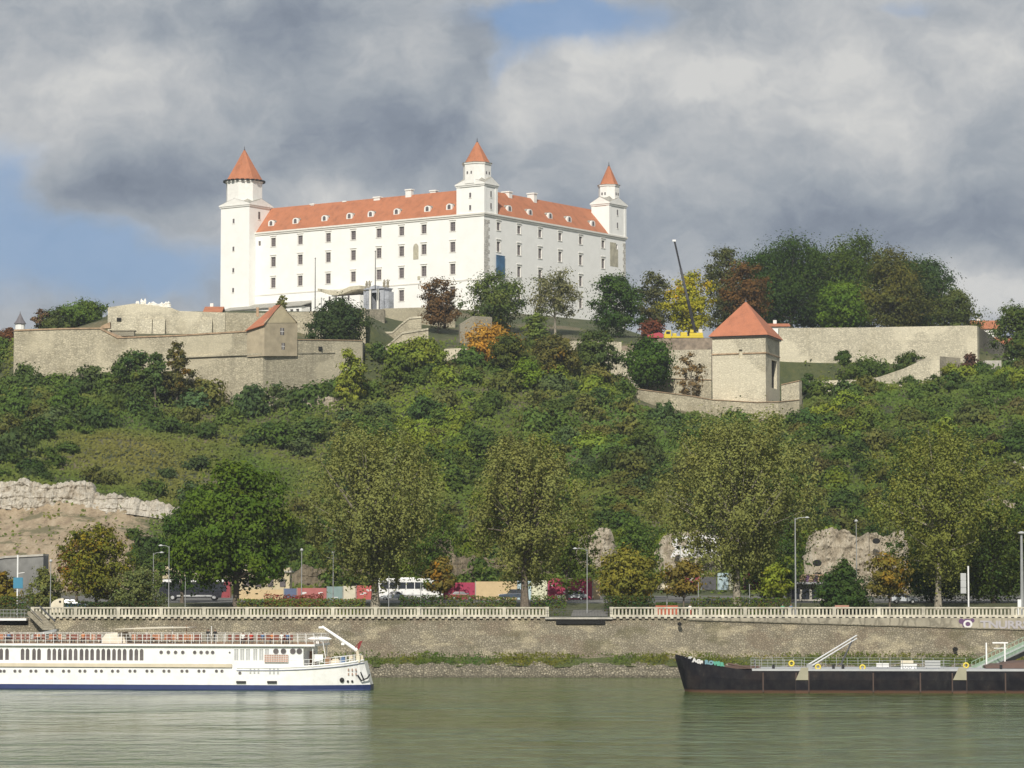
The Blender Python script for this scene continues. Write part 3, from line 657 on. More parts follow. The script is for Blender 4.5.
# towers
def tower(a0, a1, b0, b1, z0, zc, drum_r, zd, za, cone_r, label, wins, teeth=False, drumwins=True):
    t = MB(); boxAB(t, a0, a1, b0, b1, z0, zc)
    # corner pilasters
    for (x0, x1, y0, y1) in ((a0 - .12, a0 + 1.1, b0 - .12, b0 + 1.1), (a1 - 1.1, a1 + .12, b0 - .12, b0 + 1.1), (a0 - .12, a0 + 1.1, b1 - 1.1, b1 + .12)):
        if drum_r < 5.5: boxAB(t, x0, x1, y0, y1, z0 + .01, zc - .01)
    T = t.build('tower', M['plaster'], castle, True)
    if label: T['label'] = label
    ca, cb = (a0 + a1) / 2 + (.9 if teeth else 0), (b0 + b1) / 2
    m_ = MB(); boxAB(m_, a0 - .5, a1 + .5, b0 - .5, b1 + .5, zc, zc + .45); boxAB(m_, a0 - .3, a1 + .3, b0 - .3, b1 + .3, zc - .45, zc - .003)
    # pediments on the four sides
    ph = 1.9
    for q in (((a0 - .45, b0 - .45), (a1 + .45, b0 - .45), (0, .7)), ((a0 - .45, b0 - .45), (a0 - .45, b1 + .45), (.7, 0)), ((a0 - .45, b1 + .45), (a1 + .45, b1 + .45), (0, -.7)), ((a1 + .45, b0 - .45), (a1 + .45, b1 + .45), (-.7, 0))):
        (x0, y0), (x1, y1), dn = q
        m_.prism([CP(x0, y0, zc + .452), CP(x1, y1, zc + .452), CP((x0 + x1) / 2, (y0 + y1) / 2, zc + .45 + ph)], CP(dn[0], dn[1], 0) - CP(0, 0, 0))
    m_.build('cornice', M['white_trim'], T, True)
    l_ = MB(); lo = [(a0 - .42, b0 - .42), (a1 + .42, b0 - .42), (a1 + .42, b1 + .42), (a0 - .42, b1 + .42)]
    k = .35; hi = [(ca + (x - ca) * k, cb + (y - cb) * k) for x, y in lo]
    l_.hexa([CP(x, y, zc + .46) for x, y in lo] + [CP(x, y, zc + ph + 1.6) for x, y in hi]); 
    # gables running back behind each pediment
    for (x0, y0), (x1, y1) in (((a0 - .5, b0 - .4), (a1 + .5, b0 - .4)), ((a0 - .4, b0 - .5), (a0 - .4, b1 + .5))):
        mx_, my_ = (x0 + x1) / 2, (y0 + y1) / 2
        tip = CP(mx_, my_, zc + .55 + ph); inn = CP(ca, cb, zc + .55 + ph)
        l_.add([CP(x0, y0, zc + .5), tip, inn], [(0, 1, 2)]); l_.add([CP(x1, y1, zc + .5), tip, inn], [(2, 1, 0)])
    l_.build('tower_roof_skirt', M['lead'], T, True)
    c3 = CP(ca, cb, 0); ang = math.atan2(aL[1], aL[0]) + math.pi / 8
    d_ = MB(); d_.lathe(tuple(c3), [(drum_r, zc + .5), (drum_r, zd - .6), (drum_r + .25, zd - .55), (drum_r + .3, zd - .2), (drum_r + .55, zd)], 8, ang); d_.build('drum', M['white_trim'], T, True)
    if teeth:
        g = MB(); 
        for k in range(24):
            an = 2 * math.pi * k / 24; g.box((c3[0] + (drum_r + .45) * math.cos(an), c3[1] + (drum_r + .45) * math.sin(an), zd + .05), (1.0, .55, .5), rz=an + math.pi / 2)
        g.build('eave_openings', M['dark'], T, True)
    r_ = MB(); r_.lathe(tuple(c3), [(cone_r, zd + (.3 if teeth else .02)), (cone_r - .1, zd + (.5 if teeth else .2)), (cone_r * .48, zd + (za - zd) * .53), (.22, za - .3), (.05, za)], 8, ang); rr = r_.build('tower_roof', M['tile'], T, True)
    f_ = MB(); f_.lathe((c3[0], c3[1], za - .9), [(.42, 0), (.3, .5), (.12, .9), (.1, 1.5), (.02, 1.8)], 8); f_.build('finial', M['darksteel'], T, True)
    if drumwins:
        for k in (1, 3, 5, 7):
            an = ang + math.pi / 8 + k * math.pi / 4; rr_ = drum_r * math.cos(math.pi / 8)
            for s_ in (-1, 1):
                tx, ty = -math.sin(an) * drum_r * .17 * s_, math.cos(an) * drum_r * .17 * s_
                g = MB(); g.box((c3[0] + rr_ * math.cos(an) + tx, c3[1] + rr_ * math.sin(an) + ty, (zc + zd) / 2 + .3), (.12, .5, .85), rz=an)
                if math.sin(an) < .35: g.build('drum_window', M['pane'], T, True)
    for face, u, z, w, h in wins:
        P = (lambda u, d, z: CP(u, b0 + d, z)) if face == 'L' else (lambda u, d, z: CP(a0 + d, u, z))
        g = MB(); g.hexa([P(u - w, -.05, z - h), P(u + w, -.05, z - h), P(u + w, .02, z - h), P(u - w, .02, z - h), P(u - w, -.05, z + h), P(u + w, -.05, z + h), P(u + w, .02, z + h), P(u - w, .02, z + h)]); g.build('window', M['pane'], T, True)
        g = MB(); g.hexa([P(u - w - .2, -.14, z - h - .22), P(u + w + .2, -.14, z - h - .22), P(u + w + .2, .02, z - h - .22), P(u - w - .2, .02, z - h - .22), P(u - w - .2, -.14, z - h - .003), P(u + w + .2, -.14, z - h - .003), P(u + w + .2, .02, z - h - .003), P(u - w - .2, .02, z - h - .003)]); g.build('window_sill', M['trim'], T, True)
    return T
a1_ = A_of(256); p_ = 3.3
a2_ = A_of(220.8, -p_)
zt = lambda py: zat(py, CP(a1_, -p_, 0)[1])
tower(a1_, a2_, -p_, 7.6, ZB, zt(204.5), 6.05, zt(178.5), zt(145), 6.2, 'tallest white tower with an eight-sided drum and open eaves, left end of the castle',
      [('L', (a1_ + a2_) / 2 + .6, zt(y), .36, .7) for y in (219.5, 247.5, 269, 289)] + [('R', 1.5, zt(214), .45, 1.2)], teeth=True, drumwins=False)
b2 = B_of(496.5); ac = A_of(457.5)
zt2 = lambda py: zat(py, CP(0, 0, 0)[1])
tower(-.25, ac, -.25, b2, EZ + .25, zt2(184), 4.35, zt2(161), zt2(138), 4.05, 'white tower on the near corner of the castle', [('L', ac / 2, zt2(y), .35, .75) for y in (194, 206.5)] + [('R', b2 / 2, zt2(y), .3, .9) for y in (193, 205)])
b3 = B_of(608.5); b4 = B_of(625); a3 = A_of(592, b3)
zt3 = lambda py: zat(py, CP(0, b3, 0)[1])
tower(-.25, a3, b3, b4 + .2, EZ + .25, zt3(203.5), 3.4, zt3(183), zt3(162), 3.15, 'white tower at the right end of the castle', [('R', (b3 + b4) / 2, zt3(y), .32, .9) for y in (211, 224)])
# a fourth, rear tower behind the roofs is hidden; its lower body only
mb = MB(); boxAB(mb, LA - 2, LA + 8, LB - 10, LB, EZ, EZ + 3); mb.build('rear_tower', M['plaster'], castle, True)

# low gallery with a lead roof under the tall tower
gal = thing('gallery', 'low arcaded gallery with a grey lean-to roof at the foot of the tall castle tower', 'gallery', tuple(CP(a1_, -6, 92)))
g0, g1 = A_of(305, -6), A_of(223.5, -7.5); zg = zat(306, CP(g0, -6, 0)[1])
hs = [(u, u + 1.3, zg - 3.6, zg - .9) for u in np.arange(g0 + 1, g1 - 2, 2.4)]
Pg = lambda u, d, z: CP(u, -7.5 + d, z)
mb = MB(); holed(mb, Pg, g0, g1, 88, zg - .1, hs, .5); boxAB(mb, g0, g0 + .5, -7.4, -3.4, 88, zg - .1); boxAB(mb, g1 - .5, g1, -7.4, -3.4, 88, zg - .1); mb.build('wall', M['plaster'], gal, True)
mb = MB()
for a, b, c, d in hs: boxAB(mb, a, b, -7.06, -7.03, c, d)
mb.build('openings', M['pane'], gal, True)
mb = MB(); z1_ = zat(300, CP(g0, 0, 0)[1]); mb.hexa([CP(g0 - .5, -8.1, zg - .09), CP(g1 + .4, -8.1, zg - .09), CP(g1 + .4, -.1, z1_ - .3), CP(g0 - .5, -.1, z1_ - .3), CP(g0 - .5, -8.1, zg + .12), CP(g1 + .4, -8.1, zg + .12), CP(g1 + .4, -.1, z1_), CP(g0 - .5, -.1, z1_)]); mb.build('roof', M['lead'], gal, True)

# white annexe, ramp hall and ceremonial gate in front of the long face
ann = thing('annexe', 'low white annexe with a curved stone gable against the foot of the long castle wall', 'building', tuple(CP(A_of(340), -8, 90)))
za_ = lambda py, b: zat(py, CP(A_of(345), b, 0)[1])
mb = MB(); boxAB(mb, A_of(360, -8), A_of(312, -8), -8, -.02, 88, za_(297, -8)); mb.build('wall', M['plaster'], ann, True)
mb = MB(); q = [(360, 289), (352, 290), (345, 293), (338, 295.5), (330, 295), (318, 291), (318, 288.5), (328, 290.5), (340, 291), (350, 286.5), (360, 285.5)]
mb.prism([CP(A_of(px, -8.2), -8.2, zat(py, CP(A_of(px, -8), -8, 0)[1])) for px, py in q], bR * 8.1); mb.build('roof', M['fort_pale'], ann, True)
for px in (330, 336.5, 343, 349): mb = MB(); a = A_of(px, -8); boxAB(mb, a - .35, a + .35, -8.06, -8.003, za_(302, -8), za_(296.5, -8)); mb.build('window', M['pane'], ann, True)
gate = thing('gate', 'grey stone baroque gate with two side columns and statues before the long castle wall', 'gate', tuple(CP(A_of(373), -12, 92)))
Yg = CP(A_of(373), -12, 0)[1]; zg_ = lambda py: zat(py, Yg); Ag = lambda px: A_of(px, -12)
mb = MB(); boxAB(mb, Ag(370.5), Ag(366), -12, -8, 90, zg_(291)); boxAB(mb, Ag(384), Ag(380), -12, -8, 90, zg_(291)); boxAB(mb, Ag(380), Ag(370.5), -12, -8, zg_(294.5), zg_(291)); boxAB(mb, Ag(388), Ag(384.2), -11.6, -9, 90, zg_(294)); boxAB(mb, Ag(365.8), Ag(363), -11.6, -9, 90, zg_(292))
gm = stone('gate_stone', (.40, .42, .46), .6, .35, stain_amt=.4); mb.build('gate_wall', gm, gate, True)
mb = MB(); boxAB(mb, Ag(385), Ag(365), -12.5, -7.8, zg_(291), zg_(290)); mb.prism([CP(Ag(365.5), -12.2, zg_(290)), CP(Ag(384.5), -12.2, zg_(290)), CP(Ag(375), -12.2, zg_(287))], bR * 3); mb.build('pediment', gm, gate, True)
for px in (371.5, 379): mb = MB(); a = Ag(px); c = CP(a, -12.5, 0); mb.lathe((c[0], c[1], 0), [(.5, 92), (.36, 92.6), (.33, zg_(293)), (.5, zg_(291.5))], 10); mb.build('column', M['trim'], gate, True)
for px in (366.5, 369.5, 384, 387.5):
    mb = MB(); c = CP(Ag(px), -11.8, 0); z = zg_(290.2); mb.lathe((c[0], c[1], z), [(.45, 0), (.5, .3), (.35, .9), (.45, 1.5), (.3, 1.8), (.22, 2.0), (.25, 2.3), (.1, 2.5)], 8); mb.tube([(c[0], c[1], z + 1.5), (c[0] + .7, c[1], z + 2.3)], .12, 6); mb.build('statue', M['fort_grey_shade'], gate, True)
mb = MB(); boxAB(mb, Ag(379.9), Ag(370.6), -9, -8.7, 90, zg_(294.6)); mb.build('gate_door', M['pane'], gate, True)
# flagpoles
for px, y0, y1, bb in ((315.5, 259, 309, -16), (375.5, 252, 290, -16)):
    a = A_of(px, bb); c = CP(a, bb, 0); zb_, zt_ = zat(y1, c[1]), zat(y0, c[1])
    mb = MB(); mb.tube([(c[0], c[1], zb_), (c[0], c[1], zt_)], [.17, .1], 8); mb.lathe((c[0], c[1], zt_), [(.05, 0), (.2, .12), (.2, .3), (.05, .42)], 8); o = mb.build('flagpole', M['darksteel'])
    tag(o, 'bare thin flagpole standing before the castle wall, %s of the two' % ('left' if px < 340 else 'right'), 'flagpole')

# ================================================================== FORTIFICATIONS
def wallpoly(name, pts, zb, th, m, label=None, cat=None, cope=None, parent=None, copeh=.35, flush=0.0):
    """pts: (px, Y, top_py) along the wall, seen side first; zb base metres (or list)"""
    P = [(W(px, 500, Y)[0], Y, zat(py, Y)) for px, Y, py in pts]
    root = parent or thing(name, label, cat, (P[0][0], P[0][1], zb if not hasattr(zb, '__len__') else zb[0]))
    mb = MB(); mc = MB(); n = len(P); bk_ = []
    for i in range(n):
        a = np.array(P[max(i - 1, 0)][:2]); c = np.array(P[min(i + 1, n - 1)][:2]); d = (c - a) / np.linalg.norm(c - a); nn = np.array([-d[1], d[0]])
        if nn[1] < 0: nn = -nn
        bk_.append((P[i][0] + nn[0] * th, P[i][1] + nn[1] * th))
    for i in range(n - 1):
        z0 = zb if not hasattr(zb, '__len__') else zb[i]; z0b = zb if not hasattr(zb, '__len__') else zb[i + 1]
        a, b = P[i], P[i + 1]; A, B = bk_[i], bk_[i + 1]; L = math.hypot(b[0] - a[0], b[1] - a[1]); k = max(1, int(L / 6))
        bat = 1.2
        mb.hexa([(a[0], a[1] - 0, z0), (b[0], b[1], z0b), (B[0], B[1], z0b), (A[0], A[1], z0), (a[0], a[1], a[2]), (b[0], b[1], b[2]), (B[0], B[1], b[2]), (A[0], A[1], a[2])])
        if cope: e = .25; mc.hexa([(a[0], a[1] - e, a[2] + .002), (b[0], b[1] - e, b[2] + .002), (B[0], B[1] + e, b[2] + .002), (A[0], A[1] + e, a[2] + .002), (a[0], a[1] - e, a[2] + copeh), (b[0], b[1] - e, b[2] + copeh), (B[0], B[1] + e, b[2] + copeh), (A[0], A[1] + e, a[2] + copeh)])
    mb.build('masonry', m, root, True)
    if cope: mc.build('coping', cope, root, True)
    return root
bas = wallpoly('bastion_wall', [(12, 711, 331), (60, 711, 329.5), (98, 710.5, 329), (116, 710, 338.5), (180, 702, 336), (262, 690, 331)], 52, 5, M['fort'], 'long cream stone bastion wall running left from the gabled house on its corner', 'wall', M['coping'])
mb = MB(); P0, P1 = W(185, 357, 701.3), W(262, 354, 690.1); mb.hexa([(P0[0], P0[1] - .5, P0[2] - .2), (P1[0], P1[1] - .5, P1[2] - .2), (P1[0], P1[1] + .8, P1[2] - .2), (P0[0], P0[1] + .8, P0[2] - .2), (P0[0], P0[1] - .5, P0[2] + .2), (P1[0], P1[1] - .5, P1[2] + .2), (P1[0], P1[1] + .8, P1[2] + .2), (P0[0], P0[1] + .8, P0[2] + .2)]); mb.build('string_course', M['fort'], bas, True)
bas2 = wallpoly('bastion_wall', [(262.2, 690, 341), (300, 698, 340), (340, 706, 340.5), (362, 711, 341)], 50, 4, M['fort'], 'stone bastion wall between the gabled house and the bushes on its right', 'wall', M['coping'], copeh=.2)
wallpoly('retaining_wall', [(362.2, 711.5, 341.5), (368, 728, 348), (378, 745, 350)], 55, 3, M['fort_grey_shade'], 'short shaded stone wall returning behind the right end of the bastion wall', 'wall')
mb = MB(); P0, P1, P2 = W(264, 353.5, 690.4), W(300, 353, 698.1), W(335, 352.5, 705.1)
for a, b in ((P0, P1), (P1, P2)): mb.hexa([(a[0], a[1] - .5, a[2] - .2), (b[0], b[1] - .5, b[2] - .2), (b[0], b[1] + .8, b[2] - .2), (a[0], a[1] + .8, a[2] - .2), (a[0], a[1] - .5, a[2] + .2), (b[0], b[1] - .5, b[2] + .2), (b[0], b[1] + .8, b[2] + .2), (a[0], a[1] + .8, a[2] + .2)])
mb.build('string_course', M['fort'], bas2, True)
# corner toe of rock under the bastion point
cliff('rock_face', [(250, 398), (262, 392), (280, 396), (300, 392), (330, 394), (352, 396)], [(250, 428), (262, 430), (300, 428), (352, 425)], 687, 3, M['rock'], .5, 21)
up = wallpoly('upper_wall', [(106, 751, 307.5), (122, 751, 305), (132, 751, 303.5), (150, 751, 305), (170, 751, 308), (178, 751, 311), (224, 751, 312.5)], 70, 7, M['fort_pale'], 'pale upper rampart wall with buttresses and a broken rounded top behind the left bastion', 'wall')
mb = MB()
for px in (143, 156, 203):
    x = W(px + 3, 320, 750)[0]; z1 = zat(319, 750); z0 = 74; mb.hexa([(x - 1.6, 748.4, z0), (x + 1.6, 748.4, z0), (x + 1.6, 751.2, z0), (x - 1.6, 751.2, z0), (x - 1.6, 750.2, z1), (x + 1.6, 750.2, z1), (x + 1.6, 751.2, z1), (x - 1.6, 751.2, z1)])
mb.build('buttresses', M['fort_pale'], up, True)
mb = MB(); x, _, z = W(119, 319.5, 750.8); mb.box((x, 750.9, z), (1.2, .3, .9)); mb.build('opening', M['dark'], up, True)
mb = MB(); 
for k in range(26):
    px = 136 + k * 1.35 + random.uniform(-.4, .4); x, _, z = W(px, 305, 753); h = random.uniform(.5, 2.0) * (1.3 if k < 14 else .8); r_ = random.uniform(.25, .5)
    mb.lathe((x, 753, z - .6), [(r_, 0), (r_ * .9, h * .5), (r_ * 1.2, h * .7), (.08, h)], 5, k)
o = mb.build('broken_crest', M['trim'], up, True); o['kind'] = 'stuff'
wallpoly('terrace_wall', [(224.3, 751, 312.5), (260, 752, 313), (300, 752, 312), (345, 752, 309.5), (365, 753, 308)], 70, 7, M['fort'], 'stone terrace wall with a level top directly below the left half of the castle', 'wall')
# stair tower side under the gate, steps and walls right of it
wallpoly('retaining_wall', [(365, 792, 309), (366, 786, 310), (384, 786, 309.5)], 72, 5, M['fort_grey_shade'], 'tall grey stone retaining wall straight below the grey castle gate', 'wall')
wallpoly('retaining_wall', [(384.2, 800, 308.5), (420, 806, 307.5), (455, 812, 306.5)], 80, 3, M['fort'], 'stone retaining wall at the castle foot right of the grey gate', 'wall')
wallpoly('stair_wall', [(378, 770, 334), (392, 768, 333.5), (400, 767, 326), (409, 766, 319), (421, 766, 318)], 70, 2, M['fort'], 'stone stair wall stepping upward to the right, higher of the two beside the brown tree', 'wall', M['fort_pale'], copeh=.5)
wallpoly('stair_wall', [(380, 748, 349), (387, 746, 347), (396, 745, 339), (402, 744, 334), (428, 744, 330)], 64, 2, M['fort'], 'stone stair wall stepping upward to the right, lower of the two beside the brown tree', 'wall', M['fort_pale'], copeh=.5)
wallpoly('terrace_wall', [(444, 732, 349), (462, 731, 348), (482, 731, 347.5)], 62, 1.5, M['fort_pale'], 'low pale terrace wall left of the orange tree', 'wall')
wallpoly('terrace_wall', [(568, 742, 341), (590, 741, 340.5), (622, 741, 342)], 64, 1.5, M['fort_pale'], 'low pale terrace wall among trees below the right half of the castle', 'wall')
wallpoly('terrace_wall', [(460, 768, 324), (474, 769, 316), (492, 772, 317)], 72, 1.5, M['fort_grey_shade'], 'small ruined grey wall between the brown tree and the first green tree', 'wall')
# right fortifications
wallpoly('parapet_wall', [(612, 760, 346), (640, 760, 345), (660, 759, 338.5), (713, 758, 338)], 60, 3, mat('brown_rubble', (.25, .20, .15), .9, .3, .8), 'brownish parapet wall carrying the yard with the yellow crane', 'wall')  # plain brownish rubble colour, varied by noise
wallpoly('rampart_wall', [(618, 740, 351), (640, 738, 350.5), (712, 736, 349.5)], 55, 3, M['fort_pale'], 'pale stone rampart wall left of the square gate tower', 'wall')
lowt = wallpoly('terrace_wall', [(629, 716, 388), (650, 712, 391), (690, 706, 396), (713, 702, 400), (757, 700, 402.5), (779, 700, 402), (800, 704, 400)], 42, 3, M['fort'], 'stepped lower terrace wall at the foot of the square gate tower', 'wall', M['coping'], copeh=.15)
wallpoly('forecourt_wall', [(640, 728, 378), (712, 726, 380)], 50, 2, M['fort'], 'low buttressed wall in front of the pale rampart, left of the square tower', 'wall', M['coping'], copeh=.15)
wallpoly('forecourt_wall', [(782, 722, 385), (800, 720, 381)], 50, 2, M['fort_pale'], 'low pale wall with a flat top just right of the square gate tower', 'wall', M['coping'], copeh=.2)
gw = wallpoly('rampart_wall', [(780, 760.5, 328), (860, 760, 327.5), (920, 760, 326.5), (973, 760, 325.5), (979, 759.5, 326)], 60, 3, M['fort_pale'], 'long pale rampart wall below the dark tall trees right of the gate tower', 'wall')
wallpoly('rampart_wall', [(979.2, 760, 326.5), (988, 776, 332), (1000, 794, 341), (1010, 806, 347)], 62, 2.5, M['fort_grey_shade'], 'dark shaded side wall stepping down toward the red roofed house', 'wall')  # shade of this side wall is put into the darker stone colour
wallpoly('low_wall', [(985, 748, 360.5), (1003, 748, 360.5)], 66, 1.2, M['concrete'], 'short pale concrete wall beneath the dark shaded rampart side', 'wall')
wallpoly('path_wall', [(810, 742, 381), (860, 738, 379.5), (880, 734, 377), (905, 730, 368.5), (930, 728, 357), (941, 728, 355)], [50, 52, 54, 56, 60, 62], 1.5, M['fort_pale'], 'sloping pale path wall climbing to the right across the grassy bank', 'wall')
wallpoly('path_wall', [(918, 742, 360), (938, 742, 356), (962, 746, 358)], 60, 1.5, M['fort_grey_shade'], 'grey revetment wall at the top end of the sloping path', 'wall')

# gabled corner house on the bastion point
hs_ = thing('gabled_house', 'plastered corner house with a steep red roof on the point of the bastion', 'house', tuple(W(275, 340, 692)))
def Wp(px, py, Y): return tuple(W(px, py, Y))
def slab(mb, pts, Ys, back):  # polygon of px,py at Y list, extruded back in y
    mb.prism([Wp(px, py, Y) for (px, py), Y in zip(pts, Ys)], (0, back, 0))
Yf0, Yf1, Yb = 689.3, 695.8, 699.0
mb = MB(); q = lambda px, Y, py: (W(px, 500, Y)[0], Y, zat(py, Y))
mb.hexa([q(263.5, 689.3, 356), q(296.5, 696.6, 356), q(291, 708, 356), q(246, 691.8, 357), q(263.5, 689.3, 322.8), q(296.5, 696.6, 322.6), q(291, 708, 323), q(246, 691.8, 329.0)])
mb.build('wall', mat('house_plaster', (.40, .34, .235), .9, .15, .5), hs_, True)
mb = MB(); mb.prism([q(263.5, 689.2, 322.9), q(296.5, 696.5, 322.7), q(280.5, 692.8, 305.2)], (-.4, 1.0, 0)); mb.build('gable', M['cream_plaster'], hs_, True)
mb = MB(); top = q(279.5, 692.6, 304.6); tb = q(273.5, 701, 305.3)
mb.add([q(263, 688.6, 324.2), top, tb, q(244.3, 691.2, 330.3)], [(0, 1, 2, 3)]); mb.add([q(244.3, 691.2, 330.3), tb, q(262, 706, 323)], [(0, 1, 2)])
mb.add([top, q(297, 696.2, 323), q(291, 708.5, 323), tb], [(0, 1, 2, 3)]); mb.add([q(263, 688.6, 325.0), q(263, 688.6, 324.2), q(244.3, 691.2, 330.3), q(244.3, 691.2, 331.1)], [(0, 1, 2, 3)])
mb.build('roof', M['tile_red'], hs_, True)
for px, py, w_, h_ in ((282, 331.5, .62, .85), (283, 346.3, .5, .8), (281, 316.8, .28, .5)):
    Yv = 689.3 + (px - 263.5) / 33 * 7.3 - .06; x, _, z = W(px, py, Yv); dv = Vector((W(296.5, 0, 696.6)[0] - W(263.5, 0, 689.3)[0], 7.3, 0)).normalized(); rz = math.atan2(dv.y, dv.x)
    m_ = MB(); m_.box((x, Yv, z), (2 * w_ + .5, .12, 2 * h_ + .5), rz=rz); wf = m_.build('window', M['white_trim'], hs_, True)
    m_ = MB(); m_.box((x + .02, Yv - .1, z), (2 * w_, .12, 2 * h_), rz=rz); m_.build('pane', M['pane'], wf, True)
    m_ = MB(); m_.box((x + .02, Yv - .17, z), (.12, .06, 2 * h_), rz=rz); m_.box((x + .02, Yv - .172, z), (2 * w_, .055, .12), rz=rz); m_.build('glazing_bar', M['white_trim'], wf, True)
for k, px in enumerate((257.5, 270)):
    x, _, z = W(px, 312, 700); m_ = MB(); m_.box((x, 700, z), (.6, .6, 2.2)); m_.build('chimney', M['coping'], hs_, True)
mb = MB(); x, _, z = W(320.3, 348.5, 701.6); mb.box((x, 701.9, z), (.9, 1.2, .9)); mb.build('loophole', M['dark'], bas2, True)

# square gate tower
gt = thing('gate_tower', 'square stone gate tower with a red pyramid roof standing alone on the slope', 'tower', tuple(W(745, 398, 704)))
c0 = q(713, 706, 398); c1 = q(766.5, 700.5, 398); c2 = q(780.5, 716, 398); c3_ = (c0[0] + c2[0] - c1[0], c0[1] + c2[1] - c1[1], c0[2])
zt_ = zat(335, 703); zb2 = 44
def at2(u, v, z): return (c0[0] + (c1[0] - c0[0]) * u + (c2[0] - c1[0]) * v, c0[1] + (c1[1] - c0[1]) * u + (c2[1] - c1[1]) * v, z)
mb = MB(); ws = .455
P2 = lambda u, d, z: at2(u, d / 16, z); hh_ = [(.50, .565, zat(358, 703), zat(349.5, 703))]
holed(mb, P2, 0, 1, zb2, zt_, hh_, .5)
P3 = lambda u, d, z: at2(1 - d / 15, u, z); h3 = [(.42, .80, zat(388, 708), zat(360, 708))]
holed(mb, P3, 0, 1, zb2, zt_, h3, 1.2)
mb.add([at2(0, 0, zb2), at2(0, 1, zb2), at2(0, 1, zt_), at2(0, 0, zt_)], [(3, 2, 1, 0)]); mb.add([at2(0, 1, zb2), at2(1, 1, zb2), at2(1, 1, zt_), at2(0, 1, zt_)], [(3, 2, 1, 0)])
mb.build('masonry', M['fort_pale'], gt, True)
mb = MB(); mb.hexa([at2(.5, .04, hh_[0][2]), at2(.565, .04, hh_[0][2]), at2(.565, .06, hh_[0][2]), at2(.5, .06, hh_[0][2]), at2(.5, .04, hh_[0][3]), at2(.565, .04, hh_[0][3]), at2(.565, .06, hh_[0][3]), at2(.5, .06, hh_[0][3])]); mb.build('window', M['fort_grey_shade'], gt, True)
mb = MB(); mb.hexa([at2(.93, .42, 44), at2(.94, .42, 44), at2(.94, .8, 44), at2(.93, .8, 44), at2(.93, .42, h3[0][3]), at2(.94, .42, h3[0][3]), at2(.94, .8, h3[0][3]), at2(.93, .8, h3[0][3])]); mb.build('gate_opening', M['dark'], gt, True)
zq = zat(353.5, 703); mb = MB()
for u0, u1, v0, v1 in ((-.012, .5, -.015, .0), (.57, 1.012, -.015, 0), (1.0, 1.012, 0, 1.01)):
    mb.hexa([at2(u0, v0, zq - .15), at2(u1, v0, zq - .15), at2(u1, v1, zq - .15), at2(u0, v1, zq - .15), at2(u0, v0, zq + .15), at2(u1, v0, zq + .15), at2(u1, v1, zq + .15), at2(u0, v1, zq + .15)])
mb.build('string_course', M['coping'], gt, True)
mb = MB(); e = .06; ap = W(746, 301, 710); zr = zt_ - .2
cs = [at2(-e, -e, zr), at2(1 + e, -e, zr), at2(1 + e, 1 + e, zr), at2(-e, 1 + e, zr)]
apx = ((cs[0][0] + cs[2][0]) / 2, (cs[0][1] + cs[2][1]) / 2, ap[2]); mid = [tuple(np.array(c) * .90 + np.array(apx) * .10 + np.array([0, 0, .15])) for c in cs]
for k in range(4): j = (k + 1) % 4; mb.add([cs[k], cs[j], mid[j], mid[k]], [(0, 1, 2, 3)]); mb.add([mid[k], mid[j], apx], [(0, 1, 2)])
mb.add(cs, [(3, 2, 1, 0)]); mb.build('roof', M['tile_red'], gt, True)
mb = MB(); mb.lathe((apx[0], apx[1], apx[2] - .3), [(.25, 0), (.12, .5), (.03, 1.1)], 6); mb.build('finial', M['darksteel'], gt, True)
mb = MB(); [mb.hexa([at2(u0, v0, zt_ - .55), at2(u1, v0, zt_ - .55), at2(u1, v1, zt_ - .55), at2(u0, v1, zt_ - .55), at2(u0, v0, zt_ - .21), at2(u1, v0, zt_ - .21), at2(u1, v1, zt_ - .21), at2(u0, v1, zt_ - .21)]) for u0, u1, v0, v1 in ((-.03, 1.03, -.03, -.001), (1.001, 1.03, -.001, 1.02))]; mb.build('eaves', M['wframe'], gt, True)

# conical sentry turret on the bastion's left end
tu = thing('sentry_turret', 'tiny round sentry turret with a dark conical roof on the far left wall end', 'turret', Wp(20, 331, 727))
x, Y, z = W(20, 331, 727); mb = MB(); mb.lathe((x, Y, 0), [(.7, z - 2), (1.25, z), (1.25, z + 1.8)], 10); mb.build('body', M['white_trim'], tu, True)
mb = MB(); mb.lathe((x, Y, z + 1.8), [(1.6, 0), (.9, 1.0), (.12, 2.6), (.03, 3.2)], 10); mb.build('roof', mat('slate', (.14, .13, .14), .8), tu, True)
# dark stair ramp between bastion and upper wall
mb = MB(); slab(mb, [(98, 329), (103, 325), (110, 322), (110, 328)], [730] * 4, 2); o = mb.build('stair_ramp', M['coping']); tag(o, 'small brown stair ramp climbing from the bastion top to the pale upper wall', 'stairs')
mb = MB(); x, _, z = W(123, 331.5, 733); mb.box((x, 733, z - .6), (6, 2.2, 1.2)); mb.box((x, 733, z + .15), (6.5, 2.6, .2)); o = mb.build('shed', M['fort_grey_shade']); tag(o, 'low dark flat shed behind the coping of the left bastion', 'shed')

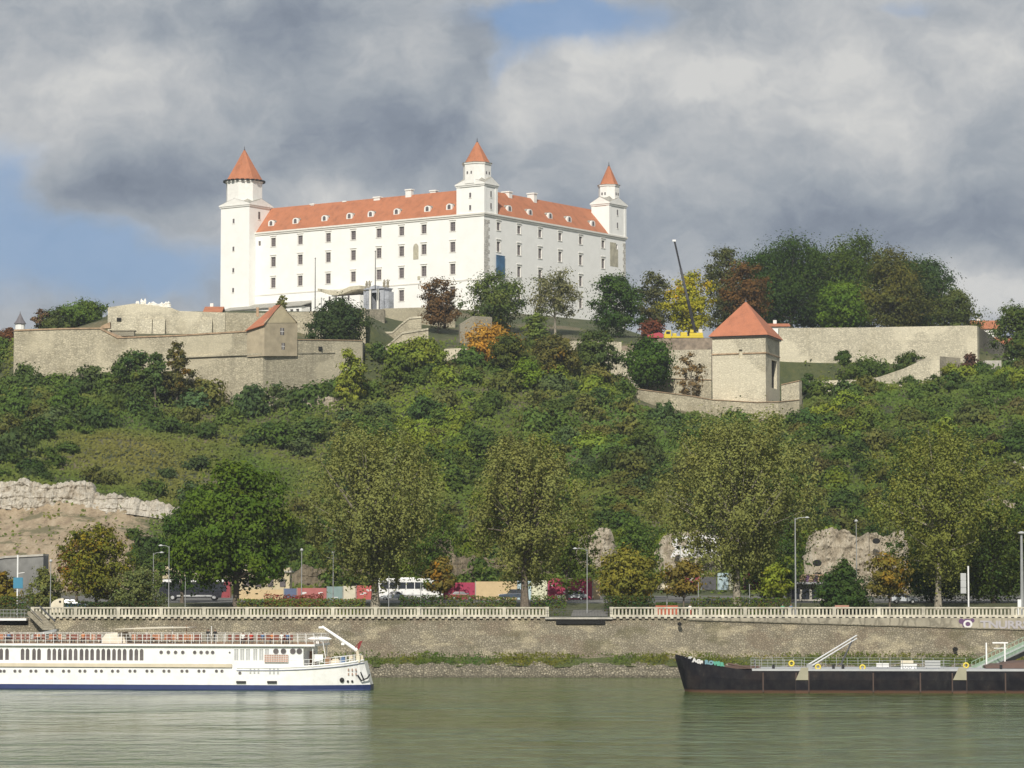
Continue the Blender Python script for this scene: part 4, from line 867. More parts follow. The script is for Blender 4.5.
# far houses
def house(px0, px1, Y, eave, ridge, zb, label, mroof=None, mwall=None, depth=9, wins=()):
    x0, x1 = W(px0, 500, Y)[0], W(px1, 500, Y)[0]; ze, zr_ = zat(eave, Y), zat(ridge, Y)
    h = thing('house', label, 'house', ((x0 + x1) / 2, Y, zb)); mb = MB(); mb.hexa([(x0, Y, zb), (x1, Y, zb), (x1, Y + depth, zb), (x0, Y + depth, zb), (x0, Y, ze), (x1, Y, ze), (x1, Y + depth, ze), (x0, Y + depth, ze)])
    mb.prism([(x0 + .01, Y + .05, ze), (x0 + .01, Y + depth - .05, ze), (x0 + .01, Y + depth / 2, zr_ - .15)], (x1 - x0 - .02, 0, 0)); mb.build('wall', mwall or M['plaster'], h, True)
    mb = MB(); e = .6; t = .25
    for s in (0, 1):
        ya, yb = (Y - e, Y + depth / 2) if s == 0 else (Y + depth + e, Y + depth / 2); za2 = ze - .3
        mb.hexa([(x0 - e, ya, za2), (x1 + e, ya, za2), (x1 + e, yb, zr_), (x0 - e, yb, zr_), (x0 - e, ya, za2 + t), (x1 + e, ya, za2 + t), (x1 + e, yb, zr_ + t), (x0 - e, yb, zr_ + t)])
    r_ = mb.build('roof', mroof or M['tile'], h, True)
    m_ = MB(); m_.box(((x0 * .7 + x1 * .3), Y + depth / 2 + .6, zr_ + .4), (.9, .7, 1.6)); m_.build('chimney', M['white_trim'], r_, True)
    for px, py in wins:
        x, _, z = W(px, py, Y - .03); m_ = MB(); m_.box((x, Y - .03, z), (1.0, .1, 1.3)); w_ = m_.build('window', M['white_trim'], h, True); m_ = MB(); m_.box((x, Y - .09, z), (.75, .06, 1.05)); m_.build('pane', M['pane'], w_, True)
    return h
house(975, 1001, 850, 328, 320, 66, 'red roofed white house farthest back behind the rampart at the right edge', wins=[(994, 331)])
house(994, 1016, 815, 345, 337, 64, 'lower red roofed house in front of the taller one at the right edge', wins=[(998, 352)])
house(204, 219, 792, 311.5, 306, 78, 'low orange roofed house left of the tall castle tower foot', wins=[(212, 315)])
house(-14, 9, 735, 389, 382, 56, 'red roofed house half hidden at the left edge below the bastion', M['tile_red'])
house(772, 789, 775, 325.5, 323.5, 76, 'small white hut with a red roof edge behind the rampart, right of the gate tower', M['tile_red'], depth=6)
for px, Y, py, r in ((940, 762, 324, 0),):
    pass
# ================================================================== TREES AND SCRUB
def lobes(kind, r):
    """crown profile radius (0..1) at relative height t"""
    if kind == 'round': return lambda t: np.sqrt(np.clip(1 - ((t - .48) / .54) ** 2, 0, 1))
    if kind == 'vase': return lambda t: np.clip(.32 + 1.6 * t, 0, 1) * np.sqrt(np.clip(1 - ((np.maximum(t, .55) - .55) / .50) ** 2, 0, 1))
    if kind == 'cone': return lambda t: np.clip(1.02 - t, 0, 1) ** .75 * np.clip(t * 8, 0, 1)
    if kind == 'dome': return lambda t: np.sqrt(np.clip(1 - ((t - .2) / .81) ** 2, 0, 1)) * np.clip(.6 + t * 2.5, 0, 1)
    if kind == 'column': return lambda t: np.clip(1 - np.abs(t - .42) ** 2 * 2.6, 0, 1) * .98
def crown_arrays(seed, h0, h1, rad, kind, nclump, nleaf, leaf, clump=.16, shell=.55, tint=.3, autumn=0.0, upward=0.0, squash=1.0):
    """positions of leaf clumps spread through the crown's volume, ragged in outline"""
    r = np.random.default_rng(seed); prof = lobes(kind, rad); H = h1 - h0; C = []
    ph = r.uniform(0, 6.28, 6)
    while len(C) < nclump:
        t = r.uniform(0.0, 1.0); a = r.uniform(0, 2 * math.pi); R0 = prof(np.array([t]))[0]
        if R0 <= .05 or r.random() > R0: continue
        u = r.uniform(shell, 1) if r.random() < .8 else r.uniform(.05, shell)
        irr = 1 + .14 * math.sin(2 * a + ph[0] + t * 5) + .10 * math.sin(3 * a + ph[1] - t * 7) + .08 * math.sin(5 * a + ph[2] + 9 * t)
        rr = rad * R0 * u * irr * .9
        C.append((rr * math.cos(a), rr * math.sin(a) * squash, h0 + H * (t * .93 + .03) + r.normal() * .02 * H))
    C = np.array(C); per = np.maximum(3, r.poisson(nleaf / nclump * r.uniform(.35, 1.7, nclump)))
    idx = np.repeat(np.arange(nclump), per); n = len(idx)
    cr = clump * rad * r.uniform(.7, 1.7, nclump)
    d = r.normal(size=(n, 3)); d /= np.linalg.norm(d, axis=1, keepdims=True) + 1e-9
    rd = np.minimum(np.abs(r.normal(size=n)), 1.7) * .55 + .12
    st = np.array([1.15, 1.15, .8 + upward * 1.3])
    off = d * (cr[idx] * rd)[:, None] * st
    P = C[idx] + off
    out = P - np.array([0, 0, h0 + H * .35]); out /= np.linalg.norm(out, axis=1, keepdims=True) + 1e-9
    nrm = d * .8 + out * .5 + r.normal(size=(n, 3)) * .33 + np.array([0, 0, .2])
    size = leaf * r.uniform(.6, 1.35, n)
    vs, fs = quads_from(P, size, nrm, .62, r)
    ct = r.normal(size=nclump) * tint; val = 1 + ct[idx] * .42 + r.normal(size=n) * .09; yel = np.clip(r.normal(size=nclump) * tint, -1, 1)[idx]
    lc = np.stack([val * (1 + yel * .3), val * (1 + yel * .1), val * (1 - yel * .2)], 1)
    if autumn:
        sel = (r.random(nclump) < autumn)[idx]; lc[sel] = lc[sel] * np.array([1.5, 1.08, .75])
    return vs, fs, np.clip(lc, .2, 3), C
def limb_mesh(seed, height, h0, rad, C, trunk_r, nl, lean=(0, 0), fork=.45, visible=1.0):
    r = np.random.default_rng(seed + 500); mb = MB()
    top = h0 + (height - h0) * fork; pts = []
    for k in range(7):
        t = k / 6; pts.append((lean[0] * t + .12 * math.sin(3 * t + seed), lean[1] * t, top * t))
    mb.tube(pts, [trunk_r * (1.25 if k == 0 else 1) * (1 - .55 * k / 6) for k in range(7)], 8)
    pick = r.choice(len(C), min(nl, len(C)), replace=False)
    for j, i in enumerate(pick):
        e = C[i]; t0 = r.uniform(.45, .98) if e[2] > top * .8 else r.uniform(.4, .7); zs0 = max(h0 * .75, min(top * t0, e[2] - .3)); tt = zs0 / top
        s = Vector((lean[0] * tt + .12 * math.sin(3 * tt + seed), lean[1] * tt, zs0)); e = Vector(e)
        mid = s.lerp(e, .5) + Vector((0, 0, -.06 * (e - s).length + 0)); mid.x -= (e.x - s.x) * .12; mid.y -= (e.y - s.y) * .12
        r0 = trunk_r * (.45 if j < 12 else .24) * r.uniform(.7, 1.2); seg = [s, s.lerp(mid, .5) , mid, mid.lerp(e, .55), e]
        mb.tube(seg, [r0, r0 * .85, r0 * .62, r0 * .4, r0 * .12], 5, cap=False)
    return mb
def tree(name, label, x, Y, h, rad, kind, color, seed, h0=None, nclump=120, nleaf=6000, leaf=.3, trunk_r=None, group=None, cat='tree', bark='bark', z=None, nl=14, lean=(0, 0), **kw):
    h0 = h * .22 if h0 is None else h0; z = gz(x, Y) if z is None else z
    t = thing(name, label, cat, (x, Y, z - .15), 0, group)
    vs, fs, lc, C = crown_arrays(seed, h0, h, rad, kind, nclump, nleaf, leaf, **kw)
    C2 = C + np.array([0, 0, 0]); 
    vs = vs + np.array([lean[0], lean[1], 0]) * np.clip(vs[:, 2:3] / h, 0, 1)
    c = npmesh('crown', vs, fs, M['leaf'], parent=t, leaf=lc); c.color = (*color, 1)
    limb_mesh(seed, h, h0, rad, C2, trunk_r or h * .02, nl, lean).build('trunk', M[bark], t)
    return t
def at_px(px, py_base, Y): x = W(px, 500, Y)[0]; return x, Y
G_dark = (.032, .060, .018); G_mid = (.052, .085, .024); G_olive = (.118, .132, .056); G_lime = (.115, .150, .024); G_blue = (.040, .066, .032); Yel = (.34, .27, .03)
Oran = (.34, .15, .025); Brown = (.105, .068, .032); Redb = (.12, .04, .025); Grey = (.085, .088, .055)

# --- the big riverside trees
for nm, lb, px, Y, top, base, hw, kd, cl, sd_, ex in (
  ('broadleaf_tree', 'broad dark green riverside tree with a dense full crown, left of the tall poplars', 236, 432, 459, 604, 66, 'dome', (.050, .084, .015), 1, dict(h0f=.16, nleaf=19000, nclump=230, leaf=.30, bark='bark', trunk_r=.5, clump=.17)),
  ('poplar_tree', 'large olive green riverside poplar standing left of the white coach', 375, 434, 428, 606, 71, 'vase', G_olive, 2, dict(h0f=.13, bark='bark_pale', nleaf=32000, nclump=420, leaf=.21, upward=1.3, tint=.13, clump=.095, shell=.4, trunk_r=.62)),
  ('poplar_tree', 'large olive green riverside poplar with a forked trunk near the gap in the balustrade', 525, 432, 438, 606, 58, 'vase', (.120, .132, .056), 3, dict(h0f=.16, nleaf=24000, nclump=370, leaf=.21, upward=1.3, tint=.13, clump=.095, shell=.35, trunk_r=.62)),
  ('poplar_tree', 'widest olive green riverside poplar, standing before the rock graffiti', 737, 438, 421, 606, 77, 'vase', (.120, .134, .056), 4, dict(h0f=.15, bark='bark_pale', nleaf=36000, nclump=480, leaf=.21, upward=1.3, tint=.13, clump=.09, shell=.35, trunk_r=.6)),
  ('poplar_tree', 'tall riverside poplar with pale branches showing, at the right by the white pole sign', 938, 432, 425, 606, 64, 'vase', (.108, .124, .041), 5, dict(h0f=.17, nleaf=22000, nclump=400, leaf=.21, upward=1.3, tint=.13, clump=.09, shell=.35, bark='bark_pale', trunk_r=.5, nl=40))):
    h = (base - top) / FOC * Y + .3; rad = hw / FOC * Y * (1.2 if kd == 'vase' else 1.1); d = dict(ex); d['nleaf'] = int(d['nleaf'] * 1.35); h0 = h * d.pop('h0f'); x, _ = at_px(px, 0, Y)
    tree(nm, lb, x, Y, h, rad, kd, cl, sd_, h0=h0, **{**dict(nl=70), **d})
small = [  # name,label,px,Y,top,base,halfwidth,kind,color,autumn,h0f,nleaf
 ('broadleaf_tree', 'small green and reddish tree by the left end of the balustrade', 97, 436, 522, 604, 38, 'round', (.085, .095, .022), .14, .12, 8000),
 ('young_tree', 'thin reddish brown tree behind the small green and reddish one', 78, 446, 530, 602, 18, 'round', (.09, .055, .025), .3, .15, 2500),
 ('willow_bush', 'feathery grey green willow bush between the two left street lamps', 137, 428, 560, 608, 27, 'dome', (.085, .105, .05), 0, .05, 5000),
 ('willow_bush', 'feathery grey green willow bush at the foot of the grey retaining wall', 45, 434, 569, 608, 20, 'dome', (.09, .105, .045), 0, .05, 3500),
 ('bush', 'olive brown bush at the far left end behind the balustrade', 6, 440, 574, 606, 18, 'dome', (.10, .09, .025), .2, .05, 2500),
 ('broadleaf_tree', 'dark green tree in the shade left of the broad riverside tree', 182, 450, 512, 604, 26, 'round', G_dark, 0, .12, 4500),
 ('young_tree', 'small autumn tinted tree in front of the white coach rear', 441, 428, 552, 606, 18, 'dome', (.11, .09, .03), .2, .4, 1800),
 ('broadleaf_tree', 'olive yellow tree directly right of the gap in the balustrade', 627, 428, 543, 606, 31, 'round', (.12, .118, .03), .04, .08, 7000),
 ('young_tree', 'slim orange leaved tree under the graffiti rock', 684, 428, 553, 604, 24, 'dome', (.11, .09, .03), .12, .35, 2600),
 ('young_tree', 'small bright green tree between the wide poplar and the tall steel lamp', 775, 427, 556, 606, 20, 'dome', (.11, .14, .025), .05, .3, 2200),
 ('conifer_tree', 'dark green bushy conical tree in front of the tan rock face', 843, 427, 553, 606, 33, 'cone', (.030, .055, .020), 0, .03, 7500),
 ('young_tree', 'autumn orange tree right of the tan rock face', 888, 428, 548, 606, 26, 'dome', (.095, .085, .026), .12, .32, 3600),
 ('broadleaf_tree', 'dark green tree behind the tall poplar with pale branches', 930, 452, 520, 604, 42, 'round', G_dark, 0, .05, 6500),
 ('broadleaf_tree', 'dark green broad tree filling the bottom right corner behind the promenade', 992, 448, 502, 605, 46, 'round', (.045, .068, .02), .03, .04, 9000),
 ('broadleaf_tree', 'dark tree cut by the right edge of the photo beside the lamp', 1040, 452, 515, 605, 36, 'round', G_dark, 0, .04, 5000),
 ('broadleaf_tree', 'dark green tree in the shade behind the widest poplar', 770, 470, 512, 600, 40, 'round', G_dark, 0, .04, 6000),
 ('broadleaf_tree', 'mid green tree growing left of the widest poplar above the market parasol', 636, 490, 520, 596, 26, 'round', G_mid, 0, .04, 5500),
 ('broadleaf_tree', 'green tree growing behind the forked poplar on its right side', 566, 470, 508, 600, 34, 'round', (.06, .085, .022), 0, .1, 5000),
 ('broadleaf_tree', 'dark green tree between the two left poplars above the coach', 432, 476, 500, 598, 30, 'round', (.042, .07, .02), 0, .1, 5000),
]
for i, (nm, lb, px, Y, top, base, hw, kd, cl, au, h0f, nlf) in enumerate(small):
    h = (base - top) / FOC * Y + .3; rad = hw / FOC * Y * 1.05; x, _ = at_px(px, 0, Y)
    tree(nm, lb, x, Y, h, rad, kd, cl, 40 + i, h0=h * h0f, nclump=max(60, nlf // 45), nleaf=int(nlf * 1.3), leaf=.24 if 'willow' not in nm else .2, autumn=au, trunk_r=max(.1, h * .02), nl=12, clump=.24, shell=.4, cat='bush' if 'bush' in nm else 'tree')

# --- trees around the castle and on the ramparts
hill = [
 ('broadleaf_tree', 'dark reddish brown tree before the castle wall left of its near corner', 438, 790, 279, 330, 19, 'round', (.085, .055, .035), 0, .1, 3200),
 ('broadleaf_tree', 'round green tree covering the near lower corner of the castle', 496, 800, 272, 332, 32, 'round', (.060, .085, .03), .03, .08, 5200),
 ('sparse_tree', 'thin grey green half bare tree before the right castle face', 555, 800, 270, 335, 30, 'vase', (.105, .11, .07), 0, .25, 2300),
 ('broadleaf_tree', 'dark green tree hiding the right lower corner of the castle', 618, 800, 274, 342, 27, 'round', G_dark, 0, .06, 5200),
 ('broadleaf_tree', 'grey green pointed tree right of the castle corner, left of the yellow one', 657, 815, 271, 338, 20, 'dome', (.06, .065, .035), .06, .1, 3600),
 ('broadleaf_tree', 'bright yellow autumn tree behind the yellow crane', 690, 800, 272, 336, 24, 'round', (.19, .19, .022), .06, .12, 4200),
 ('broadleaf_tree', 'tall grey green tree right of the bright yellow tree', 725, 830, 248, 338, 26, 'round', (.060, .068, .032), .03, .1, 5200),
 ('broadleaf_tree', 'reddish brown autumn tree behind the square gate tower roof', 747, 815, 262, 335, 22, 'round', (.078, .046, .022), .0, .1, 4200),
 ('broadleaf_tree', 'big dark green tree behind the gate tower, leftmost crown of the hilltop grove', 792, 850, 242, 336, 42, 'round', (.027, .050, .015), 0, .08, 8000),
 ('broadleaf_tree', 'big mid green tree at the middle of the hilltop grove, tallest crown', 853, 850, 241, 336, 42, 'dome', (.042, .068, .017), .0, .08, 8500),
 ('broadleaf_tree', 'brownish olive tree right of the tallest crown in the hilltop grove', 892, 835, 250, 336, 31, 'dome', (.065, .070, .024), .02, .18, 5500),
 ('broadleaf_tree', 'dark green tree second from the right end of the hilltop grove', 930, 850, 264, 336, 27, 'round', (.030, .052, .022), 0, .08, 5200),
 ('broadleaf_tree', 'small green tree closing the right end of the hilltop grove', 958, 835, 292, 336, 20, 'dome', (.055, .072, .026), 0, .06, 3200),
 ('broadleaf_tree', 'dark green tree filling the gap behind the two biggest crowns of the hilltop grove', 822, 862, 250, 336, 34, 'round', G_dark, 0, .05, 5200),
 ('broadleaf_tree', 'dark green tree behind the reddish brown one, left end of the hilltop grove', 765, 858, 252, 336, 30, 'round', G_dark, 0, .05, 5000),
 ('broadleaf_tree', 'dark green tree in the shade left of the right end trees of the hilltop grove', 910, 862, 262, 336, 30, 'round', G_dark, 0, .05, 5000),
 ('broadleaf_tree', 'low bright green tree in front of the hilltop grove', 842, 800, 284, 334, 22, 'round', (.060, .105, .018), 0, .08, 3500),
 ('broadleaf_tree', 'rounded green tree at the right edge beside the red roofed house', 1021, 770, 304, 372, 25, 'round', (.048, .072, .024), 0, .06, 6000),
 ('conifer_tree', 'dark green shrubby tree behind the right bastion wall, below the castle gate', 338, 738, 299, 344, 29, 'dome', (.028, .045, .022), 0, .02, 6500),
 ('orange_tree', 'glowing orange autumn tree in the middle of the slope below the castle', 492, 725, 322, 362, 25, 'dome', (.27, .155, .035), .0, .06, 5200),
 ('broadleaf_tree', 'dark green round tree overlapping the right side of the orange tree', 508, 715, 335, 376, 19, 'round', (.050, .065, .022), .02, .05, 3600),
 ('broadleaf_tree', 'round dense dark green tree against the pale rampart left of the gate tower', 648, 722, 338, 386, 24, 'round', (.036, .070, .017), 0, .05, 5200),
 ('bare_tree', 'small bare reddish brown tree against the rampart beside the gate tower', 692, 714, 352, 398, 16, 'round', (.12, .09, .06), .0, .12, 900),
 ('broadleaf_tree', 'yellow green slender tree before the right bastion wall', 349, 690, 346, 408, 15, 'dome', (.13, .155, .035), 0, .08, 2800),
 ('broadleaf_tree', 'yellow green tree below the stone stair walls', 424, 715, 338, 376, 20, 'round', (.11, .14, .030), 0, .08, 4200),
 ('broadleaf_tree', 'brown topped dark tree before the left bastion wall, tallest of the trees there', 176, 690, 341, 398, 13, 'dome', (.058, .060, .026), .1, .05, 2800),
 ('broadleaf_tree', 'green tree before the left bastion wall, left of the brown topped one', 133, 690, 347, 398, 20, 'round', (.045, .072, .026), .02, .05, 3600),
 ('broadleaf_tree', 'small green tree between the two taller trees before the left bastion wall', 154, 688, 352, 400, 13, 'round', (.05, .078, .03), 0, .05, 2200),
 ('broadleaf_tree', 'reddish brown tree at the far left edge beyond the bastion', 7, 740, 329, 372, 10, 'dome', (.075, .038, .026), .0, .1, 2200),
 ('broadleaf_tree', 'green hedge like tree on the skyline behind the left bastion', 83, 770, 303, 340, 22, 'round', (.055, .088, .026), 0, .02, 3800),
 ('broadleaf_tree', 'low green tree on the skyline between the turret and the hedge like tree', 55, 772, 309, 340, 20, 'dome', (.05, .068, .03), .03, .02, 3000),
 ('sparse_tree', 'tiny bare brownish tree on the skyline right of the turret', 39, 770, 309, 338, 8, 'round', (.10, .07, .06), 0, .3, 500),
 ('broadleaf_tree', 'bright green tree in the middle of the slope right of the orange tree', 526, 700, 360, 402, 18, 'dome', (.085, .13, .02), 0, .05, 3200),
 ('broadleaf_tree', 'olive brown tree half way down the slope below the thin grey green tree', 554, 712, 336, 392, 21, 'round', (.075, .075, .030), .06, .08, 3200),
 ('broadleaf_tree', 'dark green tree below the right half of the castle beside the low pale wall', 596, 722, 330, 384, 22, 'round', (.048, .070, .026), .02, .06, 3800),
 ('broadleaf_tree', 'small green tree left of the low pale wall among the slope trees', 536, 752, 312, 350, 14, 'round', (.08, .11, .035), 0, .08, 2200),
 ('bush', 'dark purplish bush at the top of the sloping path wall', 972, 730, 355, 384, 12, 'dome', (.060, .035, .035), 0, .02, 1600),
 ('bush', 'small round dark bush against the long pale rampart', 845, 752, 350, 364, 8, 'dome', (.035, .060, .020), 0, .02, 900),
 ('bush', 'wide low green bush on the grassy bank below the long pale rampart', 868, 745, 361, 382, 30, 'dome', (.045, .072, .022), 0, .02, 3200),
 ('bush', 'low dark bush at the upper right end of the grassy bank', 912, 750, 354, 372, 18, 'dome', (.040, .060, .022), 0, .02, 1800),
 ('bush', 'dark green bush beside the forecourt wall right of the gate tower', 809, 726, 374, 398, 9, 'dome', (.035, .060, .020), 0, .02, 1200),
 ('bush', 'light green bush under the gallery of the tall castle tower', 281, 796, 293, 310, 5, 'dome', (.09, .10, .05), 0, .05, 500),
 ('red_tree', 'dull red leaved tree left of the yellow crane', 653, 778, 321, 338, 14, 'dome', (.09, .035, .028), .0, .05, 1500),
]
for i, (nm, lb, px, Y, top, base, hw, kd, cl, au, h0f, nlf) in enumerate(hill):
    x, _ = at_px(px, 0, Y); zb_ = gz(x, Y); ztop = zat(top, Y); h = max(2.0, ztop - zb_ + .15); rad = hw / FOC * Y * (1.3 if 'grove' in lb else 1.12)
    if 'grove' in lb: h *= 1.04; nlf = int(nlf * 1.4)
    tree(nm, lb, x, Y, h, rad, kd, cl, 100 + i, h0=max(h * h0f, h - (base - top) / FOC * Y * 1.0), nclump=max(40, nlf // 40), nleaf=int(nlf * 2.2), leaf=.34, autumn=au, trunk_r=max(.1, h * .018), nl=16, clump=.26, shell=.4,
         cat='bush' if nm == 'bush' else 'tree', bark='bark_pale' if nm in ('sparse_tree', 'bare_tree') else 'bark')

# --- shrubs of the hillside: one mesh per kind, copied thing by thing
protos = []
for k in range(9):
    kd = ('dome', 'round', 'dome')[k % 3]; hh_ = (3.6, 4.8, 3.0)[k % 3]
    vs, fs, lc, C = crown_arrays(300 + k, .15, hh_, 3.3, kd, 55, 2300, .32, clump=.30, shell=.4, tint=.2, autumn=.0)
    o = npmesh('bush', vs, fs, M['leaf'], leaf=lc); protos.append(o); 
used = set()
kinds = {  # zone colour kinds -> color, phrase
 'dark': ((.036, .060, .022), 'dark green bush'), 'mid': ((.050, .080, .024), 'mid green bush'), 'blue': ((.046, .070, .034), 'blue green bush'), 'lime': ((.092, .122, .024), 'yellow green bush'),
 'olive': ((.070, .078, .030), 'olive green bush'), 'brown': ((.072, .070, .036), 'brownish bush')}
zones = [  # px0,px1,py0,py1, weights, place phrase
 ((-40, 205), 'under the left bastion', dict(dark=3, mid=3, olive=2, blue=1.5)),
 ((205, 395), 'under the gabled house', dict(dark=2, mid=3, blue=3, olive=.7)),
 ((395, 480), 'left of the orange tree', dict(lime=3.2, mid=2.2, dark=.5, olive=.5)),
 ((480, 625), 'right of the orange tree', dict(mid=2.2, olive=1.5, dark=1.8, lime=1.1, blue=1)),
 ((625, 800), 'under the square gate tower', dict(mid=3, blue=2, dark=1.0, lime=.8, olive=.8)),
 ((800, 1070), 'under the sloping path wall', dict(mid=2.5, dark=2.4, olive=1.5, lime=1.0, brown=.5))]
cnt = {}; placed = []
r = np.random.default_rng(99)
forced = [(px + r.uniform(-3, 3), Yw + r.uniform(-3, 0), r.uniform(1.0, 1.7)) for px, Yw in [(p, 706) for p in range(10, 118, 11)] + [(p, 699) for p in range(118, 200, 11)] + [(p, 690) for p in range(200, 262, 13)] + [(p, 693) for p in range(262, 330, 12)] + [(p, 701) for p in range(330, 372, 10)]]; tries = 0; first = dict()
walls_px = [(12, 365, 692, 760), (380, 460, 738, 775), (560, 625, 738, 745), (632, 806, 682, 765), (780, 945, 726, 765), (940, 1060, 745, 765)]
for px_ in range(12, 365, 1): pass
while len(placed) < 292 and tries < 30000:
    tries += 1
    fz_ = forced.pop() if forced else None
    px = r.uniform(-40, 1070); Y = 516 + (r.random() ** .8) * (738 - 516)
    if fz_: px, Y = fz_[0], fz_[1]
    x = W(px, 500, Y)[0]; py = pr((x, Y, gz(x, Y)))[1]
    if px < 178 and Y < 590: continue
    if not fz_ and any(a - 6 < px < b + 6 and c - 4 < Y < d for a, b, c, d in walls_px): continue
    if 800 < px < 925 and 500 < Y < 524: continue
    if 1000 < px < 1045 and 598 < Y < 622 or 970 < px and 568 < Y < 592 and r.random() < .8: continue
    if 570 < px < 725 and Y < 545: continue
    if 50 < px < 330 and 597 < Y < 662 and r.random() < .9: continue
    s = r.uniform(.65, 1.5) * (1.0 if Y > 600 else .85)
    if px < 400 and Y > 655: s *= 1.15
    if fz_: s = fz_[2]
    elif any((x - a) ** 2 + ((Y - b) * .8) ** 2 < (2.6 * (s + c)) ** 2 * .75 for a, b, c in placed): continue
    zn = next(z for z in zones if z[0][0] <= px < z[0][1]); ks = list(zn[2]); wts = np.array([zn[2][k] for k in ks]); kk = ks[r.choice(len(ks), p=wts / wts.sum())]
    if 420 < px < 620 and Y > 700: kk = ('olive', 'mid', 'mid')[int(r.integers(3))]
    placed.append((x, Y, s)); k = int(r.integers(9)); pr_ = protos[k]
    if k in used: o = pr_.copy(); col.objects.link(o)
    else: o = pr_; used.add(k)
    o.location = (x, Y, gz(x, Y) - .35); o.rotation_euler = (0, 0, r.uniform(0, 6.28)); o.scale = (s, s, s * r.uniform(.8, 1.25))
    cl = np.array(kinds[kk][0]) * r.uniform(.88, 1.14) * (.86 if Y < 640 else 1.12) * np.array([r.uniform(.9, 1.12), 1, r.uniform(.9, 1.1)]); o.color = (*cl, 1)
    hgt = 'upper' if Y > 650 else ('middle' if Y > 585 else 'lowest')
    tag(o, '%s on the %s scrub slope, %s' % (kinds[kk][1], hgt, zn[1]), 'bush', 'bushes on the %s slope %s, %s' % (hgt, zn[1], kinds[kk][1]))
# the many further bushes of the slope beyond those, as one thicket
VS, LC = [], []; k_ = 0; tries = 0; extra = []
pv = []
for k in range(6):
    vs, fs, lc, C = crown_arrays(700 + k, .1, (3.0, 4.2, 2.6)[k % 3], 2.9, ('dome', 'round')[k % 2], 34, 900, .34, clump=.32, shell=.35, tint=.2); pv.append((vs.reshape(-1, 4, 3), lc))
while len(extra) < 520 and tries < 40000:
    tries += 1
    px = r.uniform(-40, 1070); Y = 514 + (r.random() ** .85) * (735 - 514); x = W(px, 500, Y)[0]
    if px < 182 and Y < 590 and not (130 < px and Y < 560): continue
    if any(a - 4 < px < b + 4 and c - 3 < Y < d for a, b, c, d in walls_px): continue
    if 800 < px < 915 and Y < 526 or 578 < px < 618 and Y < 545 or 655 < px < 725 and Y < 540: continue
    if 50 < px < 330 and 597 < Y < 662 and r.random() < .9: continue
    s = r.uniform(.55, 1.35)
    if any((x - a) ** 2 + ((Y - b) * .8) ** 2 < (1.7 * (s + c)) ** 2 * .7 for a, b, c in placed + extra): continue
    extra.append((x, Y, s)); zn = next(z for z in zones if z[0][0] <= px < z[0][1]); ks = list(zn[2]); wts = np.array([zn[2][k] for k in ks]); kk = ks[r.choice(len(ks), p=wts / wts.sum())]
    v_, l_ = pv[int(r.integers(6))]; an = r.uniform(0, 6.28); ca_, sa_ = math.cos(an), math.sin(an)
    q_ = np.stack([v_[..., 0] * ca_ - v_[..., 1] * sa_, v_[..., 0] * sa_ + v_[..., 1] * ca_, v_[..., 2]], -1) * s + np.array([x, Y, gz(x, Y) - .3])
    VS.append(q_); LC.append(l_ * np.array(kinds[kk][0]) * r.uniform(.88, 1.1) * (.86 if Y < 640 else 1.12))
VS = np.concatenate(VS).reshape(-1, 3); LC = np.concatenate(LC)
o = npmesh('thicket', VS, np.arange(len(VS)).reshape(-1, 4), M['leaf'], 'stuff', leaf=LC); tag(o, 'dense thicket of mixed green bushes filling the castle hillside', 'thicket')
# low scrub covering the ground between the bushes
n = 260000
gx = rng.uniform(-150, 150, n) * 1.0; gy = 514 + rng.random(n) ** .9 * (765 - 514); gx = gx * (gy / 700)
ppx = 512 + FOC * gx / gy
patch = fbm(gx, gy, 16, 41, 4); fine = fbm(gx, gy, 5, 52, 3)
keep = (rng.random(n) < np.clip(.75 + patch * 1.6, .12, 1)) & ~((ppx < 176 + fine * 30) & (gy < 584) & (rng.random(n) < .96 - .5 * (ppx > 150)))
keep &= ~((ppx > 12) & (ppx < 365) & (gy > 700)) & ~((ppx > 632) & (ppx < 804) & (gy > 690)) & ~((ppx > 785) & (ppx < 975) & (gy > 722) & (rng.random(n) < .8)) & ~((ppx > 975) & (gy > 726) & (rng.random(n) < .85))
keep &= ~((ppx > 448) & (ppx < 480) & (gy > 738) & (rng.random(n) < .8)) & ~((ppx > 365) & (ppx < 440) & (gy > 735))
gx, gy, patch, fine, ppx = gx[keep], gy[keep], patch[keep], fine[keep], ppx[keep]; n = len(gx)
hump = np.clip(fbm(gx, gy, 7.5, 63, 3) + .22, 0, 1) * 5.0 * np.where((ppx < 330) & (gy < 665), .35, 1)
zz = ground(gx, gy) + rng.random(n) ** .7 * (.35 + hump)
nr = rng.normal(size=(n, 3)) * .42 + np.array([-.1, -.75, .6])
vs, fs = quads_from(np.stack([gx, gy, zz], 1), rng.uniform(.28, .52, n), nr, .65)
ta = np.clip(fbm(gx, gy, 30, 71, 3) * 2.2 + .5, 0, 1)[:, None]; tb = np.clip(fine * 2.0 + .5, 0, 1)[:, None]
c0_ = np.array([.050, .074, .024]); c1_ = np.array([.085, .082, .034]); c2_ = np.array([.040, .064, .030]); c3c = np.array([.11, .085, .05]); lime_ = np.array([.095, .125, .024])
lc = c0_ * (1 - ta) + c1_ * ta; lc = lc * (1 - tb * .5) + c2_ * tb * .5
bz = (np.clip(1 - ((ppx - 140) / 110) ** 2, 0, 1) * np.clip(1 - ((gy - 628) / 38) ** 2, 0, 1))[:, None] * .8; lc = lc * (1 - bz) + np.array([.092, .078, .040]) * bz
lz = (np.clip(1 - ((ppx - 430) / 60) ** 2, 0, 1) * np.clip(1 - ((gy - 665) / 45) ** 2, 0, 1))[:, None] * .8; lc = lc * (1 - lz) + lime_ * lz
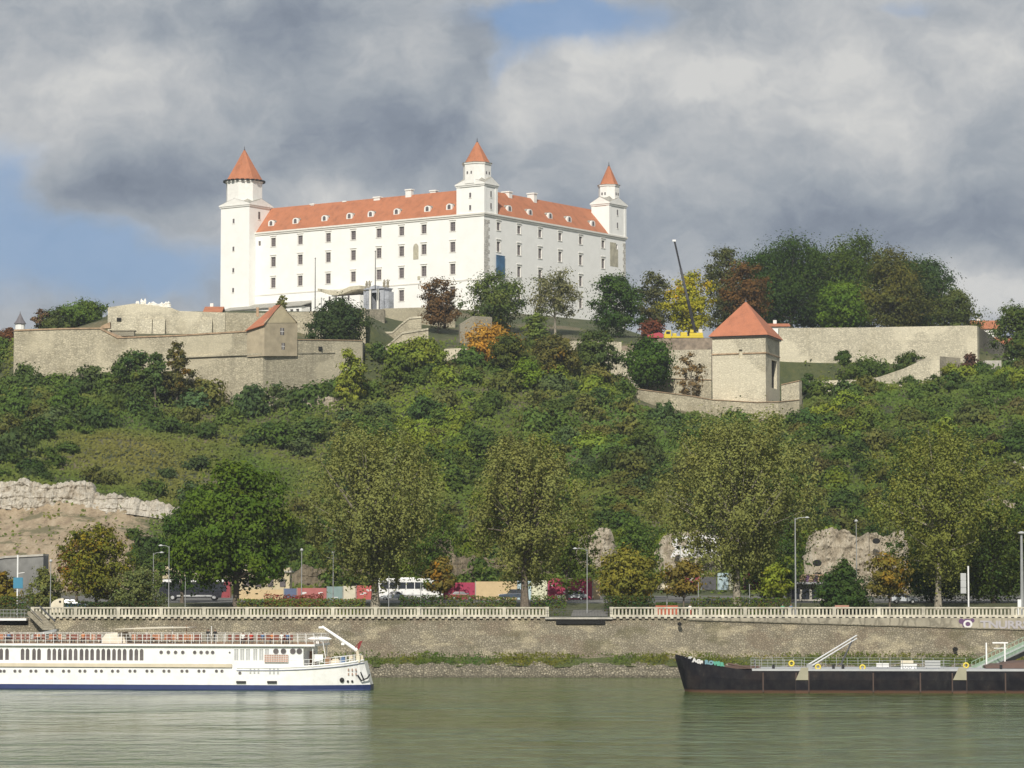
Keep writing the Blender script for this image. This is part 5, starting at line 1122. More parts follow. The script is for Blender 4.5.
gz_ = (np.clip(1 - ((ppx - 610) / 80) ** 2, 0, 1) * np.clip(1 - ((gy - 650) / 45) ** 2, 0, 1))[:, None] * .6; lc = lc * (1 - gz_) + np.array([.045, .085, .032]) * gz_
br_ = (np.clip((fbm(gx, gy, 9, 91, 3) - .16) * 9, 0, 1) * np.clip((600 - gy) / 50, .25, 1))[:, None] * .8; lc = lc * (1 - br_) + c3c * br_
lc = lc * (1 + rng.normal(size=(n, 1)) * .14)
sc_ = npmesh('scrub', vs, fs, M['leaf'], 'stuff', leaf=np.clip(lc, .01, 1)); sc_.color = (1.08, 1.2, 1.0, 1); tag(sc_, 'low scrub and creepers covering the castle hillside between the bushes', 'scrub')
# clipped hedges along the promenade
def hedge(px0, px1, Y, h, color, label, seed):
    x0, x1 = W(px0, 500, Y)[0], W(px1, 500, Y)[0]; r = np.random.default_rng(seed); n = int((x1 - x0) * 190); x = r.uniform(x0, x1, n)
    top = h * (1 + .25 * fbm(x, x * 0, 3.5, seed)); zz = r.random(n) ** .6 * top; y = Y + r.uniform(-.8, .8, n); rr = np.stack([x, y, gz(x0, Y) + zz], 1)
    nr = np.stack([r.normal(size=n) * .5, (y - Y) * 1.0 - .3 + r.normal(size=n) * .4, zz / h + r.normal(size=n) * .3], 1); vs, fs = quads_from(rr, r.uniform(.09, .2, n), nr, .65, r)
    lc = np.stack([1 + r.normal(size=n) * .25, 1 + r.normal(size=n) * .2, 1 + r.normal(size=n) * .2], 1); c = np.array([(x0 + x1) / 2, Y, gz(x0, Y)])
    o = npmesh('hedge', vs - c, fs, M['leaf'], leaf=np.clip(lc, .3, 2)); o.location = c; o.color = (*color, 1); tag(o, label, 'hedge')
hedge(265, 325, 424, 3.2, (.11, .035, .03), 'red leaved low hedge in front of the coloured hoarding, left of the first poplar', 1)
hedge(238, 366, 421, 2.4, (.075, .09, .03), 'long low green hedge in front of the red leaved one', 2)
hedge(400, 445, 421, 3.0, (.035, .055, .02), 'dark green hedge in front of the white coach', 3)
hedge(446, 516, 421, 2.9, (.060, .075, .028), 'clipped green hedge left of the forked poplar', 4)
hedge(531, 566, 421, 3.0, (.05, .072, .022), 'clipped green hedge between the forked poplar and the gap', 5)
hedge(604, 654, 421, 2.8, (.03, .045, .02), 'dark hedge right of the gap under the olive yellow tree', 6)
hedge(690, 790, 421, 2.6, (.05, .068, .022), 'long green hedge under the widest poplar', 7)
hedge(-20, 34, 421, 2.8, (.045, .06, .022), 'dark green hedge at the far left end of the promenade', 8)
hedge(60, 165, 420, 2.1, (.028, .038, .02), 'dark low hedge behind the left stretch of balustrade', 9)
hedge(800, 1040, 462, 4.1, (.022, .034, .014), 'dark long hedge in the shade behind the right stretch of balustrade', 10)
# ================================================================== PROMENADE
def run_x(px0, px1, Y): return W(px0, 500, Y)[0], W(px1, 500, Y)[0]
def balustrade(px0, px1, label, solid=False):
    Y = 411.7; x0, x1 = run_x(px0, px1, Y); zb = 8.2; root = thing('balustrade', label, 'balustrade', ((x0 + x1) / 2, Y, zb))
    mb = MB(); mb.box(((x0 + x1) / 2, Y, zb + 1.28), (x1 - x0, .5, .2)); mb.build('coping', M['balus'], root, True)
    mb = MB(); mb.box(((x0 + x1) / 2, Y, zb + .14), (x1 - x0, .46, .28)); mb.build('plinth', M['balus'], root, True)
    mb = MB()
    k = 0
    nx = int((x1 - x0) / .9)
    for i in range(nx): mb.box((x0 + .45 + i * .9, Y - .36, zb - .12), (.42, .5, .24))
    o = mb.build('bracket_row', M['balus'], root, True)
    L = 6.3; n = max(1, int(round((x1 - x0) / L))); L = (x1 - x0) / n
    for i in range(n + 1):
        p = MB(); p.box((x0 + i * L, Y, zb + .7), (.5, .54, 1.41)); p.build('pillar', M['balus'], root, True)
        if i == n: break
        m_ = MB(); nb = 11
        for j in range(nb):
            x = x0 + i * L + .28 + (L - .56) * (j + .5) / nb; m_.box((x, Y, zb + .72), (.24 if not solid else .26, .2, .93))
        m_.build('baluster_panel', M['balus'], root, True)
    return root
balustrade(34, 547, 'long cream stone balustrade on the quay from the left steps to the gap', solid=True)
balustrade(611, 1100, 'long cream stone balustrade on the quay right of the gap')
# concrete band with graffiti under the right stretch
x0, x1 = run_x(688, 1100, 410.6); cb = MB()
zt0 = 8.05; cb.hexa([(x0, 411.2, 7.6), (x1, 409.6, 5.8), (x1, 412, 5.8), (x0, 412, 7.6), (x0, 411.2, zt0), (x1, 409.6, zt0), (x1, 412, zt0), (x0, 412, zt0)])
band = cb.build('quay_wall', stone('quay_concrete', (.34, .31, .24), 1.4, .12, stain_amt=.7, zs=.35)); tag(band, 'grey concrete quay wall widening to the right below the balustrade, with graffiti', 'wall')
cb = MB(); cb.hexa([(x0, 411.0, 7.75), (x1, 409.35, 6.05), (x1, 410, 6.05), (x0, 411.5, 7.75), (x0, 411.0, 7.88), (x1, 409.35, 6.2), (x1, 410, 6.2), (x0, 411.5, 7.88)]); tag(cb.build('stone_ledge', M['fort_grey_shade']), 'narrow grey stone ledge running under the concrete quay wall', 'ledge')
def text_obj(txt, name, size, m, loc, rot, parent=None, ext=.02, sx=1.0, bold=0.0, sp=1.0):
    cu = bpy.data.curves.new(name, 'FONT'); cu.body = txt; cu.size = size; cu.extrude = ext; cu.align_x = 'LEFT'; cu.offset = bold; cu.space_character = sp; cu.resolution_u = 3
    o = bpy.data.objects.new(name, cu); col.objects.link(o); o.location = loc; o.rotation_euler = rot; o.scale = (sx, 1, 1)
    bpy.context.view_layer.update(); me = bpy.data.meshes.new_from_object(o.evaluated_get(bpy.context.evaluated_depsgraph_get()))
    bpy.data.objects.remove(o); o = bpy.data.objects.new(name, me); col.objects.link(o); me.materials.clear(); me.materials.append(m)
    o.location = loc; o.rotation_euler = rot; o.scale = (sx, 1, 1)
    if parent is not None: o.parent = parent; o.location = np.array(loc) - WO[parent]; WO[o] = WO[parent]
    return o
paint('graf_white', (.68, .67, .66), .7); paint('graf_purple', (.12, .06, .14), .7); paint('graf_grey', (.40, .38, .40), .7)
YG = lambda x: 411.2 - 1.6 * (x - x0) / (x1 - x0)
gp = W(963, 627.5, 410.3)
text_obj('O', 'graffiti_letter', 1.45, M['graf_white'], (gp[0], YG(gp[0]) - .06, gp[2]), (math.pi / 2, 0, 0), band and None, .03, 1.1, .06)
for o in [col.objects[-1]]: tag(o, 'round white graffiti letter O outlined in purple on the quay wall', 'graffiti')
mb = MB(); [mb.disc((gp[0] + dx, YG(gp[0] + dx) - .04, gp[2] + dz), rr_, .004, 12) for dx, dz, rr_ in ((-.25, .9, .38), (1.3, 1.0, .3), (.55, .55, 0.72))]; tag(mb.build('graffiti_cloud', M['graf_purple']), 'purple graffiti patch behind the round white letter on the quay wall', 'graffiti')
g2 = text_obj('TNURRSK', 'graffiti_letters', 1.5, M['graf_grey'], (gp[0] + 2.4, YG(gp[0] + 2.4) - .06, gp[2] - .1), (math.pi / 2, 0, math.atan2(-1.6, x1 - x0)), None, .03, 1.25, .05, .95); tag(g2, 'row of pale grey graffiti letters on the quay wall at the right edge', 'graffiti')
# railing and slab bridging the gap, black block for the shade in the opening
x0, x1 = run_x(545, 612, 411.7)
br = thing('footbridge', 'short footbridge slab with a thin railing filling the gap in the balustrade', 'footbridge', ((x0 + x1) / 2, 411.7, 8))
mb = MB(); mb.box(((x0 + x1) / 2, 411.4, 8.0), (x1 - x0, 1.0, .24)); mb.build('slab', M['concrete'], br, True)
mb = MB(); 
for z in (8.9, 9.3): mb.box(((x0 + x1) / 2, 411.1, z), (x1 - x0 - .1, .05, .05))
for x in np.arange(x0 + .3, x1, .42): mb.box((x, 411.1, 8.72), (.035, .035, 1.2))
mb.build('railing', M['darksteel'], br, True)
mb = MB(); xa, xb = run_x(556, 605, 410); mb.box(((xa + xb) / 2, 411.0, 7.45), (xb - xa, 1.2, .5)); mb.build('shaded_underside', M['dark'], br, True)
# left bridge deck and dark steps
x0, x1 = run_x(-40, 29, 411)
lb = thing('footbridge', 'grey footbridge deck with a dark railing at the far left end of the quay', 'footbridge', ((x0 + x1) / 2, 411, 8))
mb = MB(); mb.box(((x0 + x1) / 2, 410.8, 7.85), (x1 - x0, 2, .3)); mb.build('deck', M['white'], lb, True)
mb = MB(); mb.box(((x0 + x1) / 2, 410.1, 8.75), (x1 - x0, .06, .07)); mb.box(((x0 + x1) / 2, 410.1, 9.2), (x1 - x0, .06, .07))
for x in np.arange(x0, x1, .5): mb.box((x, 410.1, 8.6), (.04, .04, 1.2))
mb.build('railing', M['steel'], lb, True)
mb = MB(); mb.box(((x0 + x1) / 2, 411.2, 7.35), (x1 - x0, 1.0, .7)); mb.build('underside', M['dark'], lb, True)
st = thing('quay_steps', 'dark steps running down the embankment to a grey slab near the ship', 'steps', tuple(W(36, 616, 410)))
mb = MB(); a = W(34, 612, 410.4); b = W(49, 627, 405.5)
for k in range(16):
    f_ = k / 15; x = a[0] + (b[0] - a[0]) * f_; y = a[1] + (b[1] - a[1]) * f_; z = a[2] + (b[2] - a[2]) * f_; mb.box((x, y, z - .15), (1.7, .9, .5))
mb.build('step_flight', M['fort_grey_shade'], st, True)
mb = MB(); mb.tube([(a[0] - .9, a[1] - .5, a[2] + .9), (b[0] - .9, b[1] - .5, b[2] + .9)], .06, 6); mb.tube([(a[0] + .9, a[1] - .5, a[2] + .8), (b[0] + .9, b[1] - .5, b[2] + .8)], .12, 6); mb.build('handrail', M['darksteel'], st, True)
p = W(47, 632, 404.5); mb = MB(); mb.prism([(p[0] - 2.2, 404, p[2] - .9), (p[0] + 1.4, 404, p[2] + .1), (p[0] + 1.4, 404, p[2] + .45), (p[0] - 2.0, 404, p[2] - .3)], (0, 2.2, 0)); mb.build('slab', M['steel'], st, True)
# small rounded pillar on the balustrade's left end
p = W(57.5, 607, 414); mb = MB(); hp = 1.25; mb.prism([(p[0] - .95, 414, p[2] - .8), (p[0] + .85, 414, p[2] - .8), (p[0] + .85, 414, p[2] + hp)] + [(p[0] + .85 - 1.8 * math.sin(t), 414, p[2] + hp - 1.0 * (1 - math.cos(t))) for t in np.linspace(.2, math.pi / 2, 7)], (0, 1.2, 0))
ko = thing('kiosk_pillar', 'cream quarter-round stone pillar with a dark round hole above the left balustrade', 'pillar', (p[0], 414, 8.2)); mb.build('body', M['cream'], ko, True)
mb = MB(); mb.disc((p[0] + .35, 413.95, p[2] + .75), .17, .06, 10); mb.build('hole', M['dark'], ko, True)
# drain mouths in the embankment
for px, py, Y in ((679.5, 624, 409.5), (955, 649, 406.5)):
    p = W(px, py, Y); mb = MB(); mb.disc((p[0], Y - .9, p[2]), .28, 1.2, 14); d = mb.build('drain_mouth', M['dark']); tag(d, 'dark drain mouth in the stone embankment, %s' % ('under the balustrade left of the black barge bow' if px < 800 else 'low down near the barge gangway'), 'drain')

paint('sign_grey', (.45, .46, .46))
# street lamps and poles
def lamp(px, Y, y_top, arms, label, m='steel', head=.22, r0=.085, doubles=False):
    x = W(px, 500, Y)[0]; zb = gz(x, Y); zt = zat(y_top, Y); t = thing('street_lamp', label, 'street lamp', (x, Y, zb))
    mb = MB(); mb.tube([(0, 0, 0), (0, 0, .9), (0, 0, .95), (0, 0, zt - zb)], [r0 * 1.5, r0 * 1.5, r0, r0 * .6], 8); mb.build('pole', M[m], t)
    for s in arms:
        mb = MB(); mb.tube([(0, 0, zt - zb - .25), (s * .5, 0, zt - zb), (s * 1.4, 0, zt - zb + .1)], r0 * .5, 6); mb.build('arm', M[m], t)
        mb = MB(); mb.lathe((s * 1.75, 0, zt - zb), [(.05, 0.22), (.16, .12), (.2, .05), (.15, -.02), (.05, -.04)], 10, ax=1.8); mb.build('lamp_head', M['sign_grey'], t)
    if not arms:
        mb = MB(); mb.lathe((0, 0, zt - zb), [(.08, -.05), (head, .05), (head * 1.1, .18), (head * .6, .34), (.04, .4)], 10); mb.build('lamp_head', M['sign_grey'], t)
    return t
lamp(169.5, 426, 546, [-.7], 'tall steel street lamp with its arm to the left, right one of the left pair')
lamp(154, 436, 553, [.7], 'shorter steel street lamp with its arm to the right, left of the tall one')
lamp(302, 424, 551, [], 'pale street lamp pole in front of the red hoarding panel left of the first poplar')
lamp(333.5, 458, 553, [], 'thin pale lamp pole behind the hoarding, just right of the red leaved hedge', r0=.09)
lamp(51.5, 426, 562, [], 'pale lamp post with a tapered top near the grey retaining wall')
lamp(587, 424, 549, [-1], 'slender white street lamp at the curve of the road in the gap')
lamp(680, 505, 521, [], 'small round lamp on a pole above the rock graffiti', r0=.08)
lamp(795, 424, 518, [1], 'tallest steel lamp mast, with one arm, left of the tan rock face', r0=.13)
lamp(856, 440, 522, [], 'slim lamp pole with a white head in front of the tan rock face', r0=.09, head=.25)
lamp(1021, 420, 534, [], 'pale column cut by the right edge of the photo', r0=.28, head=.5)
for px, Y, yt, lab in ((186, 430, 578, 'thin pale pole in front of the dark bus'), (389, 425, 577, 'thin pale pole before the front of the white coach'), (421, 425, 583, 'thin pale pole before the rear of the white coach'),
                       (749, 424, 585, 'short thin pole before the maroon hoarding right of the widest poplar'), (698, 424, 583, 'short thin pole left of the widest poplar trunk')):
    x = W(px, 500, Y)[0]; zb = gz(x, Y); mb = MB(); mb.tube([(x, Y, zb), (x, Y, zat(yt, Y))], [.07, .05], 6); mb.lathe((x, Y, zat(yt, Y)), [(.05, 0), (.08, .05), (.02, .12)], 6); tag(mb.build('pole', M['steel']), lab, 'pole')
def signpost(px, Y, yt, label, panels, pm='white'):
    x = W(px, 500, Y)[0]; zb = gz(x, Y); t = thing('sign_post', label, 'sign', (x, Y, zb)); mb = MB(); mb.tube([(0, 0, 0), (0, 0, zat(yt, Y) - zb)], .12, 8); mb.build('pole', M[pm], t)
    for (dx, py, w, h, m) in panels:
        mb = MB(); z = zat(py, Y) - zb; mb.box((dx, -.15, z), (w, .08, h)); mb.box((dx, -.12, z), (w + .1, .05, h + .1)); mb.build('sign_panel', M[m], t)
    return t
paint('sign_blue', (.05, .22, .34)); paint('sign_grey', (.45, .46, .46))
sp_ = signpost(18.5, 424, 555, 'white pole carrying a small blue sign at the left edge', [(.1, 583, 1.3, 1.5, 'sign_blue')])
mb = MB(); mb.tube([(0, 0, zat(573.5, 424) - gz(*at_px(18.5, 0, 424))), (1.0, 0, zat(573.5, 424) - gz(*at_px(18.5, 0, 424)) + .15)], .05, 6); mb.build('arm', M['white'], sp_)
signpost(967.5, 422, 566, 'white pole with grey sign boards on its left side, under the tall poplar', [(-.75, 577, .7, 1.0, 'sign_grey'), (-.75, 584, .7, 1.0, 'sign_grey'), (-.75, 590.5, .7, .8, 'sign_grey')])
mb = MB(); x = W(1018, 500, 420)[0]; mb.box((x, 420, 9.4), (.5, .5, 2.4)); mb.box((x + .9, 420, 9.2), (.3, .4, 2.0)); tag(mb.build('cabinet', M['white']), 'white and grey post cabinet behind the balustrade at the right edge', 'cabinet')

# hoarding: coloured panels along the road
paint('h_yellow', (.55, .42, .24), .8); paint('h_blue', (.10, .13, .22), .8); paint('h_pink', (.38, .13, .12), .8); paint('h_teal', (.20, .28, .27), .8); paint('h_cream', (.56, .52, .40), .8); paint('h_red', (.42, .10, .09), .8)
paint('h_maroon', (.34, .035, .085), .8); paint('h_lblue', (.42, .54, .58), .8); paint('h_pale', (.62, .62, .46), .8)
def hoarding(segs, Y, label, ground_y=601):
    t = thing('hoarding', label, 'hoarding', tuple(W(segs[0][0], ground_y, Y)))
    for px0, px1, yt, m, marks in segs:
        x0, x1 = run_x(px0, px1, Y); z0, z1 = zat(ground_y, Y) - .3, zat(yt, Y); mb = MB(); mb.box(((x0 + x1) / 2, Y, (z0 + z1) / 2), (x1 - x0 - .04, .12, z1 - z0)); mb.build('hoarding_panel', M[m], t, True)
        mb = MB(); mb.box((x0 + .1, Y - .1, (z0 + z1) / 2 + .05), (.08, .08, z1 - z0 + .1)); mb.build('post', M['steel'], t, True)
        for (fx, fy, s) in marks:
            mb = MB(); r = np.random.default_rng(int(px0 + fx * 100))
            for k in range(4): mb.box((x0 + (x1 - x0) * fx + r.uniform(-.5, .5) * s, Y - .075 - .003 * k, z0 + (z1 - z0) * fy + r.uniform(-.3, .3) * s), (s * r.uniform(.3, .8), .02, s * r.uniform(.12, .3)))
            mb.build('printed_mark', M['graf_white'], t, True)
    return t
hoarding([(236, 284, 589.5, 'h_yellow', []), (284, 297, 588.5, 'h_blue', []), (297, 327, 588, 'h_pink', [(.28, .7, .9), (.75, .65, .9)]), (327, 343, 586.5, 'h_teal', [(.5, .3, .7)]), (343, 356, 586, 'h_cream', []), (356, 373, 585.5, 'h_red', [(.4, .55, .9), (.8, .7, .6)])], 484,
         'hoarding of yellow, blue, pink, teal, cream and red panels left of the first poplar trunk')
hoarding([(443, 475, 582.5, 'h_maroon', [(.22, .45, .5), (.68, .45, .9)]), (475, 517, 581.5, 'h_yellow', []), (517, 531, 581, 'h_lblue', []), (531, 547, 580.5, 'h_pale', []), (547, 592, 578.5, 'h_maroon', [(.1, .7, .4), (.45, .5, 1.0), (.75, .55, .6), (.2, .3, .4)]), (592, 600, 580, 'h_yellow', [])], 484,
         'hoarding of maroon, yellow, blue and cream panels behind the forked poplar trunk')
hoarding([(684, 699, 573, 'h_maroon', [(.5, .6, 1.2)]), (700, 716, 577, 'darksteel', []), (717, 728, 573, 'h_lblue', []), (728, 737, 573, 'h_pale', []), (743, 772, 573, 'h_maroon', [(.2, .4, .9), (.4, .6, .8), (.8, .5, .7)])], 476,
         'raised hoarding of maroon, light blue and cream panels behind the widest poplar trunk', ground_y=588)
# shop building right of the mast
sb = thing('kiosk_building', 'low grey pavilion with a mural strip between the tallest lamp mast and the conical tree', 'building', tuple(W(805, 602, 470)))
x0, x1 = run_x(789, 828, 470); mb = MB(); mb.box(((x0 + x1) / 2, 473, zat(594, 470)), (x1 - x0, 6, 3.4)); mb.build('wall', M['concrete'], sb, True)
mb = MB(); mb.box(((x0 + x1) / 2, 472.6, zat(583, 470)), (x1 - x0 + .8, 7.4, .35)); mb.build('roof', M['steel'], sb, True)
for i in range(4): mb = MB(); mb.box((x0 + 1 + i * 1.6, 469.95, zat(594, 470)), (1.2, .1, 1.6)); mb.build('window', M['glass'], sb, True)
mb = MB(); mb.box(((x0 + x1) / 2 + .8, 469.0, zat(578.5, 470)), (x1 - x0 - 1.5, .15, 1.3)); mb.build('mural_panel', M['coping'], sb, True)
mb = MB(); [mb.box(((x0 + x1) / 2 + dx, 468.9, zat(578.5, 470)), (.55, .06, 1.1), ry=.3) for dx in (-.4, 1.0, 2.6)]; mb.build('mural_stripes', M['graf_purple'], sb, True)
# grey retaining wall far left and dark pavilion
wallpoly('retaining_wall', [(-60, 505, 560), (-5, 505, 560), (6, 505, 558), (44, 504, 556)], 9, 3, mat('ribbed_concrete', (.19, .19, .18), .9, .25, .25), 'tall grey concrete retaining wall below the bare earth slope at the left edge', 'wall', M['concrete'])
hb = thing('white_shed', 'small cream house with a flat roof behind the trees left of the hoarding', 'building', tuple(W(268, 590, 500)))
x0, x1 = run_x(238, 290, 500); mb = MB(); mb.box(((x0 + x1) / 2, 503, zat(582, 500)), (x1 - x0, 6, 5)); mb.build('wall', M['cream_plaster'], hb, True); mb = MB(); mb.box(((x0 + x1) / 2, 503, zat(571.5, 500)), (x1 - x0 + .6, 6.6, .3)); mb.build('roof', M['concrete'], hb, True)
for i in range(4): mb = MB(); mb.box((x0 + 1.5 + i * 2.1, 499.95, zat(583, 500)), (1.0, .1, 1.3)); mb.build('window', M['pane'], hb, True)
hb = thing('brick_building', 'low tan and brown walled building behind the dark bus', 'building', tuple(W(178, 590, 500)))
x0, x1 = run_x(163, 186, 500); mb = MB(); mb.box(((x0 + x1) / 2, 503, zat(574, 500)), (x1 - x0, 6, 2.6)); mb.build('upper_wall', M['cream_plaster'], hb, True); mb = MB(); mb.box(((x0 + x1) / 2, 502.9, zat(587, 500)), (x1 - x0 - .2, 5.8, 2.9)); mb.build('lower_wall', M['wframe'], hb, True)

# ---- vehicles
def wheel(parent, x, y, r, side):
    mb = MB(); mb.lathe((0, 0, 0), [(r * .55, -.11), (r * .95, -.11), (r, -.06), (r, .06), (r * .95, .11), (r * .55, .11)], 18); mb.v = [(x + a, y + c, r + b) for a, b, c in mb.v]; w = mb.build('wheel', M['rubber'], parent)
    mb = MB(); mb.disc((x, y + side * .10, r), r * .58, side * .03, 14); mb.build('rim', M['sign_grey'] if 'sign_grey' in M else M['steel'], w); return w
def profile_body(mb, prof, w, inset=.0):
    """side outline (x,z) extruded over width with slightly tumbled sides"""
    n = len(prof); cxm = sum(p[0] for p in prof) / n; zs = [p[1] for p in prof]; z0, z1 = min(zs), max(zs)
    def k(z): return 1 - inset * max(0, (z - z0) / (z1 - z0) - .5) * 2
    V = [(x, -w / 2 * k(z), z) for x, z in prof] + [(x, w / 2 * k(z), z) for x, z in prof]
    return mb.add(V, [tuple(range(n)), tuple(reversed(range(n, 2 * n)))] + [(i, n + i, n + (i + 1) % n, (i + 1) % n) for i in range(n)])
def car(px, Y, L, color, label, suv=False, face=1, z=None, group=None):
    x = W(px, 500, Y)[0]; zb = gz(x, Y) + .06 if z is None else z; t = thing('parked_car', label, 'car', (x, Y, zb), 0 if face > 0 else math.pi, group); H = 1.75 if suv else 1.45; w = 1.8; h = L / 2
    body = [(-h, .35), (h, .32), (h, .62), (h * .93, .78), (h * .42, .93), (-h * .9, .98), (-h, .85)] if not suv else [(-h, .4), (h, .38), (h, .8), (h * .93, .95), (h * .45, 1.05), (-h * .95, 1.08), (-h, .9)]
    paint('car_' + color[0], color[1], .25)
    mb = MB(); profile_body(mb, body, w); b_ = mb.build('body', M['car_' + color[0]], t, bevel=.05)
    zc = 1.03 if suv else .94
    g = [(-h * .86, zc - .02), (h * .44, zc - .04), (h * .14, H - .05), (-h * .55, H - .04)] if not suv else [(-h * .93, zc), (h * .45, zc), (h * .2, H - .05), (-h * .8, H - .05)]
    mb = MB(); profile_body(mb, g, w * .92, .2); mb.build('windows', M['glass'], t)
    top = [(g[3][0] - .03, H - .06), (g[2][0] + .03, H - .06), (g[2][0] - .15, H), (g[3][0] + .15, H)]; mb = MB(); profile_body(mb, top, w * .76); mb.build('roof', M['car_' + color[0]], t)
    mb = MB(); 
    for xx in (g[0][0] + .1, (g[0][0] + g[1][0]) / 2, ): 
        for s in (-1, 1): mb.box((xx * .95, s * w * .44, (zc + H) / 2), (.09, .06, H - zc))
    mb.build('door_pillars', M['car_' + color[0]], t)
    for s in (-1, 1):
        for xx in (-h * .62, h * .62): wheel(t, xx, s * (w / 2 - .1), .32, s)
        mb = MB(); mb.box((h - .04, s * .65, .68 if not suv else .85), (.14, .35, .14)); mb.build('headlight', M['white'], t)
        mb = MB(); mb.box((-h + .04, s * .68, .8), (.12, .25, .16)); mb.build('tail_light', M['h_maroon'], t)
    return t
car(513, 474, 4.6, ('darkblue', (.06, .08, .11)), 'dark blue estate car passing before the yellow hoarding panel', True, -1)
car(572, 474, 4.7, ('silver', (.50, .53, .56)), 'silver saloon car in front of the maroon hoarding near the road curve', False, -1)
car(393, 470, 3.9, ('silver', (.50, .53, .56)), 'silver hatchback parked in front of the white coach', False, -1)
car(903, 440, 3.9, ('silver', (.50, .53, .56)), 'silver car parked between the orange tree and the tall poplar', False, 1)
car(74, 432, 4.2, ('navy', (.05, .09, .17)), 'dark blue car half hidden by the small green and reddish tree', False, 1)
car(462, 473, 4.0, ('red', (.25, .04, .05)), 'dark red car before the maroon hoarding, behind the hedge', False, 1)
car(126, 440, 4.0, ('blue', (.16, .24, .36)), 'light blue car behind the low dark hedge, left of the willow bush', False, 1)
def coach(px, Y, L, label, body, lower=None, tail=None, face=-1, H=3.5):
    x = W(px, 500, Y)[0]; zb = gz(x, Y) + .06; t = thing('coach', label, 'bus', (x, Y, zb), math.pi if face < 0 else 0); w = 2.5; h = L / 2
    prof = [(-h, .45), (h - .1, .45), (h + .05, 1.4), (h - .35, H - .35), (h - .8, H), (-h + .3, H), (-h, H - .3)]
    mb = MB(); profile_body(mb, prof, w, .04); mb.build('body', body, t, bevel=.06)
    for s in (-1, 1):
        n = 7; mb = MB()
        for i in range(n):
            a = -h + .5 + i * (L - 1.6) / n; mb.box((a + (L - 1.6) / n / 2, s * (w / 2 + .005), H - 1.15), ((L - 1.6) / n - .12, .05, 1.05))
        mb.build('side_windows', M['glass'], t)
        for xx in (-h * .55, h * .62): wheel(t, xx, s * (w / 2 - .12), .48, s)
        mb = MB(); mb.box((h - .02, s * .9, .95), (.12, .4, .22)); mb.build('headlight', M['white'], t)
        mb = MB(); mb.box((0, s * (w / 2 + .01), .75), (L * .5, .04, .25)); mb.build('luggage_flap', M['sign_grey'], t)
    mb = MB(); mb.hexa([(h - .02, -1.1, 1.5), (h + .06, -1.1, 1.5), (h + .06, 1.1, 1.5), (h - .02, 1.1, 1.5), (h - .42, -1.05, H - .5), (h - .3, -1.05, H - .5), (h - .3, 1.05, H - .5), (h - .42, 1.05, H - .5)]); mb.build('windscreen', M['glass'], t)
    mb = MB(); mb.box((0, 0, H + .08), (2.6, 1.6, .16)); mb.build('roof_unit', body, t)
    if tail: mb = MB(); profile_body(mb, [(-h - .02, .44), (-h + 1.4, .44), (-h + .9, H + .015), (-h + .28, H + .015), (-h - .02, H - .28)], w + .02, .04); mb.build('tail_panel', tail, t)
    return t
coach(409, 476, 11.2, 'white touring coach parked left of the maroon hoarding', M['white'])
coach(196, 470, 11.4, 'dark bus with a white roof stripe and red rear behind the hedge on the left', paint('bus_dark', (.02, .022, .03), .35), tail=paint('bus_red', (.28, .05, .06), .4), H=3.1)
b_ = col.objects[-1]
x = W(193, 500, 470)[0]; zb = gz(x, 470) + .06; root = [o for o in bpy.data.objects if o.get('label', '').startswith('dark bus')][0]
mb = MB(); mb.box((-.1, 0, 3.17), (10.4, 2.5, .42)); mb.build('roof_stripe', M['white'], root)
# market parasol and planters right of the gap
p = W(667, 600, 430); zb = gz(p[0], 430); pa = thing('parasol', 'market parasol with cream, orange and pale blue segments right of the olive yellow tree', 'parasol', (p[0], 430, zb))
mb = MB(); mb.tube([(0, 0, 0), (0, 0, 3.6)], .06, 8); mb.build('pole', M['white'], pa)
zt_ = zat(580, 430) - zb; ze_ = zat(588, 430) - zb
for k in range(8):
    a0_, a1_2 = k * math.pi / 4, (k + 1) * math.pi / 4; mb = MB(); R_ = 1.95
    p0 = (R_ * math.cos(a0_), R_ * math.sin(a0_), ze_); p1 = (R_ * math.cos(a1_2), R_ * math.sin(a1_2), ze_); mb.add([(0, 0, zt_), p0, p1, (p0[0], p0[1], ze_ - .25), (p1[0], p1[1], ze_ - .25)], [(0, 1, 2), (1, 3, 4, 2)])
    mb.build('canopy_segment', [M['cream'], M['h_yellow'], M['h_lblue']][[0, 0, 1, 2][k % 4] if k < 8 else 0], pa)
for px, lab, m in ((660.5, 'left one of two orange red planter boxes behind the balustrade', 'h_red2'), (672, 'right one of two orange red planter boxes behind the balustrade', 'h_red2')):
    paint('h_red2', (.40, .09, .04), .6); x = W(px, 500, 418)[0]; t = thing('planter', lab, 'planter', (x, 418, 8.25)); mb = MB(); mb.box((0, 0, .85), (1.45, .6, 1.3), taper=1.06); mb.build('box', M[m], t)
    r = np.random.default_rng(int(px)); n = 260; vs, fs = quads_from(np.stack([r.uniform(-.7, .7, n), r.uniform(-.25, .25, n), 1.55 + r.random(n) * .4], 1), r.uniform(.06, .12, n), r.normal(size=(n, 3)), .6, r); o = npmesh('plants', vs, fs, M['leaf'], parent=t, leaf=np.ones((n, 3))); o.color = (.05, .09, .02, 1)
x0, x1 = run_x(834, 848, 416); mb = MB(); mb.box(((x0 + x1) / 2, 416, 9.55), (x1 - x0, .5, .5)); mb.box(((x0 + x1) / 2, 416, 8.9), (.2, .4, 1.2)); tag(mb.build('flower_box', paint('salmon', (.42, .22, .16), .8)), 'salmon pink flower box showing above the balustrade by the conical tree', 'flower box')

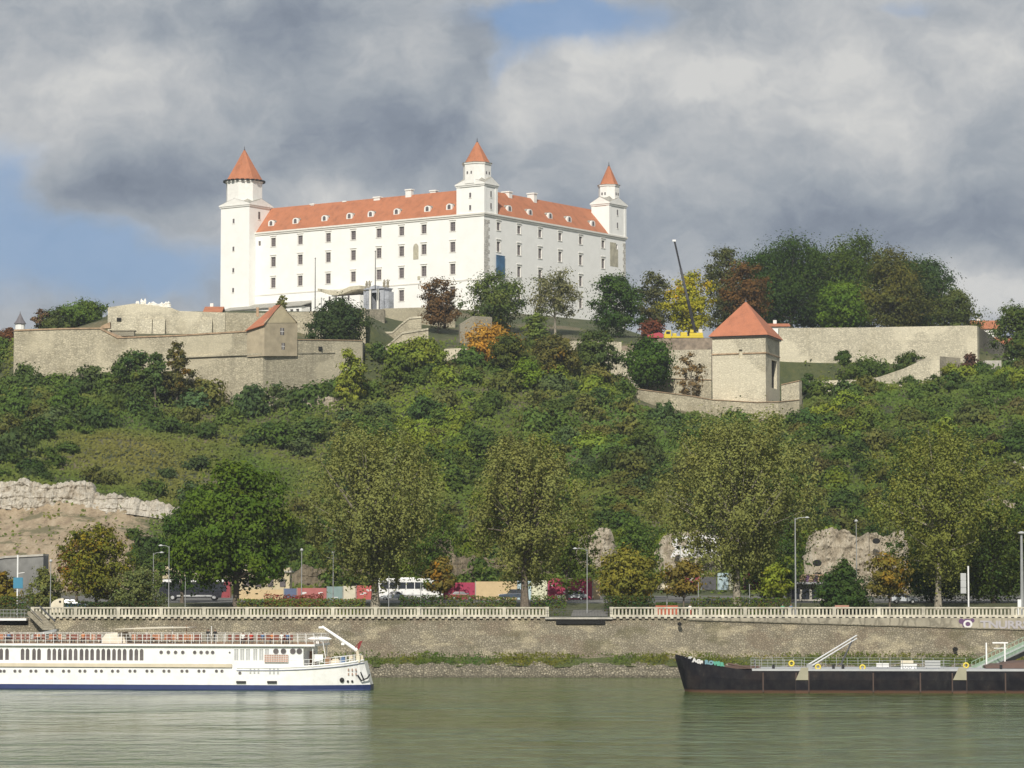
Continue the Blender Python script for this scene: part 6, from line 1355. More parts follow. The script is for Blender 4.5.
# rock graffiti
gz0 = W(672, 548, 527.4)
for txt, px, py, s, sx_ in (('OTS', 672, 548.5, 3.3, 1.45), ('ARUSO', 672, 556.5, 2.6, 1.25)):
    p = W(px, py, 526.3); o = text_obj(txt, 'graffiti_letters', s, M['graf_white'], (p[0], 526.6, p[2]), (math.pi / 2, 0, 0), None, .12, sx_, .16)
    tag(o, 'large white painted letters on the rock behind the widest poplar, %s row' % ('upper' if py < 550 else 'lower'), 'graffiti')

# ---- crane truck on the yard
yz = lambda py: zat(py, 764)
xc = W(676, 500, 764)[0]; zc0 = gz(xc, 764)
ct = thing('mobile_crane', 'yellow mobile crane with its long dark telescopic boom raised above the trees', 'crane', (xc, 764, zc0)); paint('crane_yellow', (.62, .48, .03), .4); YL = M['crane_yellow']
zt0_ = yz(338.5) - zc0; X = lambda px: W(px, 500, 764)[0] - xc
def cbx(px0, px1, y0, y1, w, name, m, dy=0, par=ct): mb = MB(); mb.box(((X(px0) + X(px1)) / 2, dy, (yz(y0) + yz(y1)) / 2 - zc0), (X(px1) - X(px0), w, abs(yz(y1) - yz(y0)))); return mb.build(name, m, par, bevel=.06)
mb = MB(); profile_body(mb, [(X(664.5), yz(338.5) - zc0), (X(671.5), yz(338.5) - zc0), (X(671.5), yz(330.5) - zc0), (X(666.5), yz(330.5) - zc0), (X(664.5), yz(334.5) - zc0)], 2.4); mb.build('cab', YL, ct, bevel=.08)
cbx(666.5, 670.5, 334.5, 331.8, 2.46, 'cab_window', M['glass']); cbx(671.7, 704, 338.2, 336.4, 2.3, 'chassis', YL); cbx(673, 677, 336.3, 333.5, 2.0, 'engine_cover', YL); cbx(681, 687.5, 336.3, 332.5, 2.1, 'outrigger_box', YL); cbx(690, 703.5, 336.3, 333.2, 2.2, 'superstructure', YL); cbx(690.5, 694, 333.0, 330.2, 1.3, 'operator_cab', YL, -.6); cbx(699, 703, 333.0, 329.5, 1.8, 'counterweight', M['cream'])
for px in (668, 675, 680, 692, 698): 
    for s in (-1, 1): wheel(ct, X(px), s * 1.05, .6, s)
bt = np.array([W(674.5, 241, 764)[0] - xc, 0, zat(241, 764) - zc0]); bb_ = np.array([X(696), 0, yz(333) - zc0]); 
mb = MB(); mb.tube([bb_, bb_ + (bt - bb_) * .36], .42, 8); mb.build('boom', M['black'], ct); mb = MB(); mb.tube([bb_ + (bt - bb_) * .35, bb_ + (bt - bb_) * .7], .33, 8); mb.build('boom_section', M['darksteel'], ct); mb = MB(); mb.tube([bb_ + (bt - bb_) * .69, bt], .24, 8); mb.build('boom_section', M['black'], ct)
mb = MB(); mb.box((bt[0] - .1, 0, bt[2] + .1), (.9, .5, .5)); mb.build('boom_head', M['white'], ct)
rt = thing('marquee', 'low red tarpaulin roofed marquee left of the yellow crane cab', 'tent', tuple(W(655, 340, 770))); mb = MB(); xa, xb = run_x(648, 664, 770); mb.prism([(xa, 770, zat(337.5, 770)), (xb, 770, zat(337.5, 770)), (xb, 770, zat(334, 770)), ((xa + xb) / 2 + 1, 770, zat(332.3, 770)), (xa, 770, zat(335, 770))], (0, 4, 0)); mb.build('canopy', paint('red_tarp', (.40, .05, .07), .7), rt, True)
mb = MB(); [mb.box((x, 770.2, zat(339, 770)), (.12, .12, 2.4)) for x in (xa + .2, xb - .2)]; mb.build('posts', M['steel'], rt, True)
# ================================================================== PEOPLE
def skin_mesh(name, joints, edges, m, parent, sub=1):
    """joints: list of (x,y,z,r); grown into one continuous surface"""
    me = bpy.data.meshes.new(name); me.from_pydata([j[:3] for j in joints], edges, []); me.update(); me.materials.append(m)
    o = bpy.data.objects.new(name, me); col.objects.link(o); o.parent = parent
    me.skin_vertices.new() if hasattr(me.skin_vertices, 'new') and not me.skin_vertices else None
    sk = o.modifiers.new('skin', 'SKIN'); sk.use_smooth_shade = True
    if not me.skin_vertices:
        return o
    for i, j in enumerate(joints): me.skin_vertices[0].data[i].radius = (j[3], j[3] * (j[4] if len(j) > 4 else 1)); 
    me.skin_vertices[0].data[0].use_root = True
    ss = o.modifiers.new('sub', 'SUBSURF'); ss.levels = sub; ss.render_levels = sub
    return o
def limb_surface(chains, n=8):
    """tapered rounded tubes sharing joints, used for bodies and clothing (one mesh)"""
    mb = MB()
    for pts, rad in chains:
        P = [Vector(p) for p in pts]; e0 = (P[0] - P[1]).normalized() * rad[0] * .6; e1 = (P[-1] - P[-2]).normalized() * rad[-1] * .7
        mb.tube([P[0] + e0] + P + [P[-1] + e1], [rad[0] * .45] + list(rad) + [rad[-1] * .35], n)
    return mb
def smooth_body(name, mb, m, parent, voxel=.022):
    o = mb.build(name, m, parent, smooth=True)
    r_ = o.modifiers.new('remesh', 'REMESH'); r_.mode = 'VOXEL'; r_.voxel_size = voxel; r_.use_smooth_shade = True
    s_ = o.modifiers.new('smooth', 'SMOOTH'); s_.iterations = 3; s_.factor = .5
    return o
paint('skin', (.48, .29, .20), .6); paint('hair', (.05, .035, .025), .8); paint('hair_grey', (.35, .33, .30), .8)
def hand(chains, wrist, d, side):
    w = Vector(wrist); d = Vector(d).normalized(); s_ = Vector((0, 1, 0)) if abs(d.y) < .7 else Vector((1, 0, 0)); s_ = (s_ - d * s_.dot(d)).normalized(); nrm = d.cross(s_)
    chains.append(([w, w + d * .05, w + d * .09], [.030, .040, .036]))
    for k, (off, L) in enumerate(((-.030, .070), (-.010, .082), (.010, .078), (.030, .060))):
        a = w + d * .085 + s_ * off; chains.append(([a, a + d * L * .5 + nrm * .006, a + d * L * .9 + nrm * .022], [.010, .009, .008]))
    a = w + d * .03 + s_ * -.032 * side; chains.append(([a, a + d * .03 - s_ * .025 * side, a + d * .06 - s_ * .03 * side + nrm * .01], [.012, .011, .009]))
def person(label, x, y, z, rz, pose, shirt, trousers, hair='hair', hat=None, parentless=True, group=None):
    t = thing('person', label, 'person', (x, y, z), rz, group); hip = .92 if pose == 'stand' else .50
    hx = 0.0; sh = hip + .52; neck = sh + .06; hd = neck + .17
    F = Vector((0, -1, 0))    # faces -y
    arms = {}
    if pose == 'stand': legs = [[(s * .10, 0, hip), (s * .11, -.02, .50), (s * .12, 0.02, .09)] for s in (-1, 1)]
    else: legs = [[(s * .10, 0, hip), (s * .12, -.43, hip + .02), (s * .12, -.42, .09)] for s in (-1, 1)]
    for s in (-1, 1):
        arms[s] = [(s * .20, 0, sh - .03), (s * .25, .02, sh - .30), (s * .20, -.14 if pose == 'stand' else -.26, sh - .50)] if pose == 'stand' else [(s * .20, 0, sh - .03), (s * .26, -.06, sh - .28), (s * .16, -.28, sh - .34)]
    ch = [([(0, 0, hip), (0, .0, hip + .25), (0, 0, sh - .06), (0, 0, neck)], [.125, .115, .13, .055]), ([(-.19, 0, sh - .03), (0, 0, sh), (.19, 0, sh - .03)], [.055, .075, .055]),
          ([(0, 0, neck), (0, -.01, hd - .06)], [.055, .06]), ([(0, 0, hd - .07), (0, 0, hd), (0, .01, hd + .07)], [.075, .092, .075]), ([(0, -.085, hd), (0, -.112, hd - .02)], [.02, .014])]
    for s in (-1, 1):
        ch += [([(s * .088, .01, hd + .01), (s * .1, .01, hd - .02)], [.018, .014]), (legs[(s + 1) // 2], [.085, .060, .042]), ([legs[(s + 1) // 2][2], (legs[(s + 1) // 2][2][0], legs[(s + 1) // 2][2][1] - .12, .045)], [.045, .042]), (arms[s], [.050, .038, .028])]
        a, b = Vector(arms[s][1]), Vector(arms[s][2]); hand(ch, b, b - a, s)
    smooth_body('body', limb_surface(ch), M['skin'], t, .012)
    ce = [([(0, 0, hip + .02), (0, 0, hip + .25), (0, 0, sh - .05)], [.145, .135, .15]), ([(-.20, 0, sh - .03), (0, 0, sh - .02), (.20, 0, sh - .03)], [.07, .09, .07])] + [([arms[s][0], tuple(Vector(arms[s][0]).lerp(Vector(arms[s][1]), .95)), tuple(Vector(arms[s][1]).lerp(Vector(arms[s][2]), .8))], [.066, .054, .042]) for s in (-1, 1)]
    smooth_body('shirt', limb_surface(ce), shirt, t)
    smooth_body('trousers', limb_surface([([(0, 0, hip + .05), (0, 0, hip - .02)], [.14, .13])] + [([l[0], l[1], (l[2][0], l[2][1], .12)], [.10, .078, .062]) for l in legs]), trousers, t)
    smooth_body('shoes', limb_surface([([(l[2][0], l[2][1] + .03, .05), (l[2][0], l[2][1] - .15, .04)], [.052, .045]) for l in legs]), M['black'], t)
    mb = MB(); mb.lathe((0, .018, hd + .02), [(.098, -.03), (.104, .02), (.085, .075), (.04, .102), (.01, .107)], 12); mb.build('hair' if not hat else 'hat', M[hair] if not hat else hat, t, smooth=True)
    for s in (-1, 1): mb = MB(); mb.disc((s * .032, -.0935, hd + .012), .010, .004, 8); mb.build('eye', M['black'], t)
    mb = MB(); mb.box((0, -.088, hd - .048), (.045, .012, .010)); mb.build('mouth', M['h_maroon'], t)
    return t
for n_, c_ in (('sh_black', (.02, .02, .022)), ('sh_red', (.5, .06, .04)), ('sh_white', (.75, .74, .70)), ('sh_blue', (.10, .17, .3)), ('sh_orange', (.55, .2, .07)), ('sh_green', (.05, .30, .16)), ('tr_dark', (.035, .04, .05)), ('tr_tan', (.35, .28, .18))): paint(n_, c_, .85)

# ================================================================== PASSENGER SHIP
ang = math.atan2(-10.1, 47.6) * .62
sp0 = on(372, 689.5, 0.0)
ship = thing('passenger_ship', 'white two decked river passenger ship with a blue waterline band moored at the left', 'ship', (float(sp0[0]), float(sp0[1]), 0.0), ang)
ca_, sa_ = math.cos(ang), math.sin(ang)
def SX(px, y=0.0, z=3.0):
    """local x on the near side plane that is seen at bearing px"""
    lo, hi = -80., 10.
    for _ in range(40):
        m_ = (lo + hi) / 2; P = (sp0[0] + m_ * ca_ - y * sa_, sp0[1] + m_ * sa_ + y * ca_, z)
        if pr(P)[0] < px: lo = m_
        else: hi = m_
    return lo
def SZ(py, x, y=-4.6):
    lo, hi = -3., 20.
    for _ in range(40):
        m_ = (lo + hi) / 2; P = (sp0[0] + x * ca_ - y * sa_, sp0[1] + x * sa_ + y * ca_, m_)
        if pr(P)[1] > py: lo = m_
        else: hi = m_
    return lo
BW = 4.6   # half beam
sp_near = -BW
def hull_loft(xs, secs, m, name, parent, closed_top=True):
    """secs[i]: list of (halfwidth, z) from keel to deck at xs[i]"""
    n = len(secs[0]); mb = MB(); vs = []; fs = []
    for x, s in zip(xs, secs):
        vs += [(x + s_[2] if len(s_) > 2 else x, -s_[0], s_[1]) for s_ in s] + [(x + s_[2] if len(s_) > 2 else x, s_[0], s_[1]) for s_ in reversed(s)]
    k = 2 * n
    for i in range(len(xs) - 1):
        for j in range(k - 1): fs.append((i * k + j, (i + 1) * k + j, (i + 1) * k + j + 1, i * k + j + 1))
    fs.append(tuple(range(k))); fs.append(tuple(reversed(range((len(xs) - 1) * k, len(xs) * k))))
    if closed_top:
        for i in range(len(xs) - 1): fs.append((i * k + n - 1, (i + 1) * k + n - 1, (i + 1) * k + n, i * k + n))
    mb.add(vs, fs); return mb.build(name, m, parent, smooth=False)
xb = SX(374, 0, 1.5)
def halfw(x):   # plan outline
    d = -x
    return BW * min(1.0, math.sqrt(max(0.0, 1 - ((max(0, 11 - d)) / 11.3) ** 2)) + .03)
def deckz(x): d = max(0.0, 13.0 + x); return 2.62 + .0052 * d * d
xs_ = list(np.linspace(-70, -12, 12)) + list(np.linspace(-11, 0, 16))
paint('ship_white', (.84, .84, .82), .35); paint('ship_blue', (.03, .045, .14), .4); paint('ship_band', (.62, .55, .42), .6)
m_hull = M['ship_white']
def flare(x, z): 
    dz = deckz(x); w = halfw(x); f_ = z / dz; rake = max(0, (x + 6) / 6) * (f_ - 1) * .9
    return (max(.04, w * (1 - .16 * (1 - f_) * max(0, (x + 11) / 11))), z, -.95 * max(0, (x + 3) / 3) * (f_ - .15))
hull_loft(xs_, [[flare(x, z) for z in (.62, 1.1, 1.8, deckz(x) - .3, deckz(x))] for x in xs_], m_hull, 'hull', ship)
hull_loft(xs_, [[(halfw(x) * .96, -.6, -.1 * max(0, (x + 3) / 3)), (flare(x, .0)[0] + .05, 0.12, .0 * max(0, (x + 3) / 3)), (flare(x, .6)[0] + .06, .64, .02 * max(0, (x + 3) / 3))] for x in xs_], M['ship_blue'], 'waterline_band', ship)
# rubbing strake / cream band amidships
mb = MB(); xa_ = SX(232, -BW, 2.9)
mb.box(((xa_ - 70) / 2, -BW - .06, 2.98), (xa_ + 70, .10, .42)); mb.build('cream_band', M['ship_band'], ship)
def strip(x0, x1, y, z0, z1, m, name, th=.06, n=1): mb = MB(); mb.box(((x0 + x1) / 2, y, (z0 + z1) / 2), (x1 - x0, th, z1 - z0)); return mb.build(name, m, ship)
# sheer line at the bow
mb = MB(); pts = [(x, -flare(x, deckz(x))[0] - .03, deckz(x) - .22) for x in np.linspace(SX(245), -.05, 18)]; pts = [(p[0] + flare(p[0], deckz(p[0]))[2] * .9, p[1], p[2]) for p in pts]; mb.tube(pts, .07, 6); mb.build('sheer_strake', paint('strake', (.22, .24, .30), .5), ship)
mb = MB(); pts = [(x + flare(x, deckz(x))[2], -flare(x, deckz(x))[0] + .05, deckz(x) + .12) for x in np.linspace(SX(245), -.05, 18)]; mb.tube(pts, .13, 6); mb.build('bulwark_rail', m_hull, ship)
# portholes and hull windows
def port(px, z, r, y=None, m='pane', name='porthole'):
    x = SX(px, -BW, z); yy = -flare(x, z)[0] if y is None else y
    mb = MB(); mb.disc((x, yy - .05, z), r + .05, .06, 14); f = mb.build(name, M['sign_grey'], ship); mb = MB(); mb.disc((x, yy - .07, z), r, .03, 14); mb.build('glass', M[m], f)
for a, b in ((.6, 4.3), (15, 20), (31, 36), (47, 52), (63.5, 69), (80, 85), (96, 101.5), (112.5, 118), (130, 135), (147, 152), (164, 169), (182, 187), (199, 204), (216.5, 222)):
    for p in (a, b): port(p, SZ(671, SX(p)), .17, y=-BW)
port(240, SZ(673, SX(240)), .17)
for p in (250.5, 254.5, 258.5, 270, 274, 278): 
    x = SX(p, -BW, 2.2); mb = MB(); mb.box((x, -BW - .03, SZ(671, x)), (.2, .07, .75 if p > 260 else .6)); mb.build('hull_slot', M['sign_grey'], ship)
for a, b in ((245, 254.5), (275.5, 285)):
    xa2, xb2 = SX(a), SX(b); mb = MB(); mb.box(((xa2 + xb2) / 2, -BW - .14, SZ(682, xa2)), (xb2 - xa2, .16, .26)); mb.build('fender', M['black'], ship)
# main deck house
z0h, z1h = 3.0, SZ(646, SX(150)); xe = SX(304, -BW + .5, 4.2); Yh = -BW + .12
PSh = lambda u, d, z: (u, Yh + d, z)
hw_ = []
wt0, wt1 = SZ(660.3, SX(80)), SZ(648.7, SX(80))
wins_ = [(1.2, 1), (7, 1), (22.5, 1), (27.5, 1), (34, 1), (39, 1)] + [(a + k * 5.3, 1) for a in (49, 65, 81.5, 98, 114, 131) for k in range(3)] + [(p, 2) for p in (236.3, 242.3, 248, 255.3, 261.3, 267)]
for px, t_ in wins_: x = SX(px, Yh, 4); w = .235 if t_ == 1 else .25; hw_.append((x - w, x + w, wt0 + (.0 if t_ == 1 else .05), wt1))
mb = MB(); holed(mb, PSh, -70, xe, z0h - .4, z1h, hw_, .12); 
mb.add([PSh(xe, 0, z0h - .4), PSh(xe, 2 * -Yh, z0h - .4), PSh(xe, 2 * -Yh, z1h), PSh(xe, 0, z1h)], [(0, 1, 2, 3)]); mb.add([PSh(-70, 2 * -Yh, z0h - .4), PSh(xe, 2 * -Yh, z0h - .4), PSh(xe, 2 * -Yh, z1h), PSh(-70, 2 * -Yh, z1h)], [(3, 2, 1, 0)]); mb.add([PSh(-70, 0, z0h - .4), PSh(-70, 2 * -Yh, z0h - .4), PSh(-70, 2 * -Yh, z1h), PSh(-70, 0, z1h)], [(3, 2, 1, 0)])
mb.build('deck_house', m_hull, ship)
for (a, b, c, d), (px, t_) in zip(hw_, wins_):
    mb = MB(); mb.box(((a + b) / 2, Yh + .09, (c + d) / 2), (b - a, .03, d - c)); f = mb.build('window', M['pane'] if t_ == 1 else M['sign_grey'], ship)
    mb = MB()
    if t_ == 1:
        for s in (-1, 1): mb.prism([((a + b) / 2 + s * (b - a) / 2, Yh - .004, d + .003), ((a + b) / 2 + s * (b - a) / 2, Yh - .004, d - .26), ((a + b) / 2 + s * (b - a) * .36, Yh - .004, d - .09), ((a + b) / 2 + s * .04, Yh - .004, d)], (0, .1, 0))
        mb.build('arch', m_hull, f)
    else:
        mb.box(((a + b) / 2, Yh + .05, (c + d) / 2), (.04, .04, d - c)); mb.build('glazing_bar', m_hull, f)
zp = SZ(652.3, SX(180))
for px in (161, 168.2, 175.4, 182.6, 194.5, 201, 207, 212.5, 229.5): port(px, zp, .2 if px < 229 else .09, y=Yh, name='deck_window')
for px, r_ in ((275.8, .33), (283.3, .33), (292.7, .34), (299.2, .34)): port(px, SZ(651.2, SX(px)), r_, y=Yh, name='round_window')
# lattice balcony front
xa2, xb2 = SX(272.5), SX(296); mb = MB(); mb.box(((xa2 + xb2) / 2, -BW - .05, (SZ(662, xa2) + SZ(654.5, xa2)) / 2), (xb2 - xa2, .08, SZ(654.5, xa2) - SZ(662, xa2))); lp = mb.build('balcony_panel', paint('lattice', (.45, .28, .22), .7), ship)
mb = MB(); zA, zB_ = SZ(662, xa2), SZ(654.5, xa2)
for z in np.linspace(zA, zB_, 5): mb.box(((xa2 + xb2) / 2, -BW - .11, z), (xb2 - xa2, .04, .035))
for x in np.linspace(xa2, xb2, 11): mb.box((x, -BW - .112, (zA + zB_) / 2), (.03, .036, zB_ - zA))
mb.build('lattice', m_hull, lp)
# sun deck slab and awning edge
zs0 = z1h; xe2 = SX(315, -BW, 5.4); mb = MB(); mb.box(((xe2 - 70) / 2, 0, zs0 + .14), (xe2 + 70, 2 * BW + .5, .26)); mb.build('sun_deck', m_hull, ship)
mb = MB(); mb.box(((xe2 - 70) / 2, 0, zs0 + .29), (xe2 + 70 - .4, 2 * BW + .1, .03)); mb.build('deck_planking', paint('teak', (.28, .17, .10), .8), ship)
zd = zs0 + .3
mb = MB()
for x in (SX(304.5), xe2 - .3): 
    for s in (-1, 1): mb.box((x, s * (BW - .2), (deckz(x) + zs0) / 2), (.1, .1, zs0 - deckz(x)))
mb.build('deck_pillars', m_hull, ship)
def railing(x0, x1, y, z, h, step, name='railing', bars=3):
    mb = MB()
    for k in range(bars): mb.box(((x0 + x1) / 2, y, z + h * (k + 1) / bars), (x1 - x0, .035, .035))
    for x in np.arange(x0, x1 + .01, step): mb.box((x, y, z + h / 2), (.045, .045, h))
    return mb.build(name, m_hull, ship)
hr = SZ(632, SX(150)) - zd; hr = max(.95, min(1.15, hr))
railing(-69.5, xe2 - .1, -BW - .1, zd, hr, 1.02); railing(-69.5, xe2 - .1, BW + .1, zd, hr, 1.02)
mb = MB()
for k in range(3): mb.box((xe2 - .1, 0, zd + hr * (k + 1) / 3), (.035, 2 * BW, .035))
for y in np.arange(-BW, BW + .1, 1.0): mb.box((xe2 - .1, y, zd + hr / 2), (.045, .045, hr))
mb.build('railing', m_hull, ship)
# bow railing following the deck edge
mb = MB(); xr = np.linspace(SX(291), SX(361), 15); 
for s in (-1, 1):
    P_ = [(x + flare(x, deckz(x))[2], s * (flare(x, deckz(x))[0] - .12), deckz(x)) for x in xr]
    for h in (.45, .95): mb.tube([(a, b, c + h) for a, b, c in P_], .03, 5)
    for a, b, c in P_: mb.tube([(a, b, c), (a, b, c + .95)], .032, 5)
mb.build('bow_railing', m_hull, ship)
# canvas covered box, tall poles
xa2, xb2 = SX(104), SX(131); mb = MB(); mb.hexa([(xa2, -2.6, zd), (xb2, -2.6, zd), (xb2, .6, zd), (xa2, .6, zd), (xa2 + .8, -2.2, zd + 1.15), (xb2 - .5, -2.2, zd + 1.35), (xb2 - .5, .2, zd + 1.35), (xa2 + .8, .2, zd + 1.15)]); mb.build('canvas_cover', paint('canvas', (.62, .57, .47), .9), ship)
for px, yt, mm in ((121.5, 633, 'ship_white'), (147, 631, 'ship_white'), (172.5, 627.5, 'ship_white'), (186.5, 626, 'teak'), (211.5, 627, 'ship_white')):
    x = SX(px, -3, 7); mb = MB(); mb.tube([(x, -3, zd), (x, -3, SZ(yt, x, -3))], [.06, .045], 6); mb.lathe((x, -3, SZ(yt, x, -3)), [(.04, 0), (.08, .05), (.02, .12)], 6); mb.build('pole', M[mm], ship)
x1a, x2a = SX(116, -3, 7), SX(190, -3, 7); za1 = SZ(628.3, x1a, -3); mb = MB(); mb.prism([(x1a, -3.6, za1 - .12), (x2a, -3.6, za1 + .08), (x2a, -3.6, za1 + .14), ((x1a + x2a) / 2, -3.6, za1 + .16), (x1a, -3.6, za1 - .06)], (0, 4.2, 0)); mb.build('awning', M['canvas'], ship)
# bow gear
x = SX(322, -1, 6.5); xt = SX(357, -1, 4); mb = MB(); A_ = (x, -1.0, SZ(626.5, x, -1)); B_ = (xt, -1.0, SZ(650.5, xt, -1)); mb.tube([A_, B_], [.15, .24], 8); bm = mb.build('gangway_boom', m_hull, ship)
mb = MB(); mb.box((A_[0] - .15, -1, A_[2] - .1), (.5, .3, .25)); mb.box(((A_[0] * .4 + B_[0] * .6), -1, A_[2] * .4 + B_[2] * .6 - .35), (.4, .3, .3)); mb.build('boom_fitting', m_hull, bm)
mb = MB(); mb.tube([B_, (B_[0] + .3, -1, deckz(xt))], .2, 8); mb.box((B_[0] + .4, -1, deckz(xt) + .5), (.9, .8, .8)); mb.build('winch', M['ship_band'], ship)
x = SX(359, -.5, 5); mb = MB(); mb.tube([(x - .6, -1.1, B_[2] + .1), (x + .25, -1.1, B_[2] + 1.1)], [.07, .05], 6); mb.prism([(x + .2, -1.1, B_[2] + 1.15), (x + .55, -1.1, B_[2] + 1.2), (x + .1, -1.1, B_[2] + .1), (x - .15, -1.1, B_[2] + .3)], (0, .05, 0)); mb.build('furled_flag', paint('flag_red', (.22, .03, .03), .8), ship)
xa2, xb2 = SX(310.5), SX(334); zc_ = SZ(639.3, xa2); mb = MB(); mb.lathe((0, 0, 0), [(.03, -1.55), (.24, -1.2), (.32, -.4), (.32, .5), (.2, 1.2), (.03, 1.5)], 10); mb.v = [((xa2 + xb2) / 2 + c, -1.6 + a, zc_ + b * .8) for a, b, c in mb.v]; mb.build('tender', m_hull, ship)
mb = MB(); xm = (xa2 + xb2) / 2; [mb.tube([(xm + dx, -1.6, deckz(xm)), (xm + dx * .4, -1.6, zc_ - .2)], .05, 6) for dx in (-1.0, .9)]; mb.build('tender_davit', m_hull, ship)
mb = MB(); mb.disc((SX(320), -1.7, SZ(643, xm)), .2, .3, 12); mb.build('lamp', m_hull, ship)
paint('deck_brown', (.26, .15, .08), .8)
for px0, px1, h, m_ in ((304, 317, 1.9, 'deck_brown'), (328, 334, 1.1, 'deck_brown'), (334, 343, .75, 'ship_band'), (343, 348, .95, 'sh_blue'), (352, 356, 1.0, 'ship_band'), (359.5, 363, 1.0, 'cream'), (297, 303, .85, 'cream')):
    xa2, xb2 = SX(px0), SX(px1); xm_ = (xa2 + xb2) / 2; zz_ = deckz(xm_); mb = MB(); mb.box((xm_, -.3 if h > 1.5 else -1.6, zz_ + h * .4), (xb2 - xa2, 1.0, h * .8)); mb.box((xm_, -.3 if h > 1.5 else -1.6, zz_ + h * .9), ((xb2 - xa2) * .7, .8, h * .2)); mb.build('deck_locker' if h > .8 else 'hatch', M[m_], ship, bevel=.05)
xa2, xb2 = SX(317), SX(331); mb = MB(); mb.box(((xa2 + xb2) / 2, -BW + .9, SZ(658, xa2, -BW + .9)), ((xb2 - xa2) * .7, .1, .9)); mb.build('notice_board', m_hull, ship)
# anchor and hawse
for px, py, r_ in ((341.5, 680, .30), (347, 681.5, .15), (351, 681.5, .15)):
    x = SX(px, -3.5, 1); z = SZ(py, x, -3.5); mb = MB(); mb.lathe((x, -flare(x, z)[0] - .05, z), [(.03, -r_), (r_ * .8, -r_ * .6), (r_, 0), (r_ * .8, r_ * .6), (.03, r_)], 10); mb.build('tyre_fender', M['rubber'], ship)
xk = -1.0; z = 1.5; yk = -flare(xk, z)[0]; mb = MB(); mb.tube([(xk, yk - .25, z + .7), (xk + .35, yk + .0, z - .2)], .08, 6); mb.tube([(xk - .35, yk - .35, z + .35), (xk + .1, yk - .2, z - .35), (xk + .75, yk + .3, z - .05), (xk + 1.0, yk + .6, z + .4)], .1, 6); mb.build('anchor', M['black'], ship)
xk = SX(365, -2, 2.3)
M_ = M['strake']
nx_ = SX(347, -4, 2.5)
for r_i in range(2):
    for c_i in range(3):
        x = nx_ + c_i * .42; z = SZ(670.0 + r_i * 4.4, nx_, -4); fy = -flare(x, z)[0] - .04; mb = MB(); mb.disc((x, fy, z + .07), .085, .05, 8); mb.disc((x, fy, z - .07), .09, .05, 8); mb.build('name_letter', paint('name_brown', (.35, .22, .16), .6), ship)
# deck furniture: chairs (things) along the sun deck rail
def chair_proto(colr, label):
    t = thing('deck_chair', label, 'chair', (0, 0, 0)); mb = MB(); mb.box((0, 0, .44), (.5, .5, .06)); mb.build('seat', colr, t); mb = MB(); mb.box((0, .24, .78), (.5, .06, .62)); mb.build('backrest', colr, t)
    for sx_ in (-1, 1):
        for sy_ in (-1, 1): mb = MB(); mb.tube([(sx_ * .21, sy_ * .21, 0), (sx_ * .21, sy_ * .21, .42)], .025, 6); mb.build('leg', M['darksteel'], t)
    return t
def toworld(x, y): return (sp0[0] + x * ca_ - y * sa_, sp0[1] + x * sa_ + y * ca_)
paint('ch_red', (.20, .07, .045), .7); paint('ch_orange', (.38, .16, .08), .7)
pr_c = {}
rs = np.random.default_rng(5); seats = [p for p in np.arange(2, 102, 5.4)] + list(np.arange(134, 204, 5.2)) + [232, 238, 246, 259, 268, 278, 285, 291]
for px in seats:
    kind = 'red' if rs.random() < .78 else 'orange'; x = SX(px, -2.9, 6.5); wx, wy = toworld(x, -3.2 + rs.uniform(-.3, .3))
    lab = ('brown red' if kind == 'red' else 'orange') + ' deck chair on the sun deck of the white ship'
    if kind not in pr_c: o = pr_c[kind] = chair_proto(M['ch_' + kind], lab)
    else: o = copy_tree(pr_c[kind])
    o['group'] = kind + ' chairs on the sun deck of the ship'; o.location = (wx, wy, zd + .02); o.rotation_euler = (0, 0, ang + rs.uniform(-.5, .5) + (math.pi if rs.random() < .4 else 0))
def table(px, label):
    x = SX(px, -2.0, 6.5); wx, wy = toworld(x, -3.9); t = thing('deck_table', label, 'table', (wx, wy, zd + .02), ang); mb = MB(); mb.lathe((0, 0, 0), [(.22, 0), (.05, .04), (.05, .70), (.1, .72)], 10); mb.build('pedestal', M['darksteel'], t); mb = MB(); mb.lathe((0, 0, .72), [(.42, 0), (.44, .02), (.42, .05)], 14); mb.build('tabletop', M['cream'], t)
for px, lb in ((11, 'leftmost round table on the ship sun deck'), (43, 'second round table from the left on the ship sun deck'), (59, 'third round table from the left on the ship sun deck'), (76, 'round table left of the canvas cover on the ship sun deck'), (155, 'round table right of the canvas cover on the ship sun deck')): table(px, lb)
PEOPLE = [(208, 'stand', 'sh_black', 'tr_dark', 'person in black standing at the ship rail, left one of the standing pair'), (215, 'stand', 'sh_black', 'tr_dark', 'person in black standing at the ship rail, right one of the standing pair'),
 (243, 'sit', 'sh_white', 'tr_dark', 'seated person in a white top on the ship sun deck, right of the standing pair'), (251, 'sit', 'sh_red', 'tr_dark', 'seated person in a red top on the ship sun deck'), (262.5, 'sit', 'sh_blue', 'tr_tan', 'seated person in a blue top between two chairs on the sun deck'),
 (272, 'sit', 'sh_orange', 'tr_dark', 'seated person in an orange top on the sun deck'), (281.5, 'sit', 'sh_white', 'tr_tan', 'seated person in white near the front end of the sun deck'), (287.5, 'sit', 'sh_blue', 'tr_dark', 'seated person in blue nearest the front end of the sun deck'),
 (83, 'sit', 'sh_orange', 'tr_dark', 'seated person in orange left of the canvas cover on the sun deck'), (8.5, 'sit', 'sh_blue', 'tr_dark', 'seated person in dark blue at the left edge of the sun deck')]
for px, ps, s1, s2, lb in PEOPLE:
    x = SX(px, -3.8, 6.5); wx, wy = toworld(x, -3.75)
    if ps == 'sit':
        o = copy_tree(pr_c['red']); o.location = (wx, wy + .02, zd + .02); o.rotation_euler = (0, 0, ang)
    person(lb, wx, wy, zd + .02, ang, ps, M[s1], M[s2])
